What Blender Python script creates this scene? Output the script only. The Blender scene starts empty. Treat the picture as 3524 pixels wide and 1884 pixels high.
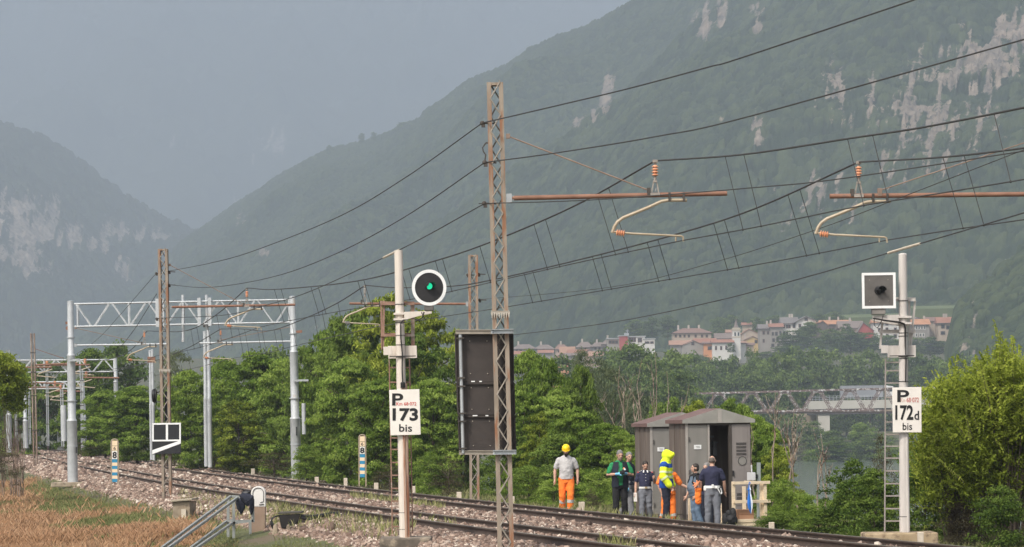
import bpy, math, random
import numpy as np
from mathutils import Vector, Matrix
R = math.radians
C = bpy.context.scene.collection
scene = bpy.context.scene

# ------------------------------------------------------------------ camera
FPX = 10500.0          # focal length in pixels of a 3524 px wide frame
CAMZ, VH, ROLL = 2.2894, 1444.0, R(0.8)
cam = bpy.data.cameras.new('camera')
camo = bpy.data.objects.new('camera', cam); C.objects.link(camo)
camo.location = (0, 0, CAMZ); camo.rotation_euler = (R(90), ROLL, 0)
cam.sensor_width = 36.0; cam.lens = 36.0 * FPX / 3524.0
cam.shift_x = -(VH - 942) * math.sin(ROLL) / 3524.0
cam.shift_y = (VH - 942) * math.cos(ROLL) / 3524.0
cam.clip_start = 0.5; cam.clip_end = 40000
scene.camera = camo

# ------------------------------------------------------------------ world, sun, exposure
SUN_EL, SUN_AZ = 50.0, 215.0     # soft sun high behind the camera, a little to the left
world = bpy.data.worlds.new('World'); scene.world = world; world.use_nodes = True
nt = world.node_tree
sky = nt.nodes.new('ShaderNodeTexSky'); sky.sky_type = 'NISHITA'; sky.sun_disc = False
sky.sun_elevation = R(SUN_EL); sky.sun_rotation = R(SUN_AZ); sky.air_density = 1.2; sky.dust_density = 4.0
hsv = nt.nodes.new('ShaderNodeHueSaturation'); hsv.inputs['Saturation'].default_value = 0.35
bg = nt.nodes['Background']; bg.inputs['Strength'].default_value = 0.115
nt.links.new(sky.outputs[0], hsv.inputs['Color']); nt.links.new(hsv.outputs[0], bg.inputs['Color'])
sun = bpy.data.lights.new('sun', 'SUN'); sun.energy = 2.1; sun.angle = R(10); sun.color = (1.0, 0.93, 0.83)
suno = bpy.data.objects.new('sun', sun); C.objects.link(suno)
_a = R(SUN_AZ)
_sd = Vector((math.sin(_a) * math.cos(R(SUN_EL)), math.cos(_a) * math.cos(R(SUN_EL)), math.sin(R(SUN_EL))))
suno.rotation_euler = _sd.to_track_quat('Z', 'Y').to_euler(); suno.location = (0, -20, 60)
scene.view_settings.view_transform = 'Standard'; scene.view_settings.look = 'None'
scene.view_settings.exposure = 0.78; scene.view_settings.gamma = 1.0
scene.cycles.volume_bounces = 2
scene.cycles.max_bounces = 8; scene.cycles.transparent_max_bounces = 8
HAZE_DENSITY = 0.00023

# ------------------------------------------------------------------ photo pixel -> place in the valley
KM = 3524 / 2576.0
_c, _s = math.cos(ROLL), math.sin(ROLL)
def ray(x, y):
    u = (x - 1288) * KM; v = (y - 688.5) * KM
    return (u * _c - v * _s) / FPX, (VH - (u * _s + v * _c + 942)) / FPX
def W(x, y, Y):
    a, b = ray(x, y)
    return Vector((a * Y, Y, CAMZ + b * Y))
def PX(X, Y, Z):     # inverse, arrays allowed
    uc = X / Y * FPX; vc = VH - (Z - CAMZ) / Y * FPX - 942
    return (uc * _c + vc * _s) / KM + 1288, (-uc * _s + vc * _c) / KM + 688.5
def ppm(Y):          # photo pixels (2576 scale) per metre at depth Y
    return FPX / KM / Y

# ------------------------------------------------------------------ the railway line as a curve in plan
TA, TTH, TK, TDK, GAP = 0.2207, 0.25192, -0.00085411, 6.3632e-6, 3.894
def _curve(s):
    ds = s[1] - s[0]; ang = TTH + TK * s + TDK * s * s / 2
    sx, sy = -np.sin(ang), np.cos(ang)
    x = np.concatenate([[0], np.cumsum((sx[:-1] + sx[1:]) / 2 * ds)])
    y = np.concatenate([[0], np.cumsum((sy[:-1] + sy[1:]) / 2 * ds)])
    return TA + x, FPX / 165 + y, ang
_f = _curve(np.arange(0, 380.01, 0.25)); _b = _curve(np.arange(0, -60.01, -0.25))
TS = np.arange(-60, 380.01, 0.25)
TX = np.concatenate([_b[0][::-1], _f[0][1:]]); TY = np.concatenate([_b[1][::-1], _f[1][1:]]); TG = np.concatenate([_b[2][::-1], _f[2][1:]])
def trk(s, off):
    x = np.interp(s, TS, TX); y = np.interp(s, TS, TY); g = np.interp(s, TS, TG)
    return x + np.cos(g) * off, y + np.sin(g) * off, g
def at(x, off, y=1250):     # where the line parallel to the track at 'off' is met by the photo column x
    a, b = ray(x, y)
    X = TX + np.cos(TG) * off; Y = TY + np.sin(TG) * off
    d = np.abs(X / np.maximum(Y, 1) - a); d[Y < 5] = 9
    i = int(np.argmin(d))
    return float(X[i]), float(Y[i]), float(TG[i]), float(TS[i])
def soff(X, Y):             # arrays: (s, off) of points
    X = np.asarray(X, float).ravel(); Y = np.asarray(Y, float).ravel()
    ss = np.empty(len(X)); oo = np.empty(len(X)); idx = np.arange(0, len(TS), 8)
    for i in range(0, len(X), 20000):
        dx = X[i:i+20000, None] - TX[None, idx]; dy = Y[i:i+20000, None] - TY[None, idx]
        j = idx[np.argmin(dx * dx + dy * dy, 1)]
        ex = X[i:i+20000] - TX[j]; ey = Y[i:i+20000] - TY[j]
        ss[i:i+20000] = TS[j]; oo[i:i+20000] = ex * np.cos(TG[j]) + ey * np.sin(TG[j])
    return ss, oo
_PO = [-400, -30, -12, -6, -4.2, -3.1, -2.5, -1.6, GAP + 1.6, GAP + 2.4, GAP + 6.5, GAP + 9, GAP + 15, GAP + 30, GAP + 70, 3000]
_PZ = [-1.2, -1.0, -.85, -.8, -.72, -.55, -.4, -.32, -.42, -.47, -.48, -.7, -1.6, -5, -9.6, -9.6]

# ------------------------------------------------------------------ noise (numpy)
def _h(ix, iy, k=0.0):
    v = np.sin(ix * 127.1 + iy * 311.7 + k * 74.7) * 43758.5453
    return v - np.floor(v)
def vnoise(x, y, k=0.0):
    ix, iy = np.floor(x), np.floor(y); fx, fy = x - ix, y - iy
    fx = fx * fx * (3 - 2 * fx); fy = fy * fy * (3 - 2 * fy)
    return (_h(ix, iy, k) * (1 - fx) + _h(ix + 1, iy, k) * fx) * (1 - fy) + (_h(ix, iy + 1, k) * (1 - fx) + _h(ix + 1, iy + 1, k) * fx) * fy
def fbm(x, y, k=0.0, o=4):
    t = 0; a = .5
    for i in range(o):
        t = t + a * vnoise(x * 2 ** i, y * 2 ** i, k + i * 3.1); a *= .5
    return t
def worley(x, y, k=0.0):
    ix, iy = np.floor(x), np.floor(y)
    best = np.full(x.shape, 9.0); cid = np.zeros(x.shape)
    for dx in (-1, 0, 1):
        for dy in (-1, 0, 1):
            jx, jy = ix + dx, iy + dy
            d = (jx + _h(jx, jy, k) - x) ** 2 + (jy + _h(jx, jy, k + 5) - y) ** 2
            m = d < best
            best = np.where(m, d, best); cid = np.where(m, _h(jx, jy, k + 9), cid)
    return np.sqrt(best), cid

# near ground heights; beyond the river the valley floor climbs to the village terrace
def ground_z(X, Y):
    X = np.asarray(X, float); Y = np.asarray(Y, float)
    s, o = soff(X, Y)
    z = np.interp(o, _PO, _PZ)
    yy = Y.ravel()
    left = np.clip((s - 40) / 60, 0, 1)
    z = z - .55 * left * np.clip((o - GAP - 1.7) / 1.5, 0, 1) * np.clip((12 - o) / 6, 0, 1)
    z = z + (fbm(X.ravel() * .25, yy * .25, 3) - .47) * .35 * np.clip((-o - 3.2) / 4, 0, 1)
    far = np.interp(yy, [0, 690, 760, 850, 1000, 1200, 1330, 1480, 3000, 20000], [-9.6, -9.6, -6, -4, 0, 10, 20, 34, 60, 60])
    z = np.where((yy > 300), np.maximum(z, far), z)
    return z.reshape(X.shape)
def gz(x, y):
    return float(ground_z(np.array([x]), np.array([y]))[0])

# ------------------------------------------------------------------ materials
MATS = {}
def mat(name, c1, c2=None, scale=6.0, rough=.65, metal=0.0, bump=0.0, stretch=(1, 1, 1), c3=None, s3=2.0, t3=.58, detail=5.0, spec=.4):
    if name in MATS: return MATS[name]
    m = bpy.data.materials.new(name); m.use_nodes = True; n = m.node_tree.nodes; l = m.node_tree.links
    b = n['Principled BSDF']; b.inputs['Roughness'].default_value = rough; b.inputs['Metallic'].default_value = metal
    b.inputs['Specular IOR Level'].default_value = spec
    tc = n.new('ShaderNodeTexCoord'); mp = n.new('ShaderNodeMapping'); mp.inputs['Scale'].default_value = stretch
    l.new(tc.outputs['Object'], mp.inputs['Vector'])
    t = n.new('ShaderNodeTexNoise'); t.inputs['Scale'].default_value = scale; t.inputs['Detail'].default_value = detail
    l.new(mp.outputs[0], t.inputs['Vector'])
    r = n.new('ShaderNodeValToRGB'); r.color_ramp.elements[0].position = .3; r.color_ramp.elements[1].position = .7
    c2 = c2 or tuple(min(1, v * 1.25) for v in c1)
    r.color_ramp.elements[0].color = (*c1, 1); r.color_ramp.elements[1].color = (*c2, 1)
    l.new(t.outputs['Fac'], r.inputs[0]); out = r.outputs[0]
    if c3:
        t2 = n.new('ShaderNodeTexNoise'); t2.inputs['Scale'].default_value = s3; t2.inputs['Detail'].default_value = 7; t2.inputs['Roughness'].default_value = .65
        l.new(mp.outputs[0], t2.inputs['Vector'])
        r2 = n.new('ShaderNodeValToRGB'); r2.color_ramp.elements[0].position = t3; r2.color_ramp.elements[1].position = t3 + .1
        r2.color_ramp.elements[0].color = (0, 0, 0, 1); r2.color_ramp.elements[1].color = (1, 1, 1, 1)
        l.new(t2.outputs['Fac'], r2.inputs[0])
        mx = n.new('ShaderNodeMixRGB'); mx.inputs[2].default_value = (*c3, 1)
        l.new(r2.outputs[0], mx.inputs[0]); l.new(out, mx.inputs[1]); out = mx.outputs[0]
    l.new(out, b.inputs['Base Color'])
    if bump:
        bp = n.new('ShaderNodeBump'); bp.inputs['Strength'].default_value = bump; bp.inputs['Distance'].default_value = .02
        l.new(t.outputs['Fac'], bp.inputs['Height']); l.new(bp.outputs[0], b.inputs['Normal'])
    MATS[name] = m; return m
def leafmat(name, dark, mid, light, trans=.35):
    if name in MATS: return MATS[name]
    m = bpy.data.materials.new(name); m.use_nodes = True; n = m.node_tree.nodes; l = m.node_tree.links
    n.remove(n['Principled BSDF'])
    a = n.new('ShaderNodeAttribute'); a.attribute_name = 'tint'
    oi = n.new('ShaderNodeObjectInfo')
    ma = n.new('ShaderNodeMath'); ma.operation = 'MULTIPLY_ADD'; ma.inputs[1].default_value = .3; ma.inputs[2].default_value = -.15
    l.new(oi.outputs['Random'], ma.inputs[0])
    ad = n.new('ShaderNodeMath'); ad.operation = 'ADD'; l.new(a.outputs['Fac'], ad.inputs[0]); l.new(ma.outputs[0], ad.inputs[1])
    r = n.new('ShaderNodeValToRGB'); e = r.color_ramp.elements
    e[0].position = .1; e[0].color = (*dark, 1); e[1].position = .95; e[1].color = (*light, 1)
    k = e.new(.5); k.color = (*mid, 1)
    l.new(ad.outputs[0], r.inputs[0])
    d = n.new('ShaderNodeBsdfDiffuse'); t = n.new('ShaderNodeBsdfTranslucent'); mx = n.new('ShaderNodeMixShader'); mx.inputs[0].default_value = trans
    l.new(r.outputs[0], d.inputs[0]); l.new(r.outputs[0], t.inputs[0]); l.new(d.outputs[0], mx.inputs[1]); l.new(t.outputs[0], mx.inputs[2])
    l.new(mx.outputs[0], n['Material Output'].inputs['Surface'])
    MATS[name] = m; return m
def attrmat(name, cols, attr='tint', rough=.85, trans=0):
    """colour by a stored per-face random value"""
    if name in MATS: return MATS[name]
    m = bpy.data.materials.new(name); m.use_nodes = True; n = m.node_tree.nodes; l = m.node_tree.links
    b = n['Principled BSDF']; b.inputs['Roughness'].default_value = rough; b.inputs['Specular IOR Level'].default_value = .2
    a = n.new('ShaderNodeAttribute'); a.attribute_name = attr
    r = n.new('ShaderNodeValToRGB'); e = r.color_ramp.elements
    e[0].position = 0; e[0].color = (*cols[0], 1); e[1].position = 1; e[1].color = (*cols[-1], 1)
    for i, c in enumerate(cols[1:-1]):
        k = e.new((i + 1) / (len(cols) - 1)); k.color = (*c, 1)
    l.new(a.outputs['Fac'], r.inputs[0]); l.new(r.outputs[0], b.inputs['Base Color'])
    MATS[name] = m; return m
def flat(name, col, rough=.6, emit=0):
    if name in MATS: return MATS[name]
    m = mat(name, col, tuple(v * 1.08 for v in col), 40, rough)
    if emit:
        b = m.node_tree.nodes['Principled BSDF']; b.inputs['Emission Color'].default_value = (*col, 1); b.inputs['Emission Strength'].default_value = emit
    return m

# ------------------------------------------------------------------ objects
ORG = {}
def thing(name, label, cat, loc, group=None):
    o = bpy.data.objects.new(name, None); C.objects.link(o); o.location = loc; o.empty_display_size = .2
    o['label'] = label; o['category'] = cat
    if group: o['group'] = group
    ORG[o.name] = Vector(loc); return o
def tag(o, label, cat, group=None, kind=None):
    if label: o['label'] = label
    if cat: o['category'] = cat
    if group: o['group'] = group
    if kind: o['kind'] = kind
    return o
def link(name, me, m, parent):
    o = bpy.data.objects.new(name, me); C.objects.link(o)
    if m is not None:
        me.materials.clear(); me.materials.append(m)
    if parent is not None: o.parent = parent
    ORG[o.name] = ORG[parent.name] if parent is not None else Vector((0, 0, 0))
    return o
def np_mesh(name, V, F, m=None, parent=None, tint=None, smooth=False, obj=True):
    V = np.asarray(V, np.float32); F = np.asarray(F, np.int32)
    if parent is not None: V = V - np.array(ORG[parent.name], np.float32)
    me = bpy.data.meshes.new(name); k = F.shape[1]
    me.vertices.add(len(V)); me.vertices.foreach_set('co', V.ravel())
    me.loops.add(F.size); me.loops.foreach_set('vertex_index', F.ravel())
    me.polygons.add(len(F)); me.polygons.foreach_set('loop_start', np.arange(0, F.size, k, dtype=np.int32))
    me.polygons.foreach_set('loop_total', np.full(len(F), k, np.int32))
    if smooth: me.polygons.foreach_set('use_smooth', np.ones(len(F), bool))
    if tint is not None:
        for an, (dom, arr) in (tint.items() if isinstance(tint, dict) else {'tint': ('FACE', tint)}.items()):
            a = me.attributes.new(an, 'FLOAT', dom); a.data.foreach_set('value', np.asarray(arr, np.float32))
    me.update(calc_edges=True)
    if not obj:
        if m: me.materials.append(m)
        return me
    return link(name, me, m, parent)
def copy_tree(o, loc=None, label=None, parent=None, scale=None, rotz=None):
    c = o.copy(); C.objects.link(c)
    if parent is not None: c.parent = parent
    if loc is not None: c.location = loc
    if label: c['label'] = label
    if scale is not None: c.scale = scale
    if rotz is not None: c.rotation_euler = (0, 0, rotz)
    for ch in list(o.children): copy_tree(ch, parent=c)
    return c

def V3(a): return Vector(a)
class MB:
    def __init__(s): s.v = []; s.f = []
    def add(s, vs, fs):
        b = len(s.v); s.v += [Vector(v) for v in vs]; s.f += [tuple(i + b for i in f) for f in fs]; return s
    def hexa(s, p):   # 8 points: bottom 4 ccw, top 4 ccw
        return s.add(p, [(3, 2, 1, 0), (4, 5, 6, 7), (0, 1, 5, 4), (1, 2, 6, 5), (2, 3, 7, 6), (3, 0, 4, 7)])
    def box(s, c, d, ax=None):
        c = V3(c); ax = ax or (V3((1, 0, 0)), V3((0, 1, 0)), V3((0, 0, 1)))
        X, Y, Z = (V3(a) * (k / 2) for a, k in zip(ax, d))
        return s.hexa([c - X - Y - Z, c + X - Y - Z, c + X + Y - Z, c - X + Y - Z, c - X - Y + Z, c + X - Y + Z, c + X + Y + Z, c - X + Y + Z])
    def bar(s, a, b, w, h=None, side=None):
        a, b = V3(a), V3(b); h = h or w; d = (b - a); L = d.length
        if L < 1e-6: return s
        d /= L; u = V3(side) if side is not None else (V3((0, 1, 0)) if abs(d.y) < .9 else V3((1, 0, 0)))
        x = d.cross(u).normalized(); y = x.cross(d).normalized()
        return s.box((a + b) / 2, (w, h, L), (x, y, d))
    def tube(s, pts, r, n=8, cap=True):
        pts = [V3(p) for p in pts]; m = len(pts); rs = r if isinstance(r, (list, tuple)) else [r] * m
        b = len(s.v); ref = None
        for i, p in enumerate(pts):
            d = (pts[min(i + 1, m - 1)] - pts[max(i - 1, 0)]).normalized()
            if ref is None: ref = V3((0, 0, 1)) if abs(d.z) < .8 else V3((0, 1, 0))
            x = d.cross(ref).normalized(); y = d.cross(x).normalized(); ref = -(d.cross(x)).normalized() if False else ref
            for j in range(n):
                t = 2 * math.pi * j / n
                s.v.append(p + (x * math.cos(t) + y * math.sin(t)) * rs[i])
        for i in range(m - 1):
            for j in range(n):
                k = (j + 1) % n
                s.f.append((b + i * n + j, b + i * n + k, b + (i + 1) * n + k, b + (i + 1) * n + j))
        if cap:
            s.f.append(tuple(b + j for j in range(n))[::-1]); s.f.append(tuple(b + (m - 1) * n + j for j in range(n)))
        return s
    def lathe(s, p, ax, prof, n=12):      # prof: (distance along axis, radius)
        ax = V3(ax).normalized()
        return s.tube([V3(p) + ax * d for d, r in prof], [max(r, .0005) for d, r in prof], n) if all(prof[i][0] != prof[i + 1][0] for i in range(len(prof) - 1)) else s._lathe(p, ax, prof, n)
    def _lathe(s, p, ax, prof, n):
        ax = V3(ax).normalized(); u = V3((0, 0, 1)) if abs(ax.z) < .8 else V3((0, 1, 0)); x = ax.cross(u).normalized(); y = ax.cross(x).normalized(); b = len(s.v)
        for d, r in prof:
            for j in range(n):
                t = 2 * math.pi * j / n; s.v.append(V3(p) + ax * d + (x * math.cos(t) + y * math.sin(t)) * max(r, .0005))
        for i in range(len(prof) - 1):
            for j in range(n):
                k = (j + 1) % n; s.f.append((b + i * n + j, b + i * n + k, b + (i + 1) * n + k, b + (i + 1) * n + j))
        s.f.append(tuple(b + j for j in range(n))[::-1]); s.f.append(tuple(b + (len(prof) - 1) * n + j for j in range(n))); return s
    def prism(s, poly, ext):
        ext = V3(ext); n = len(poly); p = [V3(q) for q in poly]
        return s.add(p + [q + ext for q in p], [tuple(range(n))[::-1], tuple(range(n, 2 * n))] + [(i, (i + 1) % n, n + (i + 1) % n, n + i) for i in range(n)])
    def ball(s, c, r, n=10, m=7):
        c = V3(c); r = (r, r, r) if not isinstance(r, (tuple, list)) else r; b = len(s.v)
        for i in range(1, m):
            a = math.pi * i / m
            for j in range(n):
                t = 2 * math.pi * j / n
                s.v.append(c + V3((r[0] * math.sin(a) * math.cos(t), r[1] * math.sin(a) * math.sin(t), r[2] * math.cos(a))))
        s.v.append(c + V3((0, 0, r[2]))); s.v.append(c - V3((0, 0, r[2]))); T = len(s.v) - 2
        for i in range(m - 2):
            for j in range(n):
                k = (j + 1) % n; s.f.append((b + i * n + j, b + (i + 1) * n + j, b + (i + 1) * n + k, b + i * n + k))
        for j in range(n):
            k = (j + 1) % n; s.f.append((T, b + j, b + k)); s.f.append((T + 1, b + (m - 2) * n + k, b + (m - 2) * n + j))
        return s
    def build(s, name, m, parent=None, smooth=False, bev=0):
        org = ORG[parent.name] if parent is not None else V3((0, 0, 0))
        me = bpy.data.meshes.new(name); me.from_pydata([v - org for v in s.v], [], s.f); me.update()
        if smooth:
            for p in me.polygons: p.use_smooth = True
            try: me.set_sharp_from_angle(angle=R(40))
            except Exception: pass
        o = link(name, me, m, parent)
        if bev:
            b = o.modifiers.new('bevel', 'BEVEL'); b.width = bev; b.segments = 2; b.limit_method = 'ANGLE'
        return o

def text_mesh(name, body, m, parent, p0, ex, ez, w, h, nrm, bold=0.0, depth=.003):
    """lettering stretched to w x h, lower left at p0, in the plane ex/ez, standing 'depth' off along nrm"""
    cu = bpy.data.curves.new('t', 'FONT'); cu.body = body; cu.size = 1; cu.offset = bold; cu.resolution_u = 4; cu.fill_mode = 'FRONT'
    o = bpy.data.objects.new('t', cu); C.objects.link(o)
    me = bpy.data.meshes.new_from_object(o.evaluated_get(bpy.context.evaluated_depsgraph_get()))
    bpy.data.objects.remove(o); bpy.data.curves.remove(cu); me.name = name
    xs = [v.co.x for v in me.vertices]; ys = [v.co.y for v in me.vertices]
    x0, x1, y0, y1 = min(xs), max(xs), min(ys), max(ys)
    org = ORG[parent.name]; ex, ez, nrm = V3(ex), V3(ez), V3(nrm)
    for v in me.vertices:
        v.co = V3(p0) + ex * ((v.co.x - x0) / (x1 - x0) * w) + ez * ((v.co.y - y0) / (y1 - y0) * h) + nrm * depth - org
    me.update()
    return link(name, me, m, parent)
# ================================================================== LAND
def grid_faces(nr, nc):
    i = np.arange(nr - 1)[:, None] * nc + np.arange(nc - 1)[None, :]
    i = i.ravel(); return np.stack([i, i + 1, i + nc + 1, i + nc], 1)

# ground: one sheet from in front of the camera to beyond the hills
M_ground = mat('grassy_earth', (.06, .075, .025), (.12, .12, .05), .8, .95, c3=(.13, .10, .065), s3=.35, t3=.5, bump=.4)
_az = np.linspace(-.42, .42, 220); _yy = 3 * (16000 / 3) ** (np.linspace(0, 1, 620))
_A, _Y = np.meshgrid(_az, _yy); _X = np.tan(_A) * _Y
_Z = ground_z(_X, _Y)
g = np_mesh('ground', np.stack([_X.ravel(), _Y.ravel(), _Z.ravel()], 1), grid_faces(*_X.shape), M_ground, smooth=True); g['kind'] = 'structure'

# river
def river_mat():
    m = mat('river_water', (.13, .165, .135), (.16, .19, .16), .05, .12, spec=.5)
    n = m.node_tree.nodes; l = m.node_tree.links; b = n['Principled BSDF']
    tc = n.new('ShaderNodeTexCoord'); mp = n.new('ShaderNodeMapping'); mp.inputs['Scale'].default_value = (.25, 1.2, 1)
    w = n.new('ShaderNodeTexNoise'); w.inputs['Scale'].default_value = .5; w.inputs['Detail'].default_value = 6
    bp = n.new('ShaderNodeBump'); bp.inputs['Strength'].default_value = .35; bp.inputs['Distance'].default_value = .3
    l.new(tc.outputs['Object'], mp.inputs[0]); l.new(mp.outputs[0], w.inputs['Vector']); l.new(w.outputs['Fac'], bp.inputs['Height']); l.new(bp.outputs[0], b.inputs['Normal'])
    return m
rv = MB(); rv.add([(-500, 250, -8), (700, 250, -8), (700, 745, -8), (-500, 745, -8)], [(0, 1, 2, 3)])
rv = rv.build('river', river_mat()); rv['kind'] = 'structure'

# ---- hills
def hillmat(name, dark, mid, light, rock1, rock2, sc=.12):
    m = bpy.data.materials.new(name); m.use_nodes = True; n = m.node_tree.nodes; l = m.node_tree.links
    b = n['Principled BSDF']; b.inputs['Roughness'].default_value = .95; b.inputs['Specular IOR Level'].default_value = .1
    a = n.new('ShaderNodeAttribute'); a.attribute_name = 'tint'; rk = n.new('ShaderNodeAttribute'); rk.attribute_name = 'rock'
    tc = n.new('ShaderNodeTexCoord')
    t = n.new('ShaderNodeTexNoise'); t.inputs['Scale'].default_value = sc; t.inputs['Detail'].default_value = 5; l.new(tc.outputs['Object'], t.inputs['Vector'])
    ad = n.new('ShaderNodeMath'); ad.operation = 'MULTIPLY_ADD'; ad.inputs[1].default_value = .6; l.new(t.outputs['Fac'], ad.inputs[0])
    su = n.new('ShaderNodeMath'); su.operation = 'SUBTRACT'; su.inputs[1].default_value = .3; l.new(a.outputs['Fac'], su.inputs[0]); l.new(su.outputs[0], ad.inputs[2])
    r = n.new('ShaderNodeValToRGB'); e = r.color_ramp.elements; e[0].position = .05; e[0].color = (*dark, 1); e[1].position = .95; e[1].color = (*light, 1)
    k = e.new(.5); k.color = (*mid, 1); l.new(ad.outputs[0], r.inputs[0])
    mp = n.new('ShaderNodeMapping'); mp.inputs['Scale'].default_value = (1, 1, .22); l.new(tc.outputs['Object'], mp.inputs[0])
    t2 = n.new('ShaderNodeTexNoise'); t2.inputs['Scale'].default_value = .09; t2.inputs['Detail'].default_value = 9; t2.inputs['Roughness'].default_value = .68; l.new(mp.outputs[0], t2.inputs['Vector'])
    r2 = n.new('ShaderNodeValToRGB'); e = r2.color_ramp.elements; e[0].position = .36; e[0].color = (*rock1, 1); e[1].position = .62; e[1].color = (*rock2, 1); l.new(t2.outputs['Fac'], r2.inputs[0])
    # bushes break up the rock
    t3 = n.new('ShaderNodeTexNoise'); t3.inputs['Scale'].default_value = .075; t3.inputs['Detail'].default_value = 7; t3.inputs['Roughness'].default_value = .7; mp3 = n.new('ShaderNodeMapping'); mp3.inputs['Scale'].default_value = (1, 1, .22); l.new(tc.outputs['Object'], mp3.inputs[0]); l.new(mp3.outputs[0], t3.inputs['Vector'])
    s3 = n.new('ShaderNodeMath'); s3.operation = 'MULTIPLY_ADD'; s3.inputs[1].default_value = 2.6; s3.inputs[2].default_value = -1.3; l.new(t3.outputs['Fac'], s3.inputs[0])
    s4 = n.new('ShaderNodeMath'); s4.operation = 'ADD'; l.new(rk.outputs['Fac'], s4.inputs[0]); l.new(s3.outputs[0], s4.inputs[1])
    r4 = n.new('ShaderNodeValToRGB'); r4.color_ramp.elements[0].position = .46; r4.color_ramp.elements[1].position = .6; l.new(s4.outputs[0], r4.inputs[0])
    mx = n.new('ShaderNodeMixRGB'); l.new(r4.outputs[0], mx.inputs[0]); l.new(r.outputs[0], mx.inputs[1]); l.new(r2.outputs[0], mx.inputs[2])
    l.new(mx.outputs[0], b.inputs['Base Color'])
    return m

def hill(name, ridge, Yb, Yr, xa, xb, nx, ny, Zb, m, spur=60, crown=11, rocks=(), prof=1.0, yclip=0.0, ridge_noise=8, seed=1, spurscale=420.):
    """a mountain side rising from depth Yb to a ridge at depth Yr, wooded with domed tree crowns"""
    xs = np.linspace(xa, xb, nx); rx = np.array([p[0] for p in ridge]); ry = np.array([p[1] for p in ridge])
    yr = np.interp(xs, rx, ry)
    k = np.ones(9) / 9; yr = np.convolve(np.pad(yr, 4, mode='edge'), k, 'valid')
    ybv = np.interp(xs, [p[0] for p in Yb], [p[1] for p in Yb]); yrv = np.interp(xs, [p[0] for p in Yr], [p[1] for p in Yr])
    rr = [ray(x, y) for x, y in zip(xs, yr)]; ax = np.array([r[0] for r in rr]); zr = CAMZ + np.array([r[1] for r in rr]) * yrv
    t = np.concatenate([np.linspace(yclip, 1, ny), 1 + np.linspace(.02, .5, 14)])[:, None]
    Y = ybv[None] + (yrv - ybv)[None] * t
    X = ax[None] * Y
    tt = np.clip(t, 0, 1)
    Z = Zb + (zr - Zb)[None] * (tt ** prof) - np.clip(t - 1, 0, 9) * (yrv - ybv)[None] * .9
    env = np.sin(np.pi * np.clip(tt, 0, 1)) ** .6
    warp = fbm(X / spurscale * .7, Y / spurscale * .7, seed + 20, 3) * 1.6
    ridg = 1 - np.abs(2 * vnoise(X / spurscale + warp, Y / spurscale * .45 + warp, seed) - 1)
    Z = Z + (ridg - .6) * spur * env + (fbm(X / 160, Y / 160, seed + 3, 4) - .47) * spur * .9 * env
    Z = Z + (fbm(X / 60, Y / 60, seed + 7, 3) - .45) * ridge_noise
    px, py = PX(X, Y, Z)
    rock = np.zeros_like(Z)
    n1 = fbm(px / 13 + py / 80, py / 60 + px / 200, seed + 40, 5) - .47
    for (cx, cy, ra, rb, st) in rocks:
        d = np.sqrt(((px - cx) / ra) ** 2 + ((py - cy) / rb) ** 2)
        rock = np.maximum(rock, np.clip(st * (1.2 - d) + n1 * 2.1 - .08, 0, 1) * np.clip((1.5 - d) * 3, 0, 1))
    d, cid = worley(X / crown, Y / crown, seed); d2, cid2 = worley(X / crown / .55 + 7, Y / crown / .55, seed + 2)
    H = crown * .5
    dome = np.sqrt(np.clip(1 - (d / .78) ** 2, 0, 1)) * (.5 + 1.1 * cid) * H + np.sqrt(np.clip(1 - (d2 / .8) ** 2, 0, 1)) * H * .3
    wood = np.clip(1.2 - rock * 1.6, 0, 1)
    dome = dome + (fbm(X / 3.1, Y / 2.3, seed + 90, 3) - .45) * crown * .55
    Z = Z + dome * wood + rock * (fbm(X / 7, Y / 7, seed + 60, 3) - .4) * 14 + rock * np.floor(fbm(X / 50, Y / 50, seed + 61, 2) * 6) * 3
    tint = np.clip(.05 + .62 * cid + .25 * (fbm(X / 110, Y / 110, seed + 80, 3)) + .2 * cid2, 0, 1)
    F = grid_faces(*X.shape)
    o = np_mesh(name, np.stack([X.ravel(), Y.ravel(), Z.ravel()], 1), F, m, tint={'tint': ('POINT', tint.ravel()), 'rock': ('POINT', rock.ravel())}, smooth=True)
    o['kind'] = 'structure'; return o

RIDGE_MID = [(-200, 1000), (0, 930), (60, 905), (120, 870), (180, 830), (260, 785), (340, 735), (400, 690), (440, 640), (480, 600), (520, 575), (560, 545), (590, 520), (640, 490), (690, 455), (760, 415), (830, 385), (905, 362), (985, 342), (1010, 318), (1050, 312), (1070, 282), (1130, 250), (1160, 225), (1200, 200), (1280, 165), (1330, 130), (1400, 95), (1480, 70), (1560, 28), (1620, -5), (1800, -120), (2200, -300), (2576, -430), (3100, -620)]
ROCK_MID = [(1772, 72, 32, 58, .75), (1820, 40, 22, 40, .5), (1905, 45, 26, 45, .55), (1540, 215, 22, 42, .95), (1520, 262, 22, 34, .9), (1450, 322, 30, 24, .8), (1487, 292, 22, 24, .8),
            (2470, 175, 150, 90, 1.0), (2560, 110, 80, 80, .95), (2370, 220, 110, 75, .9), (2300, 300, 80, 90, .75), (2395, 345, 80, 60, .7), (2360, 420, 60, 80, .65), (2200, 300, 60, 110, .5), (2110, 250, 60, 80, .5), (2040, 500, 80, 70, .5), (2460, 320, 70, 50, .6), (2230, 400, 60, 90, .5), (2140, 545, 60, 40, .45), (1960, 560, 40, 40, .35),
            (615, 560, 26, 22, .45), (665, 645, 16, 14, .95), (1640, 500, 14, 20, .3), (1700, 520, 14, 20, .3), (290, 690, 22, 26, .55), (1900, 345, 30, 40, .25)]
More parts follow.
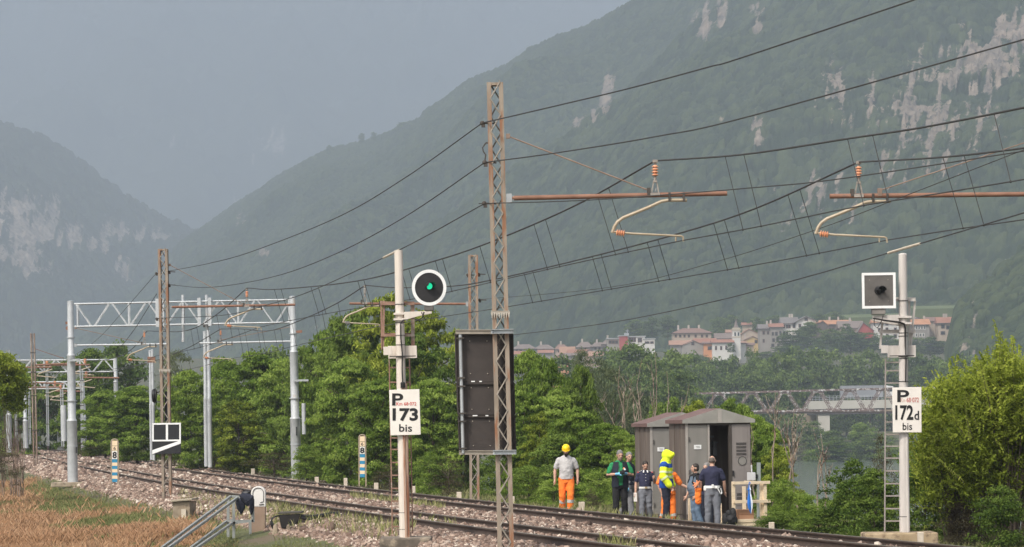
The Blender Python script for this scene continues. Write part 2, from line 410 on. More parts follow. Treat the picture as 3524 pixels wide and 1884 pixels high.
M_mid = hillmat('wooded_slope', (.009, .018, .009), (.026, .044, .019), (.072, .094, .038), (.115, .105, .093), (.36, .288, .225))
hill('hillside', RIDGE_MID, [(-200, 3600), (200, 3300), (800, 2300), (1600, 1650), (2600, 1480), (3100, 1480)], [(-200, 6000), (200, 5600), (800, 4700), (1600, 3900), (2600, 3300), (3100, 3300)], -180, 2800, 1400, 800, 30, M_mid, spur=85, crown=7.5, rocks=ROCK_MID, prof=.95, seed=2)

RIDGE_L = [(-500, 210), (-200, 280), (0, 325), (60, 340), (120, 365), (180, 402), (240, 447), (300, 492), (360, 530), (420, 560), (470, 585), (520, 612), (600, 680), (700, 780), (800, 880)]
ROCK_L = [(60, 530, 90, 30, 1.0), (70, 590, 110, 50, 1.15), (40, 650, 75, 36, 1.1), (90, 690, 60, 22, 1.0), (180, 600, 60, 40, .95), (230, 620, 46, 32, .9), (300, 590, 42, 26, .9), (340, 600, 70, 22, .8), (410, 605, 40, 16, .9), (310, 690, 24, 38, .8), (20, 500, 50, 14, .5), (130, 545, 40, 22, .6)]
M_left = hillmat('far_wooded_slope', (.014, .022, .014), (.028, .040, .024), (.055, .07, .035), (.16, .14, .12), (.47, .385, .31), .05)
hill('left_hillside', RIDGE_L, [(-500, 3900), (800, 4900)], [(-500, 6000), (800, 6400)], -420, 800, 460, 420, 40, M_left, spur=110, crown=20, rocks=ROCK_L, prof=.9, seed=11)

RIDGE_F = [(-500, -330), (0, -300), (600, -260), (1200, -230), (1700, -200), (2400, -200), (3100, -220)]
ROCK_F = [(600, 515, 60, 26, .5), (640, 380, 60, 30, .4), (690, 370, 50, 40, .35), (450, 380, 40, 18, .4), (760, 560, 60, 30, .4), (40, 262, 8, 4, .5), (1060, 70, 60, 20, .3)]
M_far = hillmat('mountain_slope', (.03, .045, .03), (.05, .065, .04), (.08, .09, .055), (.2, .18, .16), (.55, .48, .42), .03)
hill('mountain', RIDGE_F, [(-500, 8600), (3100, 8600)], [(-500, 14500), (3100, 14500)], -500, 3000, 420, 260, 60, M_far, spur=520, crown=34, rocks=ROCK_F, prof=.85, seed=21, spurscale=1500., ridge_noise=25)

RIDGE_R = [(2375, 905), (2388, 850), (2396, 800), (2415, 768), (2445, 745), (2480, 722), (2512, 690), (2545, 665), (2580, 630), (2700, 560), (2900, 470), (3100, 400)]
ROCK_R = [(2425, 890, 30, 60, .25), (2450, 860, 26, 70, .22)]
hill('wooded_spur', RIDGE_R, [(2375, 1060), (3100, 1060)], [(2375, 1260), (2480, 1330), (3100, 1500)], 2376, 3000, 460, 420, -2, M_mid, spur=12, crown=5, rocks=ROCK_R, prof=.6, seed=31, spurscale=120., ridge_noise=4)

# haze: one closed box of thin pale air
if HAZE_DENSITY > 0:
    hz = MB(); hz.box((0, 8500, 1390), (17000, 17800, 2810)); hz = hz.build('haze', None)
    hz['kind'] = 'stuff'
    hm = bpy.data.materials.new('haze_air'); hm.use_nodes = True; n = hm.node_tree.nodes; n.remove(n['Principled BSDF'])
    v = n.new('ShaderNodeVolumePrincipled'); v.inputs['Color'].default_value = (.62, .70, .815, 1); v.inputs['Density'].default_value = HAZE_DENSITY; v.inputs['Anisotropy'].default_value = 0.0
    hm.node_tree.links.new(v.outputs[0], n['Material Output'].inputs['Volume']); hz.data.materials.append(hm)
    hz.display_type = 'WIRE'

# ================================================================== TRACK
# ballast bed with the profile of two tracks
_bo = np.array([-3.6, -3.0, -2.55, -2.1, -1.7, -1.2, -.75, 0, .75, 1.2, 1.7, GAP / 2, GAP - 1.7, GAP - 1.2, GAP - .75, GAP, GAP + .75, GAP + 1.2, GAP + 1.7, GAP + 2.1, GAP + 2.6, GAP + 3.2])
_bz = np.array([-.95, -.62, -.40, -.25, -.19, -.18, -.18, -.20, -.18, -.17, -.13, -.10, -.13, -.17, -.18, -.20, -.18, -.19, -.27, -.40, -.52, -.75])
_bs = np.concatenate([np.arange(-40, 130, .35), np.arange(130, 370, 1.5)])
_S, _O = np.meshgrid(_bs, _bo, indexing='ij')
_X, _Y, _G = trk(_S, _O)
_Zb = np.interp(_O, _bo, _bz) + (fbm(_S * .9, _O * 1.3, 5, 3) - .47) * .10 * (np.abs(np.abs(_O - GAP / 2) - GAP / 2) > .9)
M_ballast = mat('ballast_bed', (.11, .075, .058), (.24, .17, .135), 22, .95, c3=(.34, .27, .225), s3=30, t3=.55, bump=.6)
bb = np_mesh('ballast', np.stack([_X.ravel(), _Y.ravel(), _Zb.ravel()], 1), grid_faces(*_X.shape), M_ballast); bb['kind'] = 'structure'
def ballast_z(s, o):
    return np.interp(o, _bo, _bz) + (fbm(s * .9, o * 1.3, 5, 3) - .47) * .10 * (np.abs(np.abs(o - GAP / 2) - GAP / 2) > .9)

# loose stones
rng = np.random.default_rng(7)
_cube = np.array([(-1, -1, -1), (1, -1, -1), (1, 1, -1), (-1, 1, -1), (-1, -1, 1), (1, -1, 1), (1, 1, 1), (-1, 1, 1)], float) / 2
_cf = np.array([(3, 2, 1, 0), (4, 5, 6, 7), (0, 1, 5, 4), (1, 2, 6, 5), (2, 3, 7, 6), (3, 0, 4, 7)])
def stones(name, P, size, m, seed):
    r = np.random.default_rng(seed); n = len(P)
    v = _cube[None] * (1 + r.uniform(-.42, .42, (n, 8, 3))) * (size[:, None, None]) * r.uniform(.65, 1.25, (n, 1, 3))
    q = r.normal(size=(n, 4)); q /= np.linalg.norm(q, axis=1)[:, None]; w, x, y, z = q.T
    M = np.stack([np.stack([1 - 2 * (y * y + z * z), 2 * (x * y - z * w), 2 * (x * z + y * w)], 1), np.stack([2 * (x * y + z * w), 1 - 2 * (x * x + z * z), 2 * (y * z - x * w)], 1), np.stack([2 * (x * z - y * w), 2 * (y * z + x * w), 1 - 2 * (x * x + y * y)], 1)], 1)
    v = np.einsum('nij,nkj->nki', M, v) + P[:, None, :]
    F = (_cf[None] + (np.arange(n) * 8)[:, None, None]).reshape(-1, 4)
    o = np_mesh(name, v.reshape(-1, 3), F, m, tint=np.repeat(r.random(n), 6)); o['kind'] = 'stuff'; return o
M_stone = attrmat('ballast_stone', [(.06, .042, .034), (.155, .104, .081), (.21, .142, .111), (.26, .178, .138), (.17, .125, .10), (.40, .30, .24), (.29, .21, .167), (.66, .575, .48)])
def scatter(s0, s1, o0, o1, dens):
    n = int((s1 - s0) * (o1 - o0) * dens); return rng.uniform(s0, s1, n), rng.uniform(o0, o1, n)
PS, PO, PZ_ = [], [], []
for s0, s1, dens, sz in ((-34, 12, 330, .052), (12, 45, 230, .055), (45, 100, 95, .075), (100, 220, 32, .11)):
    for o0, o1 in ((-3.6, -.85), (-.65, .65), (.85, GAP - .85), (GAP - .65, GAP + .65), (GAP + .85, GAP + 2.3)):
        s, o = scatter(s0, s1, o0, o1, dens * (.45 if o1 - o0 < 1.5 else 1)); PS.append(s); PO.append(o); PZ_.append(np.full(len(s), sz))
PS, PO, PZ_ = map(np.concatenate, (PS, PO, PZ_))
_x, _y, _ = trk(PS, PO)
PZ_ = PZ_ * rng.lognormal(0, .28, len(PZ_))
stones('ballast_stones', np.stack([_x, _y, ballast_z(PS, PO) + PZ_ * .25], 1), PZ_, M_stone, 3)

# rails and sleepers
M_rail = mat('rusty_rail', (.050, .033, .026), (.085, .058, .044), 9, .75, .2)
M_head = mat('rail_head', (.135, .118, .085), (.20, .175, .125), 4, .45, .5)
M_sleeper = mat('concrete_sleeper', (.26, .22, .19), (.36, .31, .27), 7, .9)
def rail(parent, off, z0):
    sm = np.concatenate([np.arange(-42, 130, .6), np.arange(130, 372, 2.)])
    for nm, prof, m in (('rail', [(-.07, -.165), (.07, -.165), (.07, -.15), (.012, -.13), (.012, -.05), (.035, -.035), (.035, -.006), (-.035, -.006), (-.035, -.035), (-.012, -.05), (-.012, -.13), (-.07, -.15)], M_rail),
                        ('rail_head', [(-.034, -.012), (.034, -.012), (.034, -.003), (.024, 0), (-.024, 0), (-.034, -.003)], M_head)):
        V = []; k = len(prof)
        for p, q in prof:
            x, y, _ = trk(sm, off + p); V.append(np.stack([x, y, np.full(len(sm), z0 + q)], 1))
        V = np.stack(V, 1).reshape(-1, 3); n = len(sm)
        i = (np.arange(n - 1)[:, None] * k + np.arange(k)[None]).ravel(); j = (np.arange(n - 1)[:, None] * k + (np.arange(k)[None] + 1) % k).ravel()
        o = np_mesh(nm, V, np.stack([i, j, j + k, i + k], 1), m, parent if nm == 'rail' else last, smooth=False)
        last = o
    return last
def track(label, off):
    x, y, _ = trk(0., off); T = thing('railway_track', label, 'railway track', (float(x), float(y), -.2), 'railway tracks side by side')
    rail(T, off + .75, -.025); rail(T, off - .75, .025)
    n = 0; rest = MB()
    for s in np.arange(-38, 150, .62):
        x, y, g = trk(s, off); ax = (V3((math.cos(g), math.sin(g), 0)), V3((-math.sin(g), math.cos(g), 0)), V3((0, 0, 1)))
        c = V3((float(x), float(y), -.255))
        if -18 < s < 43: MB().box(c, (2.4, .26, .17), ax).build('sleeper', M_sleeper, T)
        else: rest.box(c, (2.4, .26, .17), ax)
    o = rest.build('sleeper_row', M_sleeper, T); o['kind'] = 'stuff'
    return T
track('nearer railway track of brown rails, closest to the dry grass bank', 0)
track('farther railway track of brown rails, passing in front of the grey cabinets and the men', GAP)
# ================================================================== MASTS, ARMS, PORTALS, WIRES
M_mast = mat('weathered_mast_steel', (.23, .185, .145), (.34, .28, .22), 3, .7, .1, c3=(.27, .13, .07), s3=1.6, t3=.52, stretch=(3, 3, .5))
M_mastdark = mat('dark_mast_steel', (.05, .045, .04), (.09, .075, .065), 3, .7, .1)
M_lace = mat('lacing_steel', (.26, .23, .19), (.37, .33, .28), 5, .65, .2)
M_rustpipe = mat('rusty_pipe', (.20, .10, .065), (.28, .15, .10), 4, .75, .05, c3=(.17, .125, .10), s3=3, t3=.6)
M_armpale = mat('pale_arm_steel', (.36, .29, .2), (.46, .39, .29), 4, .6, .1)
M_stay = mat('stay_steel', (.21, .145, .11), (.30, .215, .165), 4, .7)
M_brkt = mat('bracket_taupe', (.25, .22, .19), (.36, .32, .28), 5, .6, .1)
M_galv = mat('galvanised_steel', (.34, .36, .37), (.47, .49, .50), 3, .45, .35, c3=(.40, .33, .27), s3=2.2, t3=.63)
M_galv2 = mat('galvanised_steel_light', (.42, .44, .455), (.54, .56, .57), 3, .5, .15, c3=(.48, .40, .33), s3=1.7, t3=.62)
M_ins = mat('orange_insulator', (.58, .25, .13), (.72, .36, .21), 9, .35)
M_insdark = mat('brown_insulator', (.13, .06, .04), (.2, .1, .07), 9, .3)
M_wire = flat('wire_copper_black', (.05, .049, .048), .6)
M_white = flat('white_enamel', (.80, .80, .79), .45)
M_black = flat('black_enamel', (.018, .018, .02), .5)
M_conc = mat('weathered_concrete', (.22, .17, .12), (.36, .30, .22), 5, .9, c3=(.13, .10, .07), s3=2, t3=.52, bump=.3)
M_concpale = mat('pale_concrete', (.5, .43, .34), (.63, .56, .46), 6, .9, c3=(.3, .24, .18), s3=6, t3=.6)

def insulator(mb, a, b, r, sheds=4, n=12):
    a, b = V3(a), V3(b); d = b - a; L = d.length; prof = [(0, r * .45)]
    for i in range(sheds):
        z = L * (i + .5) / sheds; w = L / sheds
        prof += [(z - w * .42, r * .5), (z - w * .05, r), (z + w * .15, r * .92), (z + w * .40, r * .5)]
    prof.append((L, r * .45)); return mb.lathe(a, d, prof, n)

def lattice_mast(name, label, xt, yt, xb, yb, Y, w, group=None, base=True, pitch=.46, spikes=None, dark=None):
    B = W(xb, yb, Y); T = W(xt, yt, Y); t = thing(name, label, 'mast', B, group)
    d = .26 * (w / .31)
    def P(f, sx, sy): return B.lerp(T, f) + V3((sx * w / 2, sy * d / 2, 0))
    for sx in (-1, 1):
        m = MB()
        cw = w * .26
        m.bar(P(0, sx, 0) - V3((sx * cw / 2, 0, 0)), P(1, sx, 0) - V3((sx * cw / 2, 0, 0)), .012, d, None)
        for sy in (-1, 1): m.bar(P(0, sx, sy) - V3((sx * (cw / 2 + .004), 0, 0)), P(1, sx, sy) - V3((sx * (cw / 2 + .004), 0, 0)), cw, .0105)
        m.build('column', M_mast, t)
    H = (T - B).length; n = int(H / pitch)
    for sy in (-1, 1):
        m = MB(); pts = []
        for i in range(n + 1):
            f = i / n; sx = 1 if (i % 2) ^ (sy > 0) else -1
            c = P(f, sx * .56, sy * 1.06); e = pitch * .10
            pts += [c - V3((0, 0, e)) + V3((sx * -.012, 0, 0)), c + V3((sx * .004, 0, 0)), c + V3((0, 0, e)) + V3((sx * -.012, 0, 0))]
        m.tube(pts, .012 * w / .31 + .002, 6); m.build('lacing', M_lace, t, smooth=True)
    m = MB(); m.box(P(1, 0, 0) - V3((0, 0, .03)), (w * .98, d, .05)); m.build('cap', M_mast, t)
    if base:
        m = MB(); m.box(B - V3((0, 0, .25)), (w * 3.2, w * 3.2, .5)); m.build('footing', M_conc, t, bev=.03)
    if spikes:
        c = W(*spikes, Y); m = MB()
        for i in range(8):
            x = -w * .5 + w * i / 7
            m.add([c + V3((x - .022, -d * .6, .03)), c + V3((x + .022, -d * .6, .03)), c + V3((x, -d * .6 - .05, -.09)), c + V3((x, -d * .6 + .012, .03))], [(0, 1, 2), (1, 3, 2), (3, 0, 2), (0, 3, 1)])
        m.box(c + V3((0, 0, .045)), (w * 1.12, d * 1.2, .03)); m.build('anti_climb_spikes', M_lace, t)
    return t

def cantilever(t, ox, oy, Y, k, xr, xt, stay=None, m=None, yr=None, yt=None, mi=None):
    """swivel bracket: pipe, insulator post with clamp, curved registration arm; (ox, oy) is where the post stands on the pipe"""
    m = m or M_rustpipe; yr = oy if yr is None else yr; yt = oy if yt is None else yt
    def Q(dx, dy, dY=0.0): return W(ox + dx * k, oy + dy * k, Y + dY)
    s = 1 / ppm(Y) * k      # metres per reference pixel
    pr = 6.0 * s
    mb = MB(); mb.tube([W(xr, yr, Y), W(xt, yt, Y)], pr, 12); p = mb.build('cantilever_pipe', m, t, smooth=True)
    sg = 1 if xt > xr else -1
    a = MB(); c = W(xr, yr, Y); a.box(c, (14 * s, 14 * s, 22 * s)); a.box(c + V3((sg * 8 * s, 0, 0)), (8 * s, 9 * s, 12 * s)); a.build('root_clevis', M_galv, p)
    b = MB(); b.bar(Q(-9, -4), Q(-4, -32), 3 * s, 5 * s); b.bar(Q(9, -4), Q(4, -32), 3 * s, 5 * s); b.box(Q(0, 0), (24 * s, 16 * s, 8 * s)); b.box(Q(0, -33), (10 * s, 9 * s, 5 * s)); b.tube([Q(0, -30), Q(0, -84)], 3.4 * s, 8); b.box(Q(0, -84), (13 * s, 12 * s, 7 * s)); b.build('support_bracket', M_brkt, p)
    i = MB(); insulator(i, Q(0, -46), Q(0, -74), 8.5 * s); i.build('post_insulator', mi or M_ins, p, smooth=True)
    for cx_, cy_, cw_, ch_ in ((-16, -8, 9, 18), (36, 6, 6, 22), (72, 6, 6, 22)): MB().box(Q(cx_, cy_), (cw_ * s, 14 * s, ch_ * s)).build('clamp', M_mastdark, p)
    cv = [(80, 14), (34, 14), (16, 17), (-14, 31), (-50, 46), (-80, 58), (-94, 68), (-102, 80), (-108, 96)]
    g = MB(); g.tube([Q(*c) for c in cv], [4.2 * s] * len(cv), 8); g.build('registration_tube', M_armpale, p, smooth=True)
    i2 = MB(); insulator(i2, Q(-98, 95), Q(-76, 98), 9 * s); i2.build('rod_insulator', mi or M_ins, p, smooth=True)
    r = MB(); r.tube([Q(-110, 93), Q(-60, 98), Q(64, 104), Q(70, 106), Q(72, 118)], [3 * s, 3 * s, 2.6 * s, 2.6 * s, 2.4 * s], 7); r.tube([Q(52, 104), Q(52, 117)], 2 * s, 6); r.build('registration_rod', M_armpale, p, smooth=True)
    if stay:
        q = MB(); q.tube([W(stay[0], stay[1], Y), Q(-20, -12)], 2.0 * s, 6); q.box(W(stay[0], stay[1], Y), (10 * s, 9 * s, 12 * s)); q.build('stay_rod', M_stay, t, smooth=True)
    return p

def wire_clamps(t, pts, Y, dx=-.12):
    for (x, y) in pts:
        m = MB(); c = W(x, y, Y); m.bar(c, c + V3((.22, 0, -.01)), .03, .03); m.ball(c, .045, 8, 5); m.box(c + V3((.02, 0, -.05)), (.07, .05, .06)); m.build('wire_clamp', M_mastdark, t)

# --- mast 1, with the three dark sign backs
Y1 = 56.4
t = lattice_mast('catenary_mast', 'tall rusty lattice mast carrying three dark panels and an orange bracket', 1245, 209, 1273, 1405, Y1, .31, 'lattice catenary masts', spikes=(1259, 791), pitch=.2965)
cantilever(t, 1648, 490, Y1 - .3, 1.0, 1281, 1829, (1278, 343), yr=499, yt=487)
wire_clamps(t, [(1213, 310), (1219, 409), (1218, 512)], Y1 - .05)
m = MB(); m.bar(W(1222, 360, Y1), W(1238, 360, Y1), .03, .03); m.tube([W(1222, 360, Y1), W(1214, 372, Y1), W(1216, 382, Y1), W(1222, 390, Y1), W(1219, 408, Y1)], .012, 6); m.build('hook', M_mastdark, t)
for (xa, xb, ya, yb) in ((1145, 1290, 841, 958), (1149, 1293, 964, 1042), (1153, 1295, 1047, 1135)):
    YP = Y1 + .32; m = MB()
    a, b, c, d = W(xa, ya, YP), W(xb, ya, YP), W(xb + 2, yb, YP), W(xa + 3, yb, YP)
    m.prism([d, c, b, a], (0, .10, 0))
    i = (b - a) * .02; e = V3((0, -.018, 0))
    for p0, p1 in ((a, b), (d, c)): m.bar(p0 + e, p1 + e, .05, .05, (0, 1, 0))
    for p0, p1 in ((a, d), (b, c)): m.bar(p0 + e, p1 + e, .025, .05)
    p = m.build('panel_back', mat('dark_brown_panel', (.042, .034, .031), (.056, .045, .040), 5, .6, .1), t)
    m = MB()
    for fx in (.25, .55, .9):
        for fy in (.15, .85):
            m.ball(a.lerp(b, fx).lerp(d.lerp(c, fx), fy) + V3((0, -.006, 0)), .012, 6, 4)
    m.build('rivets', M_lace, p)
for (x0, x1, y, h) in ((1146, 1240, 835, 11), (1155, 1243, 1139, 11)):
    m = MB(); YP = Y1 + .2; m.bar(W(x0, y, YP), W(x1, y, YP), .012, h / ppm(YP), (0, 0, 1)); m.bar(W(x0, y - 4, YP), W(x1, y - 4, YP), .05, .012, (0, 0, 1)); m.build('cross_bar', M_lace, t)
for (x0, x1, y) in ((1235, 1292, 834), (1240, 1299, 1138)):
    m = MB(); YP = Y1 - .19; c = (W(x0, y, YP) + W(x1, y, YP)) / 2; w = (x1 - x0) / ppm(YP)
    m.box(c, (w, .02, .075)); m.box(c + V3((0, -.03, .035)), (w, .06, .012)); m.box(c + V3((0, -.03, -.035)), (w, .06, .012))
    for q in (-.42, .42): m.ball(c + V3((w * q, -.02, 0)), .022, 8, 5)
    m.build('clamp_channel', M_galv, t)
m = MB(); m.tube([W(1158, 842, Y1 + .2), W(1165, 1141, Y1 + .2)], .032, 10); m.build('support_pipe', M_galv, t, smooth=True)
for y in (851, 951, 972, 1040, 1060, 1128):
    m = MB(); x = 1158 + 7 * (y - 842) / 300; m.box(W(x, y, Y1 + .19), (.14, .09, .025)); m.build('pipe_clamp', M_mastdark, t)
for (x, y, w) in ((1190, 960, 9), (1209, 960, 6), (1195, 1046, 12), (1225, 1046, 7)):
    m = MB(); m.box(W(x, y, Y1 + .28), (w / ppm(Y1), .03, .02)); m.build('label_plate', M_white, t)

# --- left mast with black and white marker board
Y2 = 104.8
t2 = lattice_mast('catenary_mast', 'shorter rusty lattice mast carrying the black and white marker board', 410, 627, 421, 1268, Y2, .34, 'lattice catenary masts', pitch=.32, spikes=(416, 933))
cantilever(t2, 621, 771, Y2, .51, 428, 742, (427, 667), yr=773, yt=767)
wire_clamps(t2, [(393, 688), (425, 684), (425, 717), (394, 802)], Y2)
bx = lambda x, y, dy=0.0: W(x, y, Y2 - .3 + dy)
m = MB(); m.prism([bx(383, 1144), bx(455, 1141), bx(455, 1064), bx(383, 1065)], (0, .04, 0)); p = m.build('marker_board', M_black, t2)
m = MB(); q = -.004
for a, b, w in (((383, 1067), (455, 1066), .055), ((383, 1109), (455, 1108), .055), ((385, 1065), (385, 1110), .05), ((453, 1064), (453, 1110), .05), ((420, 1066), (420, 1109), .075)):
    A_, B_ = bx(*a), bx(*b); m.bar(A_ + V3((0, q, 0)), B_ + V3((0, q, 0)), w, .006, (0, 1, 0)) if abs(a[0] - b[0]) < 9 else m.bar(A_ + V3((0, q * 2, 0)), B_ + V3((0, q * 2, 0)), w, .006, (0, 1, 0))
m.prism([bx(383, 1143, -.008), bx(455, 1116, -.008), bx(455, 1108, -.008), bx(383, 1133, -.008)], (0, .006, 0))
m.build('board_marking', M_white, p)
m = MB(); m.bar(W(420, 985, Y2 + .1), W(420, 1060, Y2 + .1), .16, .02); m.build('dark_plate', M_black, t2)
m = MB()
for i, r in enumerate((.22, .25, .22)): m.lathe(W(391, 996, Y2 - .1 + i * .02), (1, 0, 0), [(-.10 + i * .05, r), (-.07 + i * .05, r)], 16)
m.tube([W(388, 990, Y2), W(402, 985, Y2)], .03, 6); m.build('tension_wheel', M_black, t2, smooth=True)

# --- mast 3, behind the far track
Y3 = 96.2
t3 = lattice_mast('catenary_mast', 'pale rusty lattice mast standing half hidden behind the dark panels', 1190, 642, 1194, 1262, Y3, .32, 'lattice catenary masts', pitch=.31)
cantilever(t3, 918, 763, Y3, .51, 1176, 879, None, yr=765, yt=764, m=M_rustpipe, mi=mat('grey_insulator', (.3, .28, .26), (.42, .4, .37), 6, .4))
wire_clamps(t3, [(1204, 690), (1206, 755), (1176, 692)], Y3)

# --- mast at the right, beyond the frame, that carries the second bracket
Y4 = 55.6
t4 = lattice_mast('catenary_mast', 'rusty lattice mast at the right edge, only its long bracket in view', 2692, 190, 2700, 1392, Y4, .31, 'lattice catenary masts', pitch=.3)
cantilever(t4, 2160, 493, Y4, 1.0, 2676, 2087, None, yr=488, yt=494)
m = MB(); m.tube([W(2215, 479, Y4), W(2576, 360, Y4), W(2680, 326, Y4)], .012, 6); m.box(W(2213, 484, Y4), (.08, .09, .14)); m.build('stay_rod', M_stay, t4, smooth=True)

# ---------------------------------------------------------------- tubular posts and portals
def step_post(parent, name, xt, yt, xb, yb, Y, r0, r1, steps=(.32, .6), m=None):
    B, T = W(xb, yb, Y), W(xt, yt, Y); prof = [(0, r0)]
    H = (T - B).length; rr = r0; n = len(steps) + 1
    for i, f in enumerate(steps):
        r2 = r0 + (r1 - r0) * (i + 1) / (n - 1 if n > 1 else 1); prof += [(f * H - .02, rr), (f * H, rr * 1.06), (f * H + .10, r2)]; rr = r2
    prof += [(H - .03, rr), (H - .03 + .001, rr * 1.06), (H, rr * 1.06), (H + .02, rr * .4)]
    mb = MB(); mb._lathe(B, T - B, prof, 16)
    for f in (.2, .45, .8): mb._lathe(B + (T - B) * f, T - B, [(-.02, rr * 1.35 if f > .6 else r0 * 1.08), (.02, rr * 1.35 if f > .6 else r0 * 1.08)], 16)
    return mb.build(name, m or M_galv2, parent, smooth=True)
def truss(parent, xl, yl, xr, yr, dep, Yl, Yr, panels, name='truss_beam', diag=True, th=.075):
    A, B = W(xl, yl, Yl), W(xr, yr, Yr); H = V3((0, 0, -dep)); mb = MB(); dd = V3((0, .38, 0))
    for o in (V3((0, 0, 0)), dd):
        mb.tube([A + o, B + o], th * .5, 8); mb.tube([A + o + H, B + o + H], th * .5, 8)
        for i in range(panels):
            f0, f1 = (i + .08) / panels, (i + .92) / panels
            a, b = A.lerp(B, f0) + o, A.lerp(B, f1) + o
            if i % 2 == 0: mb.bar(a, b + H, th * .6, th * .6)
            else: mb.bar(a + H, b, th * .6, th * .6)
        for i in range(0, panels + 1, 3):
            f = min(max(i / panels, .015), .985); c = A.lerp(B, f) + o; mb.bar(c, c + H, th * .9, th * .7)
    for i in range(panels + 1):
        c = A.lerp(B, i / panels); mb.bar(c, c + dd, th * .5, th * .5); mb.bar(c + H, c + dd + H, th * .5, th * .5)
    return mb.build(name, M_galv2, parent, smooth=False)

YG = 140.0
g1 = thing('catenary_portal', 'large light grey steel portal spanning both tracks behind the left mast', 'portal', W(183, 1212, YG), 'steel catenary portals over the tracks')
step_post(g1, 'post', 177, 758, 183, 1214, YG, .235, .145, (.34, .70))
step_post(g1, 'post', 736, 746, 746, 1212, YG, .235, .145, (.34, .70))
step_post(g1, 'rear_post', 741, 930, 750, 1206, YG + 1.2, .15, .13, (.5,))
m = MB(); m.box(W(185, 1219, YG), (1.9, 1.3, .22)); m.build('footing', M_conc, g1, bev=.04)
m = MB(); m.box(W(760, 1215, YG), (2.2, 1.3, .2)); m.build('footing', M_conc, g1, bev=.04)
truss(g1, 186, 765, 735, 754, 57 / ppm(YG), YG, YG, 12)
for x in (395, 500.5, 527, 408):
    m = MB(); y = 765 - 11 * (x - 186) / 549; m.bar(W(x, y - 9, YG - .1), W(x + 1, y + 62, YG - .1), .15, .06); m.build('splice_plate', M_galv2, g1)
for x in (460, 519.5):
    m = MB(); m.tube([W(x, 742, YG + .2), W(x + 1, 860 if x < 500 else 830, YG + .2)], .07, 8); m.build('drop_post', M_galv2, g1, smooth=True)
cantilever(g1, 363, 867, YG, .40, 190, 420, (190, 826), m=M_galv2, yr=869, yt=866)
cantilever(g1, 555, 862, YG, .40, 735, 501, (735, 822), m=M_galv2, yr=859, yt=864)
m = MB(); m.lathe(W(171, 826, YG), (0, 1, 0), [(-.06, .1), (.06, .1)], 10); m.bar(W(165, 813, YG), W(178, 812, YG), .12, .1); m.bar(W(742, 836, YG), W(760, 834, YG), .12, .1); m.build('wire_anchor', M_rustpipe, g1)
m = MB(); m.bar(W(173, 908, YG - .3), W(200, 905, YG - .3), .10, .10); m.bar(W(738, 958, YG - .3), W(776, 957, YG - .3), .09, .09); m.build('bracket', M_galv, g1)
m = MB(); m.lathe(W(765, 1093, YG), (0, 0, 1), [(0, .10), (1.42, .10)], 14); m.build('counterweight', M_galv2, g1, smooth=True); m = MB(); m.lathe(W(161, 1110, YG + 9), (0, 0, 1), [(0, .14), (1.75, .14)], 14); m.build('counterweight', M_galv2, g1, smooth=True)
MB().box(W(746, 1085, YG - .26), (.05, .03, .4)).build('switch_box', M_black, g1); MB().box(W(192, 1133, YG - .25), (.05, .04, .28)).build('switch_box', M_black, g1)

# twin posts standing between portal and trees
tp = thing('double_post', 'pair of slim grey posts standing side by side under the portal beam', 'post', W(521, 1175, 150))
step_post(tp, 'post', 515, 834, 519, 1174, 150, .10, .085, (.5,)); step_post(tp, 'post', 524, 832, 529, 1176, 150, .115, .09, (.5,))
m = MB(); m.box(W(519, 820, 150), (.3, .2, .14)); m.box(W(521, 850, 150), (.34, .1, .1)); m.build('bracket', M_mastdark, tp)
tp = thing('double_post', 'two thin grey posts close behind the black and white marker board', 'post', W(383, 1158, 158))
step_post(tp, 'post', 377, 882, 381, 1157, 158, .075, .065, (.5,)); step_post(tp, 'post', 383, 880, 387, 1158, 158, .08, .07, (.5,))
m = MB(); m.box(W(381, 905, 158), (.4, .15, .3)); m.build('insulator_box', M_rustpipe, tp)

# portals farther along the line
def small_portal(label, xl, xr, yt, yb, Y, dep_px, rust, arms, th=.09):
    g = thing('catenary_portal', label, 'portal', W(xl, yb, Y), 'steel catenary portals over the tracks')
    step_post(g, 'post', xl, yt - 6, xl + 3, yb, Y, .2, .13, (.4,)); step_post(g, 'post', xr, yt - 6, xr + 5, yb, Y, .2, .13, (.4, .75))
    truss(g, xl, yt, xr, yt - 2, dep_px / ppm(Y), Y, Y, 9, th=th)
    for (a, b, y) in arms:
        m = MB(); m.tube([W(a, y, Y - .2), W(b, y - 1, Y - .2)], .055, 8); o = m.build('cantilever_pipe', M_rustpipe, g, smooth=True)
        c = b - 12 if b > a else b + 12
        m = MB(); insulator(m, W(c, y - 4, Y), W(c, y - 16, Y), .12); m.build('post_insulator', M_ins, o, smooth=True)
        m = MB(); m.tube([W(c + 14, y + 4, Y - .2), W(c - 20, y + 15, Y - .2), W(c - 26, y + 21, Y - .2), W(c + 22, y + 25, Y - .2)], .04, 6); m.build('registration_tube', M_armpale, o, smooth=True)
    return g
small_portal('smaller grey portal whose right post rises above the striped eight post', 20, 290, 907, 1140, 215, 30, 0, [(120, 226, 919), (300, 205, 951), (32, 130, 925)])
small_portal('distant grey portal glimpsed beneath the smaller portal, beside the left bush', 62, 208, 962, 1128, 230, 17, 0, [(70, 150, 975), (205, 140, 985)], .1)
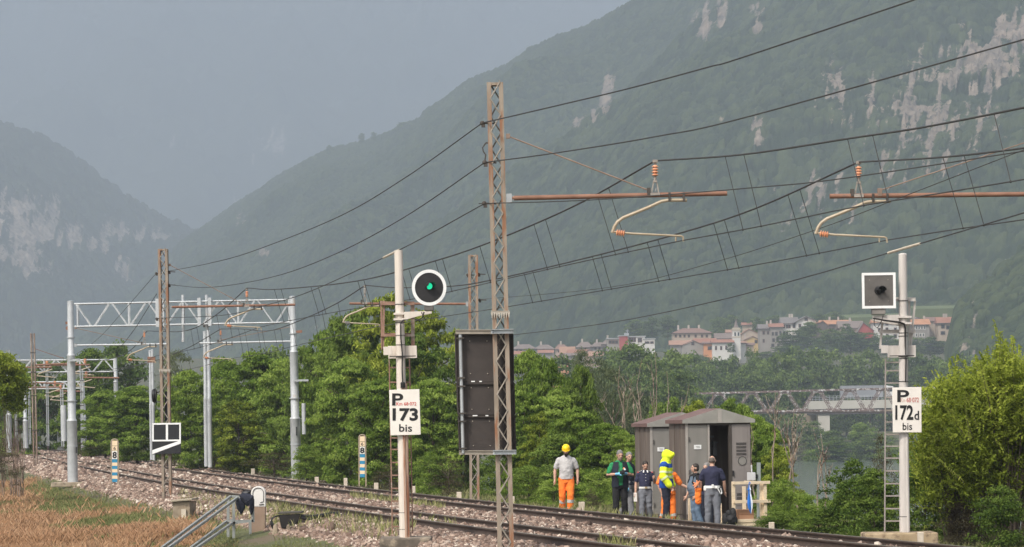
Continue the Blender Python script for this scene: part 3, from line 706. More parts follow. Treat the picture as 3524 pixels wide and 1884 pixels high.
# single posts of the far part of the line
def hpost(label, xt, yt, xb, yb, Y, w, m, foot=True, cat='post'):
    o = thing('line_post', label, cat, W(xb, yb, Y), 'posts along the far part of the line'); B, T = W(xb, yb, Y), W(xt, yt, Y)
    mb = MB(); mb.bar(B, T, .012, w * .9, (0, 1, 0)); 
    for s in (-1, 1): mb.bar(B + V3((s * w / 2, 0, 0)), T + V3((s * w / 2, 0, 0)), w * .34, w, (0, 1, 0))
    mb.build('shaft', m, o)
    mb = MB()
    for f in (.3, .55, .72, .86): mb.box(B.lerp(T, f), (w * 1.5, w * 1.2, .05))
    mb.build('clamp', M_mastdark, o)
    if foot:
        mb = MB(); mb._lathe(B - V3((0, 0, .3)), (0, 0, 1), [(0, w * 2.5), (.22, w * 2.5), (.3, w * 1.6)], 18); mb.build('footing', M_conc, o)
    return o
M_hrust = mat('rust_brown_post', (.20, .135, .10), (.30, .22, .17), 2, .75, .1, c3=(.36, .30, .25), s3=.8, t3=.5, stretch=(1, 1, .6))
hp = hpost('tall rusty steel post on a yellowed concrete foot, left of the big portal', 82, 839, 90, 1187, 196, .21, M_hrust)
m = MB(); m.tube([W(90, 919, 196), W(195, 914, 196)], .06, 8); m.tube([W(90, 963, 196), W(160, 966, 196)], .05, 8); m.tube([W(88, 878, 196), W(160, 902, 196)], .02, 6); m.build('cantilever_pipe', M_rustpipe, hp, smooth=True)
hpost('pale post with its top poking above the bush at the left edge', 20, 880, 24, 1135, 250, .2, M_galv, False)
for x, yt, yb, Y, w, lab in ((120, 940, 1122, 222, .13, 'slender grey post standing right of the rusty one, far up the line'), (41, 1010, 1118, 228, .12, 'short far grey post just beside the bush at the left'), (62, 1000, 1116, 232, .11, 'far pale post with grey cabinet beside it'), (75, 985, 1118, 226, .11, 'far grey post almost touching the rusty post'), (157, 980, 1124, 205, .15, 'far grey post carrying the white counterweight drum'), (207, 930, 1132, 198, .15, 'slim grey post to the right of the big portal leg, before dark trees'), (306, 1045, 1132, 200, .08, 'thin white pole right of the small portal leg')):
    hpost(lab, x - 2, yt, x + 1, yb, Y, w, M_galv, False)
def lbox(label, x0, x1, y0, y1, Y, m):
    o = thing('lineside_cabinet', label, 'cabinet', W((x0 + x1) / 2, y1, Y)); a, b = W(x0, y1, Y), W(x1, y0, Y); w = b.x - a.x; h = b.z - a.z
    mb = MB(); mb.box(((a.x + b.x) / 2, Y, (a.z + b.z) / 2), (w, w * .7, h)); mb.build('body', m, o, bev=.02)
    mb = MB(); mb.box(((a.x + b.x) / 2, Y, b.z + .03), (w * 1.1, w * .8, .06)); mb.build('lid', m, o)
    mb = MB(); mb.box(((a.x + b.x) / 2, Y - w * .36, (a.z + b.z) / 2), (w * .8, .03, h * .85)); mb.build('door', m, o)
lbox('grey-blue cabinet right of the tall rusty post', 145, 161, 1085, 1133, 240, M_galv)
lbox('grey cabinet left of the tall rusty post', 85, 102, 1080, 1128, 300, M_galv)
lbox('rusty brown box by the far track, right of the small portal leg', 345, 368, 1115, 1146, 190, M_hrust)

# ---------------------------------------------------------------- wires
def catmull(pts, n=8):
    P = [V3(p) for p in pts]; P = [P[0] * 2 - P[1]] + P + [P[-1] * 2 - P[-2]]; out = []
    for i in range(1, len(P) - 2):
        for j in range(n):
            t = j / n; a, b, c, d = P[i - 1], P[i], P[i + 1], P[i + 2]
            out.append(.5 * ((2 * b) + (c - a) * t + (2 * a - 5 * b + 4 * c - d) * t * t + (3 * b - a - 3 * c + d) * t ** 3))
    out.append(P[-2]); return out
def plan_hit(x, y, A, B):
    a, b = ray(x, y); den = a * (B.y - A.y) - (B.x - A.x)
    if abs(den) < 1e-9: return A.y
    f = (A.x - a * A.y) / den
    return A.y + f * (B.y - A.y)
def wire_pts(a, mids, b):
    A, B = W(*a), W(*b); pts = [A]
    for x, y in mids: pts.append(W(x, y, plan_hit(x, y, A, B)))
    return catmull(pts + [B])
def wire(label, a, mids, b, r=.010, name='overhead_wire', group='overhead wires along the line'):
    p = wire_pts(a, mids, b); o = thing(name, label, 'wire', p[0], group)
    MB().tube(p, r, 6, False).build('conductor', M_wire, o, smooth=True)
    return o, p
def zat(p, x):    # point of a wire at photo column x
    best = None
    for i in range(len(p) - 1):
        xa = PX(p[i].x, p[i].y, p[i].z)[0]; xb = PX(p[i + 1].x, p[i + 1].y, p[i + 1].z)[0]
        if (xa - x) * (xb - x) <= 0 and xa != xb: return p[i].lerp(p[i + 1], (x - xa) / (xb - xa))
    return None
def catenary(label, me, co, drops, slant=.30, r=.0125):
    pm, pc = wire_pts(*me), wire_pts(*co); o = thing('catenary_line', label, 'overhead line', pm[0], 'overhead wires along the line')
    MB().tube(pm, r * 1.4, 6, False).build('messenger_wire', M_wire, o, smooth=True); MB().tube(pc, r * .9, 6, False).build('contact_wire', M_wire, o, smooth=True)
    for x in drops:
        a = zat(pm, x)
        if a is None: continue
        ya = PX(a.x, a.y, a.z)[1]; b = zat(pc, x + 30)
        if b is None: continue
        yb = PX(b.x, b.y, b.z)[1]; b = zat(pc, x + slant * (yb - ya)) or b
        m = MB(); m.tube([a, b], .0072, 5, False); m.ball(a, .018, 6, 4); m.ball(b, .022, 6, 4); m.build('dropper', M_wire, o)
    return o
catenary('sagging messenger and contact pair between the left mast and the middle bracket, nearer track', ((621, 725, Y2), [(700, 728), (900, 707), (1100, 655), (1250, 603), (1450, 516)], (1648, 405, Y1)), ((655, 823, Y2), [(750, 803), (880, 779), (1080, 745), (1281, 700), (1472, 657)], (1719, 605, Y1 - .3)),
         [690, 707, 782, 800, 900, 915, 1010, 1028, 1095, 1113, 1207, 1343, 1372, 1502, 1531])
catenary('messenger and contact pair crossing the upper right, above the nearer track', ((1648, 405, Y1), [(1870, 389), (2135, 349), (2370, 312)], (2900, 205, 41)), ((1719, 605, Y1 - .3), [(1901, 572), (2158, 520), (2400, 481)], (2900, 398, 41)), [1824, 1871, 2132, 2195, 2501, 2576, 2700], .24)
catenary('messenger and contact pair over the farther track, left of the right-hand bracket', ((919, 718, Y3), [(1000, 724), (1140, 720), (1250, 702), (1472, 650), (1700, 590), (1900, 525)], (2160, 408, Y4)), ((950, 822, Y3), [(1100, 799), (1289, 770), (1535, 728), (1900, 667)], (2240, 603, Y4)),
         [1318, 1340, 1490, 1512, 1628, 1655, 1795, 1822, 1982, 2012], .30)
catenary('messenger and contact pair over the farther track at the right edge', ((2160, 408, Y4), [(2370, 396), (2576, 373)], (2900, 330, 44)), ((2240, 603, Y4), [(2400, 578), (2576, 553)], (2900, 508, 44)), [2372, 2425, 2700], .28)
catenary('steep messenger and contact pair from the left mast to the large portal, nearer track', ((621, 725, Y2), [(547, 790), (470, 832)], (370, 833, YG)), ((655, 823, Y2), [(560, 857), (480, 880)], (392, 896, YG)), [480, 495, 520, 545, 570], .2)
catenary('messenger and contact pair between the portal and the pale mast, farther track', ((919, 718, Y3), [(850, 762), (770, 800), (680, 832), (610, 828)], (555, 828, YG)), ((950, 822, Y3), [(850, 845), (760, 866), (660, 890)], (583, 902, YG)), [600, 615, 648, 660, 690, 705, 735, 790, 810, 850], .2)
catenary('far messenger and contact pair running from the portal to the small portal, nearer track', ((370, 833, YG), [(330, 880), (280, 903)], (214, 908, 215)), ((392, 896, YG), [(330, 925)], (226, 944, 215)), [300, 330], .2)
catenary('far messenger and contact pair running from the portal to the small portal, farther track', ((555, 828, YG), [(480, 872), (400, 905), (330, 922)], (217, 938, 215)), ((583, 902, YG), [(480, 928), (360, 950)], (230, 972, 215)), [380, 400, 450, 470], .2)
wire('topmost feeder wire rising from the tall mast to the upper right', (1213, 310, Y1), [(1389, 269), (1578, 224), (1779, 170), (1901, 134)], (2700, -135, 42), .0125)
wire('topmost feeder wire sagging from the tall mast down to the left mast', (427, 682, Y2), [(530, 662), (637, 632), (849, 547), (1020, 447)], (1213, 310, Y1), .0105)
wire('second feeder wire running right from the tall mast under the topmost one', (1220, 409, Y1), [(1393, 386), (1650, 344), (1901, 289)], (2900, 8, 41), .0125)
wire('second feeder wire sagging from the tall mast to the left mast', (427, 717, Y2), [(531, 723), (690, 696), (849, 637), (1020, 545)], (1220, 409, Y1), .0105)
wire('feeder wire passing just below the orange bracket and on to the right', (1220, 512, Y1), [(1225, 512), (1493, 503), (1901, 472), (2158, 444)], (2900, 330, 42), .0105)
wo, wp = wire('third feeder wire descending left past the top of the round signal post', (396, 801, Y2), [(564, 793), (676, 766), (786, 731), (1009, 627)], (1220, 512, Y1), .0105)
m = MB(); m.tube([wp[i] for i in range(len(wp)) if 965 < PX(*wp[i])[0] < 1006] or [wp[-6], wp[-5]], .028, 8)
a_, b_ = zat(wp, 965), zat(wp, 1004); m = MB(); m.tube([a_, b_], .026, 8); m.build('sleeve', M_concpale, wo)
wo, wp = wire('lowest wire with a white sleeve, rising to the right above the square signal', (1206, 852, Y3), [(1290, 843), (1535, 812), (1800, 758), (2047, 692), (2163, 658)], (2900, 440, 42), .011)
a_, b_ = zat(wp, 2235), zat(wp, 2315); m = MB(); m.tube([a_, b_], .024, 8); m.build('sleeve', M_concpale, wo)
wire('thin slack wire from the pale mast to the right edge', (1206, 754, Y3), [(1535, 723), (1804, 658), (2068, 573), (2254, 502)], (2800, 290, 43), .0075)
wire('short wire dropping from the left mast toward the big portal leg', (393, 688, Y2), [(300, 795), (240, 858)], (170, 905, 180), .010)
wire('second wire dropping from the left mast toward the small portal', (394, 740, Y2), [(330, 840), (285, 885)], (200, 930, 200), .012)
wire('short wire falling left from the big portal leg', (171, 900, YG), [(140, 945)], (95, 975, 190), .012)
# ================================================================== SIGNALS
M_cream = mat('cream_painted_steel', (.60, .53, .46), (.70, .63, .56), 3, .55, c3=(.50, .34, .22), s3=1.4, t3=.66, stretch=(4, 4, .4))
M_creamrust = mat('rust_streaked_cream', (.42, .27, .19), (.55, .42, .33), 6, .65, c3=(.30, .13, .07), s3=5, t3=.5, stretch=(3, 3, .12))
M_plate = mat('plate_white', (.74, .69, .63), (.80, .76, .70), 2, .5, c3=(.68, .58, .47), s3=1.5, t3=.66)
M_ladder = mat('rusty_ladder', (.22, .12, .08), (.32, .20, .15), 5, .7, c3=(.42, .36, .31), s3=2, t3=.55)
M_cable = flat('black_cable', (.015, .014, .014), .5)
M_darkpanel = mat('signal_black', (.016, .015, .016), (.028, .026, .027), 6, .55)
M_greypanel = mat('signal_grey', (.10, .092, .085), (.14, .13, .12), 6, .6)
M_letter = flat('lettering_black', (.012, .012, .013), .6)
M_red = flat('lettering_red', (.55, .05, .04), .6)
M_glassgreen = flat('green_lamp', (.01, .52, .26), .2, emit=.8)

def pl(x, y, Y): return W(x, y, Y)
def sheet(parent, name, pts, Y, th, m, bev=0):
    mb = MB(); mb.prism([pl(*p, Y) for p in pts][::-1], (0, th, 0)); return mb.build(name, m, parent, bev=bev)
def letters(parent, Y, rows):
    for (txt, x0, x1, y0, y1, m, b) in rows:
        a = pl(x0, y1, Y); ex = (pl(x1, y1, Y) - a); ez = (pl(x0, y0, Y) - a); w, h = ex.length, ez.length
        text_mesh('lettering', txt, m, parent, a, ex / w, ez / h, w, h, (0, -1, 0), b, .006)
def ladder(t, name, m, xa, xb, y0, y1, lean, Y, ys, w=.035):
    mb = MB()
    for x in (xa, xb): mb.bar(pl(x, y0, Y), pl(x + lean, y1, Y), w * .7, w * 1.3)
    for y in ys:
        f = (y - y0) / (y1 - y0); mb.bar(pl(xa + lean * f, y, Y), pl(xb + lean * f, y, Y), .028, .028)
    return mb.build(name, m, t)

# --- signal 173, round
YS = 63.5
sg = thing('light_signal', 'cream signal post with a round black disc lit green and plate 173', 'railway signal', W(1017, 1353, YS), 'light signals beside the line')
m = MB(); m.tube([W(1017, 1356, YS), W(1009, 960, YS), W(1002.5, 630, YS)], [.102, .096, .088], 18); m.build('post', M_cream, sg, smooth=True)
m = MB(); m.tube([W(1013, 965, YS - .06), W(1021, 1354, YS - .06)], .045, 10); m.tube([W(1018.5, 965, YS - .02), W(1026.5, 1354, YS - .02)], .05, 10); m.build('conduit', M_creamrust, sg, smooth=True)
def signal_head(t, cx, cy, rx, ry, Y, yaw, square, mface):
    c = W(cx, cy, Y); s = 1 / ppm(Y); a = R(yaw)
    ex, ey, ez = V3((math.cos(a), math.sin(a), 0)), V3((-math.sin(a), math.cos(a), 0)), V3((0, 0, 1))
    if square:
        w, h = rx * s, ry * s; m = MB(); m.box(c, (2 * w, .03, 2 * h), (ex, ey, ez)); d = m.build('background_plate', mface, t, bev=.01)
        m = MB()
        for p, q, ww in (((-1, 1), (1, 1), 1), ((-1, -1), (1, -1), 1)): m.bar(c + ex * (p[0] * w) + ez * (p[1] * (h - .022)) - ey * .02, c + ex * (q[0] * w) + ez * (q[1] * (h - .022)) - ey * .02, .05, .012, tuple(ey))
        for sx in (-1, 1): m.bar(c + ex * (sx * (w - .025)) - ez * (h - .047) - ey * .02, c + ex * (sx * (w - .025)) + ez * (h - .047) - ey * .02, .012, .05, tuple(ex))
        m.build('border', M_white, d)
    else:
        r = rx * s; m = MB(); m._lathe(c, ey, [(0, r * .86), (.02, r * .86)], 48); d = m.build('background_disc', mface, t)
        m = MB(); n = 48; P = []
        for k in range(n):
            q = 2 * math.pi * k / n
            for rr, dy in ((r * .825, -.012), (r, -.012), (r, .025), (r * .825, .025)): P.append(c + ex * (math.cos(q) * rr) + ez * (math.sin(q) * rr * ry / rx) + ey * dy)
        m.add(P, [(4 * k + i, 4 * k + (i + 1) % 4, 4 * ((k + 1) % n) + (i + 1) % 4, 4 * ((k + 1) % n) + i) for k in range(n) for i in range(4)]); m.build('border', M_white, d)
    m = MB()
    for sx in (-.55, .55):
        for sz in (-.6, .6): m.ball(c + ex * (sx * rx * s) + ez * (sz * ry * s) - ey * .02, .010, 6, 4)
    m.build('screws', M_lace, d)
    # lamp: dark bore, glass, hood
    o = c + ez * (.03 if not square else 0) - ey * .014; rl = .075
    m = MB(); m._lathe(o, -ey, [(0, rl * 1.1), (.02, rl * 1.1), (.02, rl * .95), (.004, rl * .9)], 24); m.build('lamp_bezel', M_black, t)
    m = MB(); m.ball(o - ey * .012, (rl * .9, .012, rl * .9), 20, 8); m.build('lamp_glass', M_glassgreen if not square else mat('dark_lens', (.01, .01, .012), (.02, .02, .022), 5, .15), t, smooth=True)
    hd = (-ey * .97 + ex * .32).normalized(); m = MB(); P = []; n = 18
    for k in range(n + 1):
        q = R(-35) + R(250) * k / n
        for rr, L in ((rl * 1.06, 0), (rl * 1.06, .17 if abs(k - n / 2) < n * .36 else .08), (rl * 1.16, .17 if abs(k - n / 2) < n * .36 else .08), (rl * 1.16, 0)):
            P.append(o + ex * (math.cos(q) * rr) + ez * (math.sin(q) * rr) + hd * L)
    m.add(P, [(4 * k + i, 4 * k + (i + 1) % 4, 4 * (k + 1) + (i + 1) % 4, 4 * (k + 1) + i) for k in range(n) for i in range(4)] + [(0, 1, 2, 3), (4 * n + 3, 4 * n + 2, 4 * n + 1, 4 * n)]); m.build('hood', M_black, t)
    m = MB(); m.box(c - ez * (ry * s + .045) + ey * .12, (.19 if not square else .26, .24, .11 if not square else .15)); m.build('lamp_housing', M_greypanel if not square else mat('housing_grey', (.2, .185, .17), (.27, .25, .23), 4, .6), t, bev=.012)
    m = MB(); m.lathe(c + ey * .02, ey, [(0, .26), (.1, .24), (.24, .16), (.3, .05)], 20); m.build('rear_casing', M_black, t, smooth=True)
signal_head(sg, 1079.5, 724, 43.5, 45.5, YS - .16, 6, False, M_darkpanel)
m = MB(); a, b = W(1017, 790, YS - .1), W(1086, 784, YS - .1)
m.prism([W(1017, 806, YS - .14), W(1052, 796, YS - .14), W(1086, 789, YS - .14), W(1086, 783, YS - .14), W(1017, 785, YS - .14)], (0, .12, 0)); m.build('head_bracket', M_cream, sg, bev=.006)
for y in (790, 804):
    m = MB(); m.box(W(1007, y, YS), (.27, .27, .04)); m.build('bracket_clamp', M_cream, sg)
# basket frame
for y, x0, x1 in ((765, 958, 1042), (844, 958, 1043)):
    MB().bar(W(x0, y, YS + .15), W(x1, y, YS + .15), .06, .05, (0, 0, 1)).build('basket_rail', M_ladder, sg); MB().bar(W(x0, y - 3, YS + .35), W(x1, y - 3, YS + .35), .05, .05, (0, 0, 1)).build('basket_rail', M_ladder, sg)
for xa, xb, y0, y1 in ((959, 961, 757, 880), (966, 964, 757, 880), (1035, 1037, 760, 872), (1040, 1041, 760, 872)): MB().bar(W(xa, y0, YS + .2), W(xb, y1, YS + .2), .04, .035).build('basket_upright', M_ladder, sg)
sheet(sg, 'platform_plate', [(976, 871), (1048, 870), (1049, 901), (977, 903)], YS + .08, .03, M_cream, .004)
sheet(sg, 'platform_plate', [(964, 873), (986, 872), (987, 893), (965, 894)], YS - .12, .03, M_cream, .004)
m = MB(); m.bar(W(980, 897, YS - .12), W(1046, 896, YS - .12), .02, .02); m.build('strap', M_cable, sg)
for y in (766, 812, 844, 868, 899, 1290, 1332): MB()._lathe(W(1003 + 14 * (y - 630) / 725, y, YS), (0, 0, 1), [(-.006, .103), (.006, .103)], 16).build('post_band', M_cable, sg)
m = MB(); m.tube([W(1067, 785, YS - .2), W(1062, 800, YS - .2), W(1050, 806, YS - .2), W(1038, 800, YS - .12), W(1014, 806, YS - .13), W(1008, 814, YS - .13), W(1008, 850, YS - .13), W(1012, 890, YS - .14), W(1011.5, 930, YS - .14), W(1013, 962, YS - .12)], .014, 7); m.tube([W(1060, 786, YS - .2), W(1072, 808, YS - .2), W(1075, 798, YS - .2)], .009, 6); m.build('cable', M_cable, sg, smooth=True)
m = MB(); m.lathe(W(1013.5, 976, YS - .13), (0, 0, 1), [(0, .05), (.1, .05), (.12, .035)], 10); m.build('cable_gland', M_cable, sg)
ladder(sg, 'ladder', M_ladder, 979, 1030, 904, 1342, 8, YS + .12, [925, 962, 1000, 1040, 1069, 1102, 1131, 1164, 1196, 1229, 1261, 1292, 1325])
p = sheet(sg, 'number_plate', [(979, 981.5), (1055, 979.5), (1058.5, 1094), (982.5, 1096)], YS - .16, .012, M_plate, .006)
letters(p, YS - .16, [('P', 986.5, 1014.5, 990, 1020.5, M_letter, .022), ('Km 68·072', 997, 1047.5, 1012, 1020.5, M_red, .006), ('173', 987.5, 1051.5, 1027, 1059.5, M_letter, .034), ('bis', 1004, 1036.5, 1067.5, 1086.5, M_letter, .012)])
m = MB(); b = W(1021, 1352, YS); m.hexa([b + V3(q) for q in ((-.55, -.42, -.6), (.55, -.42, -.6), (.55, .5, -.6), (-.55, .5, -.6), (-.53, -.40, 0), (.53, -.40, -.01), (.53, .5, 0.01), (-.53, .5, 0.01))]); m.build('footing', mat('dark_weathered_concrete', (.09, .075, .06), (.2, .165, .13), 4, .95, c3=(.33, .27, .20), s3=3, t3=.5, bump=.4), sg, bev=.03)

# --- signal 172d, square
YT = 59.8
sq = thing('light_signal', 'pale signal post with a square grey lamp plate and plate 172d', 'railway signal', W(2275, 1340, YT), 'light signals beside the line')
m = MB(); m.tube([W(2275, 1342, YT), W(2271, 641, YT)], [.096, .084], 18); m.lathe(W(2271, 641, YT), (0, 0, 1), [(0, .086), (.015, .075), (.03, .03)], 14); m.build('post', mat('pale_painted_steel', (.50, .46, .43), (.60, .56, .52), 3, .55, c3=(.42, .36, .31), s3=1.5, t3=.66, stretch=(4, 4, .4)), sq, smooth=True)
M_pale = MATS['pale_painted_steel']
m = MB(); m.tube([W(2280, 1090, YT - .05), W(2283.5, 1340, YT - .05)], .045, 10); m.build('conduit', M_pale, sq, smooth=True)
signal_head(sq, 2210.5, 731.5, 42.5, 44.5, YT - .16, 0, True, M_greypanel)
m = MB(); m.prism([W(2196, 808, YT - .1), W(2262, 820, YT - .1), W(2262, 792, YT - .1), W(2196, 794, YT - .1)], (0, .12, 0)); m.build('head_bracket', M_pale, sq, bev=.006)
for y in (798, 814):
    m = MB(); m.box(W(2274, y, YT), (.27, .26, .04)); m.build('bracket_clamp', M_pale, sq)
for y, x0, x1 in ((755, 2254, 2303), (836, 2212, 2303)):
    MB().bar(W(x0, y, YT + .15), W(x1, y, YT + .15), .055, .05, (0, 0, 1)).build('basket_rail', M_pale, sq); MB().bar(W(x0, y - 3, YT + .35), W(x1, y - 3, YT + .35), .05, .05, (0, 0, 1)).build('basket_rail', M_pale, sq)
for xa, xb, y0, y1 in ((2221, 2214, 795, 878), (2287, 2288, 757, 880), (2302, 2291, 757, 870)): MB().bar(W(xa, y0, YT + .2), W(xb, y1, YT + .2), .04, .04).build('basket_upright', M_pale, sq)
sheet(sq, 'platform_plate', [(2233, 870), (2304, 869), (2304, 899), (2233, 900)], YT + .1, .03, M_pale, .004)
sheet(sq, 'platform_plate', [(2217, 869), (2234, 869), (2234, 889), (2217, 889)], YT - .1, .03, M_pale, .004)
m = MB(); m.bar(W(2238, 896, YT - .11), W(2300, 895, YT - .11), .018, .018); m.build('strap', M_cable, sq)
for y in (757, 838, 846, 897, 902, 960, 1300): MB()._lathe(W(2271 + 4 * (y - 641) / 700, y, YT), (0, 0, 1), [(-.006, .098), (.006, .098)], 16).build('post_band', M_cable, sq)
m = MB(); m.tube([W(2196, 801, YT - .2), W(2230, 807, YT - .2), W(2262, 811, YT - .14), W(2274, 815, YT - .13), W(2277, 826, YT - .12), W(2277, 870, YT - .12), W(2279, 905, YT - .12), W(2278, 962, YT - .11)], [.015, .018, .02, .02, .018, .012, .014, .012], 7); m.tube([W(2199, 800, YT - .22), W(2199, 818, YT - .22), W(2207, 826, YT - .22), W(2216, 812, YT - .22), W(2222, 794, YT - .2)], .008, 6); m.build('cable', M_cable, sq, smooth=True)
ladder(sq, 'ladder', mat('ladder_grey', (.26, .23, .205), (.36, .325, .295), 4, .6), 2227.5, 2283, 902, 1338, -2, YT + .12, [912, 933, 964, 1000, 1033, 1062, 1093, 1123, 1153, 1185, 1217, 1248, 1280, 1311])
p = sheet(sq, 'number_plate', [(2244.5, 975.5), (2318, 974), (2318.5, 1088.5), (2246, 1088.5)], YT - .16, .012, M_plate, .006)
letters(p, YT - .16, [('P', 2257, 2287, 981.5, 1012, M_letter, .018), ('Km', 2266, 2277, 1002, 1012, flat('lettering_faded_red', (.62, .42, .36)), .0), ('68·072', 2280.5, 2311.5, 1000.5, 1012.5, flat('lettering_dull_red', (.50, .13, .11)), .004), ('172', 2252, 2297.5, 1019.5, 1057.5, M_letter, .028), ('d', 2300, 2312, 1034, 1056.5, M_letter, .02), ('bis', 2270.5, 2294.5, 1064, 1082, M_letter, .01)])
m = MB(); m.box(W(2262, 1359, YT) , (1.42, .9, .31)); m.build('footing', mat('ochre_stained_concrete', (.30, .22, .13), (.48, .38, .25), 4, .9, c3=(.17, .12, .08), s3=3, t3=.5, bump=.3), sq, bev=.03)

# ================================================================== STRIPED POSTS, STUBS
M_tile_w = flat('tile_white', (.78, .76, .72)); M_tile_c = flat('tile_cream', (.80, .62, .42)); M_tile_b = flat('tile_blue', (.03, .24, .42), .5)
def striped(label, x0, x1, ytop, y6, y8, ys0, ys1, yb, Y):
    xc = (x0 + x1) / 2; o = thing('distance_marker', label, 'marker post', W(xc, yb, Y), 'striped marker posts')
    s = 1 / ppm(Y); m = MB()
    for x in (x0 + 2, x1 - 2): m.bar(W(x + (1.2 if x > xc else .6), yb, Y), W(x, ytop + 5, Y), .05, .06)
    m.tube([W(x0 + 2, ytop + 7, Y), W(x0 + 4, ytop + 2, Y), W(xc, ytop, Y), W(x1 - 4, ytop + 2, Y), W(x1 - 2, ytop + 7, Y)], .028, 6); m.build('frame', mat('brown_frame', (.27, .21, .15), (.38, .31, .23), 5, .7), o)
    def tile(a, b, mm, nm='tile'):
        q = MB(); q.prism([W(x0 + 4, b, Y - .02), W(x1 - 4, b, Y - .02), W(x1 - 4, a, Y - .02), W(x0 + 4, a, Y - .02)][::-1], (0, .02, 0)); return q.build(nm, mm, o)
    tile(ytop + 4, y6 - 1, M_tile_c); a = tile(y6, y8 - 1, M_tile_c); b = tile(y8, ys0 - .6, M_tile_w)
    h = (ys1 - ys0) / 7
    for i in range(7): tile(ys0 + i * h, ys0 + (i + 1) * h, M_tile_b if i % 2 == 0 else M_tile_c, 'stripe')
    letters(a, Y - .02, [('6', xc - 3, xc + 3, y6 + 1.5, y8 - 2.5, M_letter, .01)]); letters(b, Y - .02, [('8', xc - 5.5, xc + 5.5, y8 + 2, ys0 - 2.5, M_letter, .04)])
striped('blue and cream striped marker numbered eight, in the ballast beside the big portal', 278, 299, 1105, 1122.5, 1135, 1156, 1213, 1249, 124.5)
striped('blue and cream striped marker numbered eight, on the far side before the trees', 901, 921.5, 1094, 1112, 1124, 1143, 1201, 1224, 116.0)
stub_l = ['tiny white stub farthest left, beyond the far rails', 'white stub right of the big portal leg, behind the far rail', 'taller white stub just left of the far striped marker', 'white stub just right of the far striped marker', 'white stub seen between the ladder and the post of signal 173', 'bright white stub right of signal 173, left of the pale mast foot', 'white stub half hidden behind the tall mast with dark panels', 'white stub beside the feet of the man in the yellow helmet', 'stone stub at the right end of the wooden platform', 'stained stub at the concrete foot of signal 172d']
for (x0, x1, y0, y1), lab in zip(((632, 641, 1179, 1194), (792, 802, 1200, 1217), (865, 874, 1203, 1226), (941, 952, 1215, 1234), (1036, 1045, 1223, 1245), (1149, 1161, 1238, 1258), (1287, 1294.5, 1249, 1272), (1456, 1471, 1263, 1288), (1934, 1948, 1314, 1334), (2308, 2323, 1339, 1369)), stub_l):
    _, Y, _, _ = at((x0 + x1) / 2, GAP + (1.9 if x0 < 2000 else 1.75), y1); a, b = W(x0, y1, Y), W(x1, y0, Y); w = b.x - a.x
    m = MB(); c = V3(((a.x + b.x) / 2, Y, (a.z + b.z) / 2)); m.box(c - V3((0, 0, .1)), (w, w * .7, b.z - a.z + .2)); o = m.build('marker_stub', M_concpale, bev=.012); tag(o, lab, 'stub', 'pale marker stubs beyond the far rails')

# ================================================================== CABINETS, PLATFORM
_, _, gth, _ = at(1727, GAP + 2.6)
EN, ET = V3((math.cos(gth), math.sin(gth), 0)), V3((-math.sin(gth), math.cos(gth), 0)); EZ = V3((0, 0, 1)); AX = (EN, ET, EZ)
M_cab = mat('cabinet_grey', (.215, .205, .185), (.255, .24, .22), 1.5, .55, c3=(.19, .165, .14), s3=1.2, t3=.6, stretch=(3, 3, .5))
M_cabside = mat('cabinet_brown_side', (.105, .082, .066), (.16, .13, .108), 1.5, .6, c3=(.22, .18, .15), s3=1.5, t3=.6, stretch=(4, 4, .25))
M_cabtrim = mat('cabinet_pale_trim', (.34, .31, .28), (.40, .37, .34), 3, .55)
M_roofred = mat('cabinet_roof_brown', (.13, .078, .068), (.185, .115, .10), 4, .7)
M_roofgrey = mat('cabinet_gable_grey', (.26, .25, .225), (.32, .31, .28), 4, .6)
M_void = flat('interior_dark', (.008, .008, .009), .8)
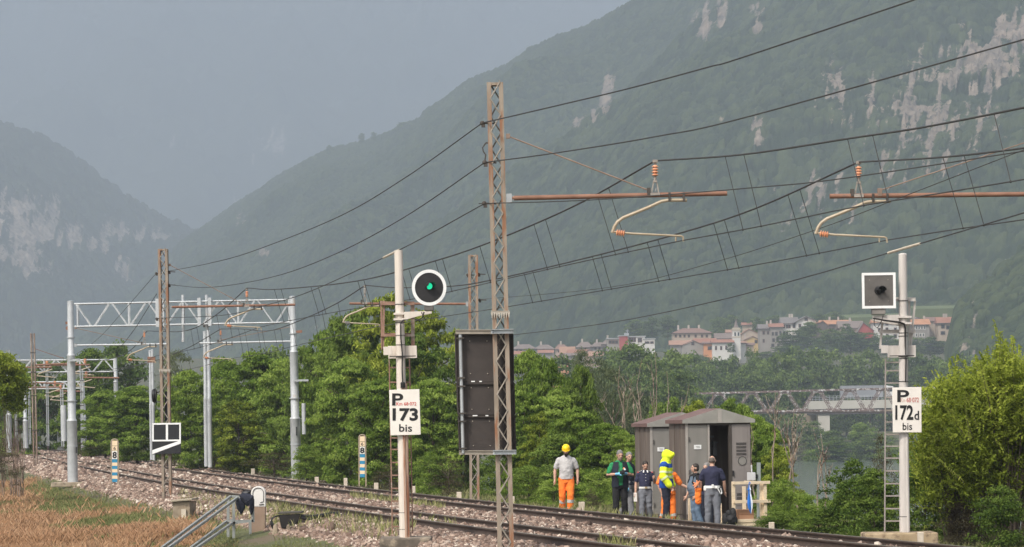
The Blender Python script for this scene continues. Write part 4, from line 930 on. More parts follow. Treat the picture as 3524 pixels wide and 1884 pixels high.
def cabinet(label, xc, yb, Y, full):
    o0 = W(xc, yb, Y); o = thing('equipment_cabinet', label, 'cabinet', o0, 'grey equipment cabinets by the far track')
    w, d, h = 1.68, 1.36, 2.335
    def L(x, y, z): return o0 + EN * x + ET * y + EZ * z
    m = MB(); m.box(L(w / 2, d / 2, -.15), (w * .98, d * .98, .5), AX); m.build('plinth', mat('plinth_dark', (.11, .09, .075), (.15, .125, .105), 3, .8), o)
    # shell: left side, right side, back; front panels separate
    t = .05
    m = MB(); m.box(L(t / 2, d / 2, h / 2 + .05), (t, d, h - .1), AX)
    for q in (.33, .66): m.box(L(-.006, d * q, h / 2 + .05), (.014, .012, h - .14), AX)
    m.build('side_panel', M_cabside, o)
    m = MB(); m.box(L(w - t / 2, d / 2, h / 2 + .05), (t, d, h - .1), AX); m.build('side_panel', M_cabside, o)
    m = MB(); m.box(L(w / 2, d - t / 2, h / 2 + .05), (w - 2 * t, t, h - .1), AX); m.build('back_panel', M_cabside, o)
    m = MB(); m.box(L(w / 2, d / 2, .03), (w - 2 * t, d - .06, .06), AX); m.build('floor', M_void, o)
    m = MB(); m.box(L(.03, -.012, h / 2), (.06, .05, h), AX); m.build('corner_post', M_cabtrim, o)
    m = MB(); m.box(L(.31, .0, h / 2 + .02), (.49, .05, h - .12), AX); p = m.build('front_panel', M_cab, o, bev=.005)
    m = MB(); m.box(L(.30 if full else .28, -.034, h - .58), (.185, .012, .105), AX); q = m.build('notice', M_white, p)
    for r_, (l0, l1) in enumerate(((-.05, .05), (-.035, .06))):
        m = MB(); m.bar(L((.30 if full else .28) + l0, -.042, h - .565 - r_ * .03), L((.30 if full else .28) + l1, -.042, h - .565 - r_ * .03), .008, .004, tuple(ET)); m.build('print_line', M_greypanel, q)
    m = MB(); m.box(L(w / 2, .01, h - .02), (w - .06, .07, .07), AX); m.build('lintel', mat('lintel_dark', (.05, .04, .035), (.07, .06, .05), 3, .7), o)
    if full:
        m = MB(); m.box(L(.585, .0, h / 2), (.05, .07, h - .08), AX); m.build('door_jamb', M_cabtrim, o)
        # equipment racks inside
        for i, (x, z, ww, hh) in enumerate(((.70, 1.75, .12, .5), (.86, 1.45, .16, .8), (1.02, 1.7, .1, .35), (.72, 1.0, .14, .6), (.95, .75, .2, .7), (.80, 2.0, .3, .05), (.75, 1.5, .1, .04))):
            m = MB(); m.box(L(x, d * .72 - .05 * i, z), (ww, .1, hh), AX); m.build('equipment_rack', mat('rack_grey', (.10, .10, .105), (.17, .17, .175), 6, .5), o)
        for z in (.5, .95, 1.4, 1.85):
            m = MB(); m.box(L(.85, d * .8, z), (.6, .2, .03), AX); m.build('shelf', MATS['rack_grey'], o)
        m = MB(); m.box(L(1.14, .0, h / 2), (.07, .09, h - .06), AX); m.build('door_jamb', MATS['lintel_dark'], o)
        x0, x1 = 1.18, 1.655; m = MB(); m.box(L((x0 + x1) / 2, -.01, h / 2 + .02), (x1 - x0, .05, h - .12), AX); p = m.build('door', mat('door_grey', (.215, .19, .18), (.25, .225, .21), 2, .55, c3=(.18, .15, .13), s3=1.3, t3=.6, stretch=(4, 4, .3)), o, bev=.006)
        for z0, z1, rows in ((1.52, 1.86, 4), (.34, .62, 3)):
            m = MB(); m.box(L((x0 + x1) / 2, -.038, (z0 + z1) / 2), (.30, .012, z1 - z0 + .06), AX); g = m.build('vent_grille', MATS['door_grey'], p)
            m = MB()
            for r_ in range(rows):
                for k in range(12):
                    zz = z0 + (z1 - z0) * (r_ + .5) / rows; m.box(L((x0 + x1) / 2 - .12 + k * .0218, -.046, zz), (.011, .006, (z1 - z0) / rows * .72), AX)
            m.build('vent_slots', M_void, g)
        c = L((x0 + x1) / 2 + .02, -.036, 1.40); m = MB(); m._lathe(c, -ET, [(0, .115), (.01, .115), (.01, .10), (.004, .098), (.004, .0)], 28); m.build('fan_ring', MATS['cabinet_grey'], p)
        m = MB()
        for k in range(28):
            a0, a1 = 2 * math.pi * k / 28, 2 * math.pi * (k + 1) / 28; m.bar(c - ET * .011 + EN * (.105 * math.cos(a0)) + EZ * (.105 * math.sin(a0)), c - ET * .011 + EN * (.105 * math.cos(a1)) + EZ * (.105 * math.sin(a1)), .010, .004, tuple(ET))
        m.build('fan_gap', M_void, p)
        m = MB(); m.box(L(x0 + .02, -.05, 1.1), (.03, .04, .12), AX); m.build('handle', M_black, p)
        for zz in (.4, 1.2, 2.0): m = MB(); m.box(L(x1 + .005, -.045, zz), (.03, .03, .11), AX); m.build('hinge', M_greypanel, p)
    else:
        m = MB(); m.box(L(1.12, .0, h / 2 + .02), (1.08, .05, h - .12), AX); m.build('door', M_cab, o, bev=.005)
    m = MB(); m.box(L(w / 2, -.03, .06), (w + .01, .02, .10), AX); m.build('base_strip', MATS['plinth_dark'], o)
    for zz in (.35, 1.15, 1.95):
        m = MB(); m.box(L(.085, -.035, zz), (.03, .03, .10), AX); m.build('hinge', M_greypanel, o)
    # roof
    ov = .09; e0, e1 = h, h + .085; ap = h + .36
    f = [(-ov, e0), (w + ov, e0), (w + ov, e1), (w / 2 + .02, ap), (-ov, e1)]
    m = MB(); m.prism([L(x, -ov, z) for x, z in f], ET * .03); m.build('gable_end', M_roofgrey, o)
    m = MB(); m.box(L(w / 2 + .02, -ov - .006, (e0 + ap) / 2 - .02), (.09, .012, ap - e0 - .05), AX); m.build('gable_strip', M_cabtrim, o)
    m = MB(); m.prism([L(x, -ov + .03, z) for x, z in f], ET * (d + ov)); m.build('roof', M_roofred, o)
    return o
cabinet('left grey cabinet with its door shut, partly hidden behind the open one', 1637.7, 1304, 78.0, False)
cabinet('right grey cabinet with an open dark doorway and a vented door panel', 1727, 1306, 74.6, True)

M_wood = mat('pale_new_wood', (.68, .54, .37), (.78, .65, .48), 8, .7, stretch=(1, 1, 6))
o0 = W(1846, 1322, 72.6); pf = thing('wooden_platform', 'pale wooden platform with guard rails at the right end of the cabinet', 'platform', o0)
def L(x, y, z): return o0 + EN * x + ET * y + EZ * z
for x, y, h in ((0, 0, 1.04), (.79, 0, 1.04), (.72, .06, 1.0), (.58, .95, .9), (-.02, 1.0, .5)):
    m = MB(); m.box(L(x, y, h / 2 - .1), (.075, .07, h + .2), AX); m.build('post', M_wood, pf, bev=.004)
for z, x0, x1, h in ((1.005, -.03, .90, .07), (.56, -.01, .91, .075), (.105, -.01, .90, .08)):
    m = MB(); m.box(L((x0 + x1) / 2, -.055, z), (x1 - x0, .04, h), AX); m.build('rail', M_wood, pf, bev=.004)
m = MB(); m.box(L(.43, -.03, .02), (.9, .06, .085), AX); m.build('floor_beam', M_wood, pf, bev=.004)
m = MB(); m.box(L(.42, -.02, -.07), (.86, .05, .08), AX); m.build('floor_beam', M_wood, pf, bev=.004)
for i in range(6):
    m = MB(); m.box(L(.43, .08 + i * .17, .05), (.9, .15, .03), AX); m.build('floor_board', M_wood, pf)
m = MB(); m.box(L(.62, .5, 1.0), (.05, .95, .07), AX); m.build('rail', M_wood, pf)
lp = thing('wooden_post', 'short pale wooden post at the near left corner of the open cabinet', 'post', W(1735, 1310, 73.9)); m = MB(); c = W(1735, 1283, 73.9); m.box(c, (.065, .06, .56), AX); m.build('shaft', M_wood, lp); m = MB(); m.box(c + V3((.02, 0, -.27)), (.30, .07, .05), AX); m.build('foot_rail', M_wood, lp)
gp = thing('service_post', 'grey-green metal post with a small grey box, behind the wooden railing', 'post', W(1908, 1310, 73.8)); m = MB(); m.bar(W(1908.5, 1312, 73.8), W(1908.5, 1164, 73.8), .09, .08); m.build('shaft', mat('greygreen_steel', (.22, .25, .24), (.29, .32, .31), 4, .6), gp)
m = MB(); m.box(W(1890, 1199, 73.7), (.20, .1, .195)); p = m.build('junction_box', mat('light_grey_plastic', (.47, .47, .48), (.55, .55, .56), 4, .5), gp, bev=.012)
m = MB(); m.box(W(1902, 1199, 73.75), (.08, .04, .1)); m.build('bracket', M_black, gp); m = MB(); m.tube([W(1891, 1188, 73.7), W(1890.5, 1174, 73.7)], .018, 8); m.ball(W(1890.5, 1173, 73.7), .024, 8, 6); m.build('gland', MATS['light_grey_plastic'], gp)
# umbrella
um = thing('umbrella', 'folded blue and white umbrella hanging from the wooden rail', 'umbrella', W(1887, 1292, 72.4)); a, b = W(1884.5, 1221, 72.4), W(1889, 1293, 72.4); d = (b - a)
P = []; n = 10; rows = [(.0, .014), (.06, .02), (.16, .05), (.20, .03), (.28, .032), (.45, .058), (.62, .072), (.78, .06), (.92, .025), (1.0, .004)]; F = []
for f, r in rows:
    for k in range(n): q = 2 * math.pi * k / n; rr = r * (1 if k % 2 else .62); P.append(a + d * f + V3((math.cos(q) * rr, math.sin(q) * rr * .8, 0)))
M_ublue = flat('umbrella_blue', (.025, .16, .55), .5); M_uwhite = flat('umbrella_white', (.68, .74, .82), .5)
for nm, mm, ks in (('canopy', M_ublue, (0, 1, 2, 3, 4, 5, 6, 7)), ('white_panel', M_uwhite, (8, 9))):
    m = MB(); m.add(P, [(i * n + k, i * n + (k + 1) % n, (i + 1) * n + (k + 1) % n, (i + 1) * n + k) for i in range(len(rows) - 1) for k in ks]); m.build(nm, mm, um)
m = MB(); m.tube([a, a + V3((0, 0, .05)), a + V3((.02, 0, .08)), a + V3((.03, -.02, .04))], .011, 6); m.build('handle', M_ublue, um)
cb = thing('cardboard_box', 'brown cardboard carton on the wooden platform', 'box', W(1872, 1306, 72.9)); m = MB(); m.box(W(1872, 1294, 72.9), (.385, .3, .23), AX); m.build('carton', mat('cardboard', (.38, .21, .12), (.45, .26, .16), 5, .8), cb, bev=.006); m = MB(); m.box(W(1872, 1294, 72.9) - ET * .152, (.385, .004, .012), AX); m.build('tape_seam', mat('cardboard_dark', (.26, .13, .07), (.3, .16, .09), 5, .8), cb)
# black bag and cables at the doorway
bg_ = thing('tool_bag', 'bulky black bag slumped at the cabinet door, left of the railing', 'bag', W(1836, 1322, 72.3)); m = MB(); c = W(1837, 1303, 72.3); m.ball(c - V3((-.02, 0, .06)), (.16, .14, .15), 14, 10); m.ball(c + V3((.07, .03, .08)), (.085, .10, .16), 12, 8); m.ball(c + V3((-.10, .02, -.05)), (.10, .10, .17), 12, 8); m.ball(c + V3((-.03, .02, .10)), (.08, .08, .09), 12, 8); m.build('bag_body', mat('black_nylon', (.012, .012, .013), (.022, .022, .024), 9, .7), bg_, smooth=True)
m = MB(); m.tube(catmull([c + V3((-.12, -.10, .12)), c + V3((-.10, -.13, .0)), c + V3((.0, -.15, -.05)), c + V3((.11, -.12, .10))], 4), .012, 6); m.build('strap', M_black, bg_, smooth=True)

# ================================================================== FOREGROUND LEFT: steps, pole, jacket, trackside box
YH = 78.0
M_hand = mat('handrail_galvanised', (.26, .275, .27), (.36, .375, .36), 5, .5, .3, c3=(.2, .2, .17), s3=3, t3=.6)
hr = thing('step_handrail', 'grey steel stair handrails leading down at the lower left', 'handrail', W(580, 1377, YH))
for nm, pts, Y in (('handrail', [(398, 1386), (580, 1249.5), (592, 1249), (604, 1251)], YH + .5), ('handrail', [(414, 1386), (597, 1253), (612, 1252)], YH - .3), ('mid_rail', [(471, 1386), (570, 1312), (584, 1309)], YH + .5), ('mid_rail', [(485, 1386), (585, 1316), (638, 1310)], YH - .3)):
    m = MB(); q = [W(*p, Y - max(0, (p[1] - 1318) * .16)) for p in pts]
    for i in range(len(q) - 1): m.bar(q[i], q[i + 1], .062, .05)
    m.build(nm, M_hand, hr)
for xa, ya, xb, yb, Y in ((574, 1256, 574, 1372, YH + .5), (588, 1259, 588, 1360, YH - .3), (636, 1264, 636.5, 1314, YH - .3), (629, 1312, 630, 1356, YH + .5)):
    m = MB(); m.bar(W(xa, ya, Y), W(xb, yb, Y), .07, .05); m.build('post', M_hand, hr)
m = MB(); m.bar(W(572, 1311, YH + .2), W(638, 1310, YH + .2), .05, .045); m.build('cross_rail', M_hand, hr)
m = MB(); m.hexa([W(594, 1364, YH - .4), W(638, 1364, YH - .4), W(638, 1362, YH + .8), W(594, 1362, YH + .8), W(594, 1356, YH - .4), W(638, 1356, YH - .4), W(638, 1354, YH + .8), W(594, 1354, YH + .8)]); m.bar(W(596, 1358, YH - .3), W(552, 1381, YH - .3), .05, .16); m.bar(W(596, 1354, YH + .6), W(556, 1377, YH + .6), .05, .16); m.build('landing', M_hand, hr)
for i in range(4):
    m = MB(); x = 592 - i * 11; y = 1361 + i * 6.2; m.bar(W(x, y, YH - .3), W(x + 2, y - 2, YH + .6), .16, .03, (1, 0, 0)); m.build('step', M_hand, hr)
pp = thing('concrete_bollard', 'brown concrete bollard with a rounded white top, behind the jacket', 'bollard', W(649, 1349, YH + .9))
YB = YH + .9; m = MB(); m.prism([W(630.5, 1352, YB), W(667, 1352, YB), W(667.5, 1275, YB), (W(631.5, 1275, YB))][::-1], (0, .22, 0)); m.build('shaft', mat('brown_concrete', (.25, .17, .12), (.33, .24, .18), 3, .85, c3=(.2, .17, .12), s3=2, t3=.55), pp, bev=.02)
hd = [W(632, 1275, YB - .01), W(667.5, 1275, YB - .01)] + [W(649.5 + 18 * math.cos(R(a)), 1240 - 16.5 * math.sin(R(a)), YB - .01) for a in range(0, 181, 15)]
m = MB(); m.prism(hd[::-1], (0, .24, 0)); m.build('white_head', mat('white_paint_worn', (.66, .63, .6), (.74, .72, .69), 3, .6, c3=(.5, .44, .4), s3=4, t3=.66), pp, bev=.01)
m = MB(); m.tube([W(636, 1262, YB - .02), W(636, 1240, YB - .02)] + [W(649.5 + 13.5 * math.cos(R(a)), 1240 - 12 * math.sin(R(a)), YB - .02) for a in range(180, -1, -20)] + [W(663, 1262, YB - .02), W(655, 1265, YB - .02)], .008, 6); m.tube([W(652, 1270, YB - .02), W(664, 1269, YB - .02)], .012, 6); m.build('black_outline', M_black, pp)
M_navy = mat('navy_cloth', (.010, .012, .022), (.022, .025, .042), 7, .85, bump=.6)
jk = thing('jacket', 'dark navy jacket draped over the handrail beside the white-topped bollard', 'jacket', W(616, 1250, YH - .4))
def cloth(name, outline, Y, th, m, t, seed):
    rj = random.Random(seed); n = len(outline); cx = sum(p[0] for p in outline) / n; cy = sum(p[1] for p in outline) / n; P = []; F = []; rings = 7
    for s_ in (-1, 1):
        for i in range(rings):
            f = (i + 1) / rings
            for k, (x, y) in enumerate(outline):
                bul = math.sqrt(max(0, 1 - f * f)); fold = .35 * math.sin(k * 2.1 + seed) * f * (1 - f) * 3
                P.append(W(cx + (x - cx) * f, cy + (y - cy) * f, Y + s_ * th * (bul * .8 + fold * .5)))
    b = rings * n
    for s_ in (0, 1):
        P.append(W(cx, cy, Y + (-1, 1)[s_] * th * .9))
    for s_ in (0, 1):
        o_ = s_ * b; c_ = 2 * b + s_
        for k in range(n):
            k2 = (k + 1) % n; F.append((c_, o_ + k, o_ + k2) if s_ else (c_, o_ + k2, o_ + k))
            for i in range(rings - 1):
                q = (o_ + i * n + k, o_ + i * n + k2, o_ + (i + 1) * n + k2, o_ + (i + 1) * n + k); F.append(q if s_ == 0 else q[::-1])
    mb = MB(); mb.add(P, F); return mb.build(name, m, t, smooth=True)
cloth('body', [(601, 1246), (612, 1240), (628, 1243), (638, 1248), (640, 1262), (637, 1276), (632, 1286), (628, 1272), (621, 1275), (614, 1268), (606, 1256)], YH - .45, .12, M_navy, jk, 1)
cloth('sleeve', [(592, 1264), (596, 1256), (606, 1253), (614, 1262), (618, 1276), (612, 1288), (606, 1297), (602, 1288), (596, 1280)], YH - .4, .09, M_navy, jk, 4)
cloth('sleeve', [(628, 1268), (634, 1258), (640, 1256), (640, 1276), (635, 1292), (631, 1298), (627, 1284)], YH - .4, .07, M_navy, jk, 9)
cloth('collar', [(606, 1246), (608, 1238), (618, 1234), (630, 1236), (632, 1246), (620, 1250)], YH - .35, .09, M_black, jk, 2)
_, YX, _, _ = at(730, -2.5, 1325)
tb = thing('track_device_box', 'black angular box with cables lying beside the nearer track', 'box', W(729, 1330, YX))
m = MB(); m.hexa([W(708, 1330, YX), W(742, 1328, YX), W(742, 1326, YX + .5), W(708, 1328, YX + .5), W(701, 1296, YX - .05), W(757, 1294, YX - .05), W(757, 1293, YX + .6), W(701, 1295, YX + .6)]); m.build('body', mat('black_plastic', (.018, .016, .015), (.03, .027, .025), 5, .6), tb, bev=.02)
m = MB(); a, b = W(700, 1294, YX - .08), W(759, 1292, YX - .08); m.hexa([a, b, b + V3((0, .75, 0)), a + V3((0, .75, 0)), a + V3((0, 0, .045)), b + V3((0, 0, .045)), b + V3((0, .75, .045)), a + V3((0, .75, .045))]); m.build('lid', mat('dark_olive_lid', (.05, .045, .035), (.085, .075, .06), 4, .7), tb, bev=.008)
rj = random.Random(3)
for i in range(5):
    m = MB(); dx = i * 2.2; m.tube(catmull([W(704 + i, 1297, YX), W(692 - dx, 1300 + i, YX - .1), W(681 + dx * .6, 1312 + i, YX - .15), W(684 + dx, 1326, YX - .15), W(694 + dx * .8, 1338 + i, YX - .1)], 5), .014, 6); m.build('cable', M_cable, tb, smooth=True)
m = MB(); m.tube(catmull([W(757, 1299, YX + .1), W(790, 1300, YX + .2), W(822, 1295, YX + .6), W(850, 1292, YX + .9)], 5), .05, 8); m.tube(catmull([W(756, 1303, YX), W(780, 1306, YX + .1), W(815, 1297, YX + .5), W(860, 1297, YX + .9)], 5), .035, 8); m.build('cable_duct', M_cable, tb, smooth=True)
for lab, x, y, w, h in (('brown concrete lump with cables running over it', 693, 1346, 20, 30), ('pointed concrete lump before the black box', 726, 1336, 18, 18)):
    s = 1 / ppm(YX); m = MB(); c = W(x, y, YX - .3); a = w * s / 2
    m.add([c + V3(q) for q in ((-a, -.12, -.1), (a, -.12, -.1), (a, .12, -.1), (-a, .12, -.1), (-a * .5, -.05, h * s * .8), (a * .3, -.05, h * s), (a * .4, .06, h * s * .9), (-a * .4, .06, h * s * .85))], [(3, 2, 1, 0), (4, 5, 6, 7), (0, 1, 5, 4), (1, 2, 6, 5), (2, 3, 7, 6), (3, 0, 4, 7)]); o = m.build('concrete_lump', M_conc, bev=.03); tag(o, lab, 'concrete lump')
wb = thing('cable_pit', 'low brown concrete pit with a slab lid beside the left lattice mast', 'concrete pit', W(456, 1301, 91))
m = MB(); a, b = W(434, 1312, 91), W(478, 1310, 91); m.hexa([a, b, b + V3((.1, .8, 0)), a + V3((.1, .8, 0)), W(434, 1263, 91), W(478, 1262, 91), W(478, 1262, 91) + V3((.1, .8, 0)), W(434, 1263, 91) + V3((.1, .8, 0))]); m.build('body', M_conc, wb, bev=.02)
m = MB(); a, b = W(429, 1264, 90.9), W(483, 1259, 90.9); m.hexa([a, b, b + V3((.1, 1.0, 0)), a + V3((.1, 1.0, 0)), a + V3((0, 0, .06)), b + V3((0, 0, .06)), b + V3((.1, 1., .06)), a + V3((.1, 1., .06))]); m.build('lid', mat('slab_lid', (.3, .25, .18), (.4, .35, .27), 5, .9), wb, bev=.015)
m = MB(); m.box(W(462, 1293, 90.95), (.14, .06, .28)); m.build('stone_chip', M_concpale, wb)
for lab, x, y, Y, w in (('flat concrete slab in the ballast at the foot of the left mast', 395, 1277, 103.5, 1.2), ('flat pale stone slab near the left striped marker', 330, 1250, 118, 1.6)):
    m = MB(); c = W(x, y, Y); m.box(c - V3((0, 0, .08)), (w, .9, .2), (V3((.98, .17, 0)), V3((-.17, .98, 0)), V3((0, 0, 1)))); o = m.build('concrete_slab', M_conc, bev=.03); tag(o, lab, 'slab')
# ================================================================== TREES
M_bark = mat('bark', (.075, .055, .04), (.14, .11, .085), 6, .95, bump=.5)
M_barkpale = mat('dead_bark', (.22, .175, .135), (.33, .265, .21), 6, .9, c3=(.22, .15, .1), s3=3, t3=.5)
L_bright = leafmat('leaf_bright', (.075, .13, .02), (.195, .29, .05), (.38, .48, .11), .5)
L_dark = leafmat('leaf_dark', (.046, .085, .018), (.115, .18, .036), (.24, .325, .07), .46)
L_willow = leafmat('leaf_willow', (.075, .10, .05), (.14, .17, .09), (.24, .27, .15), .4)
L_yellow = leafmat('leaf_yellow', (.07, .10, .014), (.235, .295, .04), (.50, .555, .10), .5)
L_brown = leafmat('leaf_brown', (.05, .042, .025), (.10, .085, .05), (.17, .15, .08))
L_far = leafmat('leaf_far', (.046, .08, .024), (.12, .18, .05), (.24, .31, .09), .42)

def leaves(r, C_, N_, size, w=.5, jit=.6):
    """one rhombic leaf spray per centre"""
    n = len(C_); nn = N_ + r.normal(size=(n, 3)) * jit; nn /= np.linalg.norm(nn, axis=1)[:, None] + 1e-9
    t = r.normal(size=(n, 3)); t -= (t * nn).sum(1)[:, None] * nn; t /= np.linalg.norm(t, axis=1)[:, None] + 1e-9
    b = np.cross(nn, t); L = (size * r.uniform(.6, 1.3, n))[:, None]
    droop = np.array([0, 0, -.12])[None] * L
    V = np.stack([C_ - t * L * .5, C_ + b * L * w * .5, C_ + t * L * .5 + droop, C_ - b * L * w * .5], 1).reshape(-1, 3)
    return V, np.arange(4 * n).reshape(-1, 4)
def crown_mesh(name, seed, m, n_cl=90, per=150, leaf=.036, width=.5, z0=.12, shape='round', rc=(.06, .12), w=.5, flat_=.72):
    """crown of a tree of height 1 standing at the origin"""
    r = np.random.default_rng(seed); C_, N_, T_ = [], [], []
    for i in range(n_cl):
        z = r.uniform(z0, .97); f = (z - z0) / (.97 - z0)
        env = {'round': math.sin(math.pi * min(max(f, .05), .97)) ** .55, 'cone': (1 - f) ** .7 + .05, 'dome': math.sqrt(max(0, 1 - f ** 2.2)), 'broad': (.74 + .26 * math.sin(math.pi * min(1, f * 1.15)) if f < .72 else .86 * math.sqrt(max(.04, 1 - ((f - .72) / .28) ** 2))), 'column': min(1, f * 5) * (1 - max(0, f - .6) / .4) ** .6}[shape]
        a = r.uniform(0, 2 * math.pi); rad = width * env * math.sqrt(r.uniform(.12, 1)) * (.8 + .35 * math.sin(3 * a + seed) * math.sin(9 * f + seed))
        c = np.array([math.cos(a) * rad, math.sin(a) * rad, z]); R_ = r.uniform(*rc) * (.75 + .5 * env)
        k = int(per * (R_ / rc[1]) ** 2) + 8
        d = r.normal(size=(k, 3)); d /= np.linalg.norm(d, axis=1)[:, None]; d[:, 2] = np.where(d[:, 2] < -.3, -d[:, 2] * .4, d[:, 2])
        p = c + d * (R_ * r.uniform(.45, 1.08, k))[:, None] * np.array([1.15, 1.15, flat_])
        C_.append(p); N_.append(d * .6 + np.array([0, 0, .75]))
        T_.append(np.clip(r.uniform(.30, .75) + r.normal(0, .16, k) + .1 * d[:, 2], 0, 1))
    C_, N_, T_ = np.concatenate(C_), np.concatenate(N_), np.concatenate(T_)
    keep = C_[:, 2] > .01; V, F = leaves(r, C_[keep], N_[keep], leaf, w)
    return np_mesh(name, V, F, m, tint=T_[keep], obj=False)
def trunk_mesh(name, seed, m, r0=.022, top=.8, n=11, spread=.36):
    rj = random.Random(seed); mb = MB(); pts = [V3((0, 0, -.03))]
    for i in range(6): f = (i + 1) / 6; pts.append(V3((rj.uniform(-.02, .02), rj.uniform(-.02, .02), f * top)))
    mb.tube(pts, [r0 * (1 - .8 * i / 6) for i in range(7)], 7)
    for i in range(n):
        f = rj.uniform(.2, .75); a = rj.uniform(0, 6.28); p = V3((0, 0, f * top)); L_ = spread * rj.uniform(.6, 1.1)
        q = p + V3((math.cos(a) * L_, math.sin(a) * L_, rj.uniform(.1, .3))); mid = (p + q) / 2 + V3((0, 0, .03))
        mb.tube([p, mid, q], [r0 * .45 * (1 - f * .5), r0 * .28, r0 * .1], 5)
    org = mb; me = bpy.data.meshes.new(name); me.from_pydata(mb.v, [], mb.f); me.update(); me.materials.append(m); return me
KIND = {}
def proto(key, variants, label_cat='tree', name='tree'):
    KIND[key] = (variants, name, label_cat)
def pv(key, m, n, seeds, **k):
    tk = k.pop('trunk', {}); bark = k.pop('bark', M_bark)
    return [(crown_mesh('crown', s, m, **k), trunk_mesh('trunk', s, bark, **tk)) for s in seeds]
proto('A', pv('A', L_bright, 3, (1, 2, 3, 4), n_cl=210, per=210, leaf=.040, width=.5, z0=.0, shape='broad', rc=(.05, .115), w=.42, flat_=.5))
proto('B', pv('B', L_dark, 2, (5, 6), n_cl=170, per=200, leaf=.036, width=.5, z0=.01, shape='broad', rc=(.05, .10), w=.5))
proto('Y', pv('Y', L_yellow, 2, (7, 8), n_cl=160, per=190, leaf=.036, width=.5, z0=.01, shape='broad', rc=(.045, .09), w=.45, flat_=.6))
proto('C', pv('C', L_willow, 2, (9, 10), n_cl=120, per=170, leaf=.026, width=.5, z0=.05, shape='broad', rc=(.05, .11), w=.4))
proto('F', pv('F', L_far, 3, (11, 12, 13, 14), n_cl=80, per=110, leaf=.05, width=.52, z0=.04, shape='broad', rc=(.07, .15), w=.6))
proto('W', pv('W', L_willow, 2, (15, 16), n_cl=70, per=110, leaf=.045, width=.52, z0=.04, shape='broad', rc=(.07, .15), w=.5))
proto('G', pv('G', L_dark, 2, (17, 18), n_cl=80, per=150, leaf=.045, width=.62, z0=.02, shape='dome', rc=(.09, .17), w=.55), 'bush', 'bush')
proto('Q', pv('Q', L_bright, 2, (27, 28), n_cl=80, per=150, leaf=.045, width=.62, z0=.02, shape='dome', rc=(.09, .17), w=.5), 'bush', 'bush')
proto('K', pv('K', L_brown, 2, (19, 20), n_cl=60, per=110, leaf=.04, width=.62, z0=.02, shape='dome', rc=(.09, .17), w=.3), 'bush', 'bush')
CNT = [0]
def tree(key, x, yt, yb, wpx, Y, label, group=None, cname=None):
    var, nm, cat = KIND[key]; CNT[0] += 1; cr, tr = var[CNT[0] % len(var)]
    b = W(x, yb, Y); s = 1 / ppm(Y); h = (yb - yt) * s
    t = thing(cname or nm, label, cat, b, group)
    if nm == 'tree' and Y < 700: wpx = wpx * 1.3
    t.scale = (wpx * s / (2 * .52), wpx * s / (2 * .52), h * 1.02); t.rotation_euler = (0, 0, CNT[0] * 2.39996)
    for n_, me in (('crown' if nm == 'tree' else 'foliage', cr), ('trunk' if nm == 'tree' else 'stems', tr)):
        o = bpy.data.objects.new(n_, me); C.objects.link(o); o.parent = t
    return t
GB = 'trees of the belt behind the far track'
belt = [('A', 36, 930, 1150, 130, 250, 'hazy green tree at the far left end of the tree belt, behind the distant posts'), ('F', 120, 915, 1150, 130, 300, 'dull green tree behind the slender far post, left of the big portal leg'),
 ('B', 225, 885, 1150, 150, 240, 'dark tree rising behind the small portal beam'), ('F', 300, 875, 1150, 150, 260, 'greyish tree between the big portal leg and the left mast, above the others'),
 ('A', 265, 985, 1148, 120, 190, 'bright low tree just right of the big portal leg'), ('A', 345, 975, 1160, 150, 180, 'bright green tree left of the left mast, behind the marker numbered eight'),
 ('C', 450, 890, 1175, 130, 190, 'soft grey-green tree directly right of the left mast'), ('A', 480, 935, 1180, 120, 160, 'green tree between the left mast and the twin posts'),
 ('A', 565, 905, 1186, 150, 165, 'broad bright tree right of the twin posts'), ('A', 645, 893, 1192, 165, 162, 'broad bright tree in the middle of the portal opening'), ('Y', 600, 1010, 1190, 120, 150, 'low yellowish tree under the portal opening'),
 ('A', 715, 905, 1196, 130, 158, 'bright tree just left of the right portal leg'), ('F', 690, 880, 1190, 140, 220, 'tree top showing over the broad trees, left of the right portal leg'), ('B', 775, 880, 1205, 120, 150, 'darker tree just right of the right portal leg'),
 ('A', 830, 835, 1212, 140, 146, 'tall bright tree left of the far striped marker'), ('B', 900, 790, 1216, 170, 140, 'tall dark tree rising left of the round signal'), ('Y', 985, 748, 1225, 210, 138, 'tallest tree, yellow-green at the top, behind the round signal post'),
 ('Y', 1085, 790, 1235, 170, 134, 'yellow-green tall tree between the round signal and the dark panels'), ('B', 1040, 850, 1232, 180, 128, 'dark leafy tree low behind the plate 173'), ('A', 880, 905, 1218, 160, 132, 'bright spreading tree behind the far striped marker'),
 ('A', 950, 960, 1222, 150, 124, 'bright low tree left of the ladder of signal 173'), ('A', 1090, 960, 1236, 150, 122, 'bright low tree right of the plate 173'), ('B', 1160, 900, 1245, 130, 126, 'dark tree hidden behind the dark panels'),
 ('A', 1335, 887, 1252, 130, 124, 'bright tall tree right of the dark panels'), ('A', 1378, 905, 1256, 110, 120, 'bright slender tree top below the red village roofs'), ('A', 1320, 990, 1256, 130, 108, 'bright low tree just right of the tall mast'), ('A', 1400, 985, 1262, 150, 112, 'bright tree above the man in the yellow helmet'),
 ('B', 1465, 930, 1268, 90, 112, 'dark pointed tree right above the yellow helmet'), ('A', 1450, 1030, 1270, 120, 104, 'bright tree between the helmeted man and the man in green'), ('A', 1520, 1070, 1276, 130, 102, 'bright tree behind the man in the green shirt'), ('A', 1570, 1085, 1284, 90, 100, 'bright tree touching the left cabinet'),
 ('B', 1425, 1090, 1275, 150, 104, 'dark dense tree right behind the helmeted man'), ('Y', 1360, 1040, 1262, 90, 106, 'yellow-green tree left of the helmeted man')]
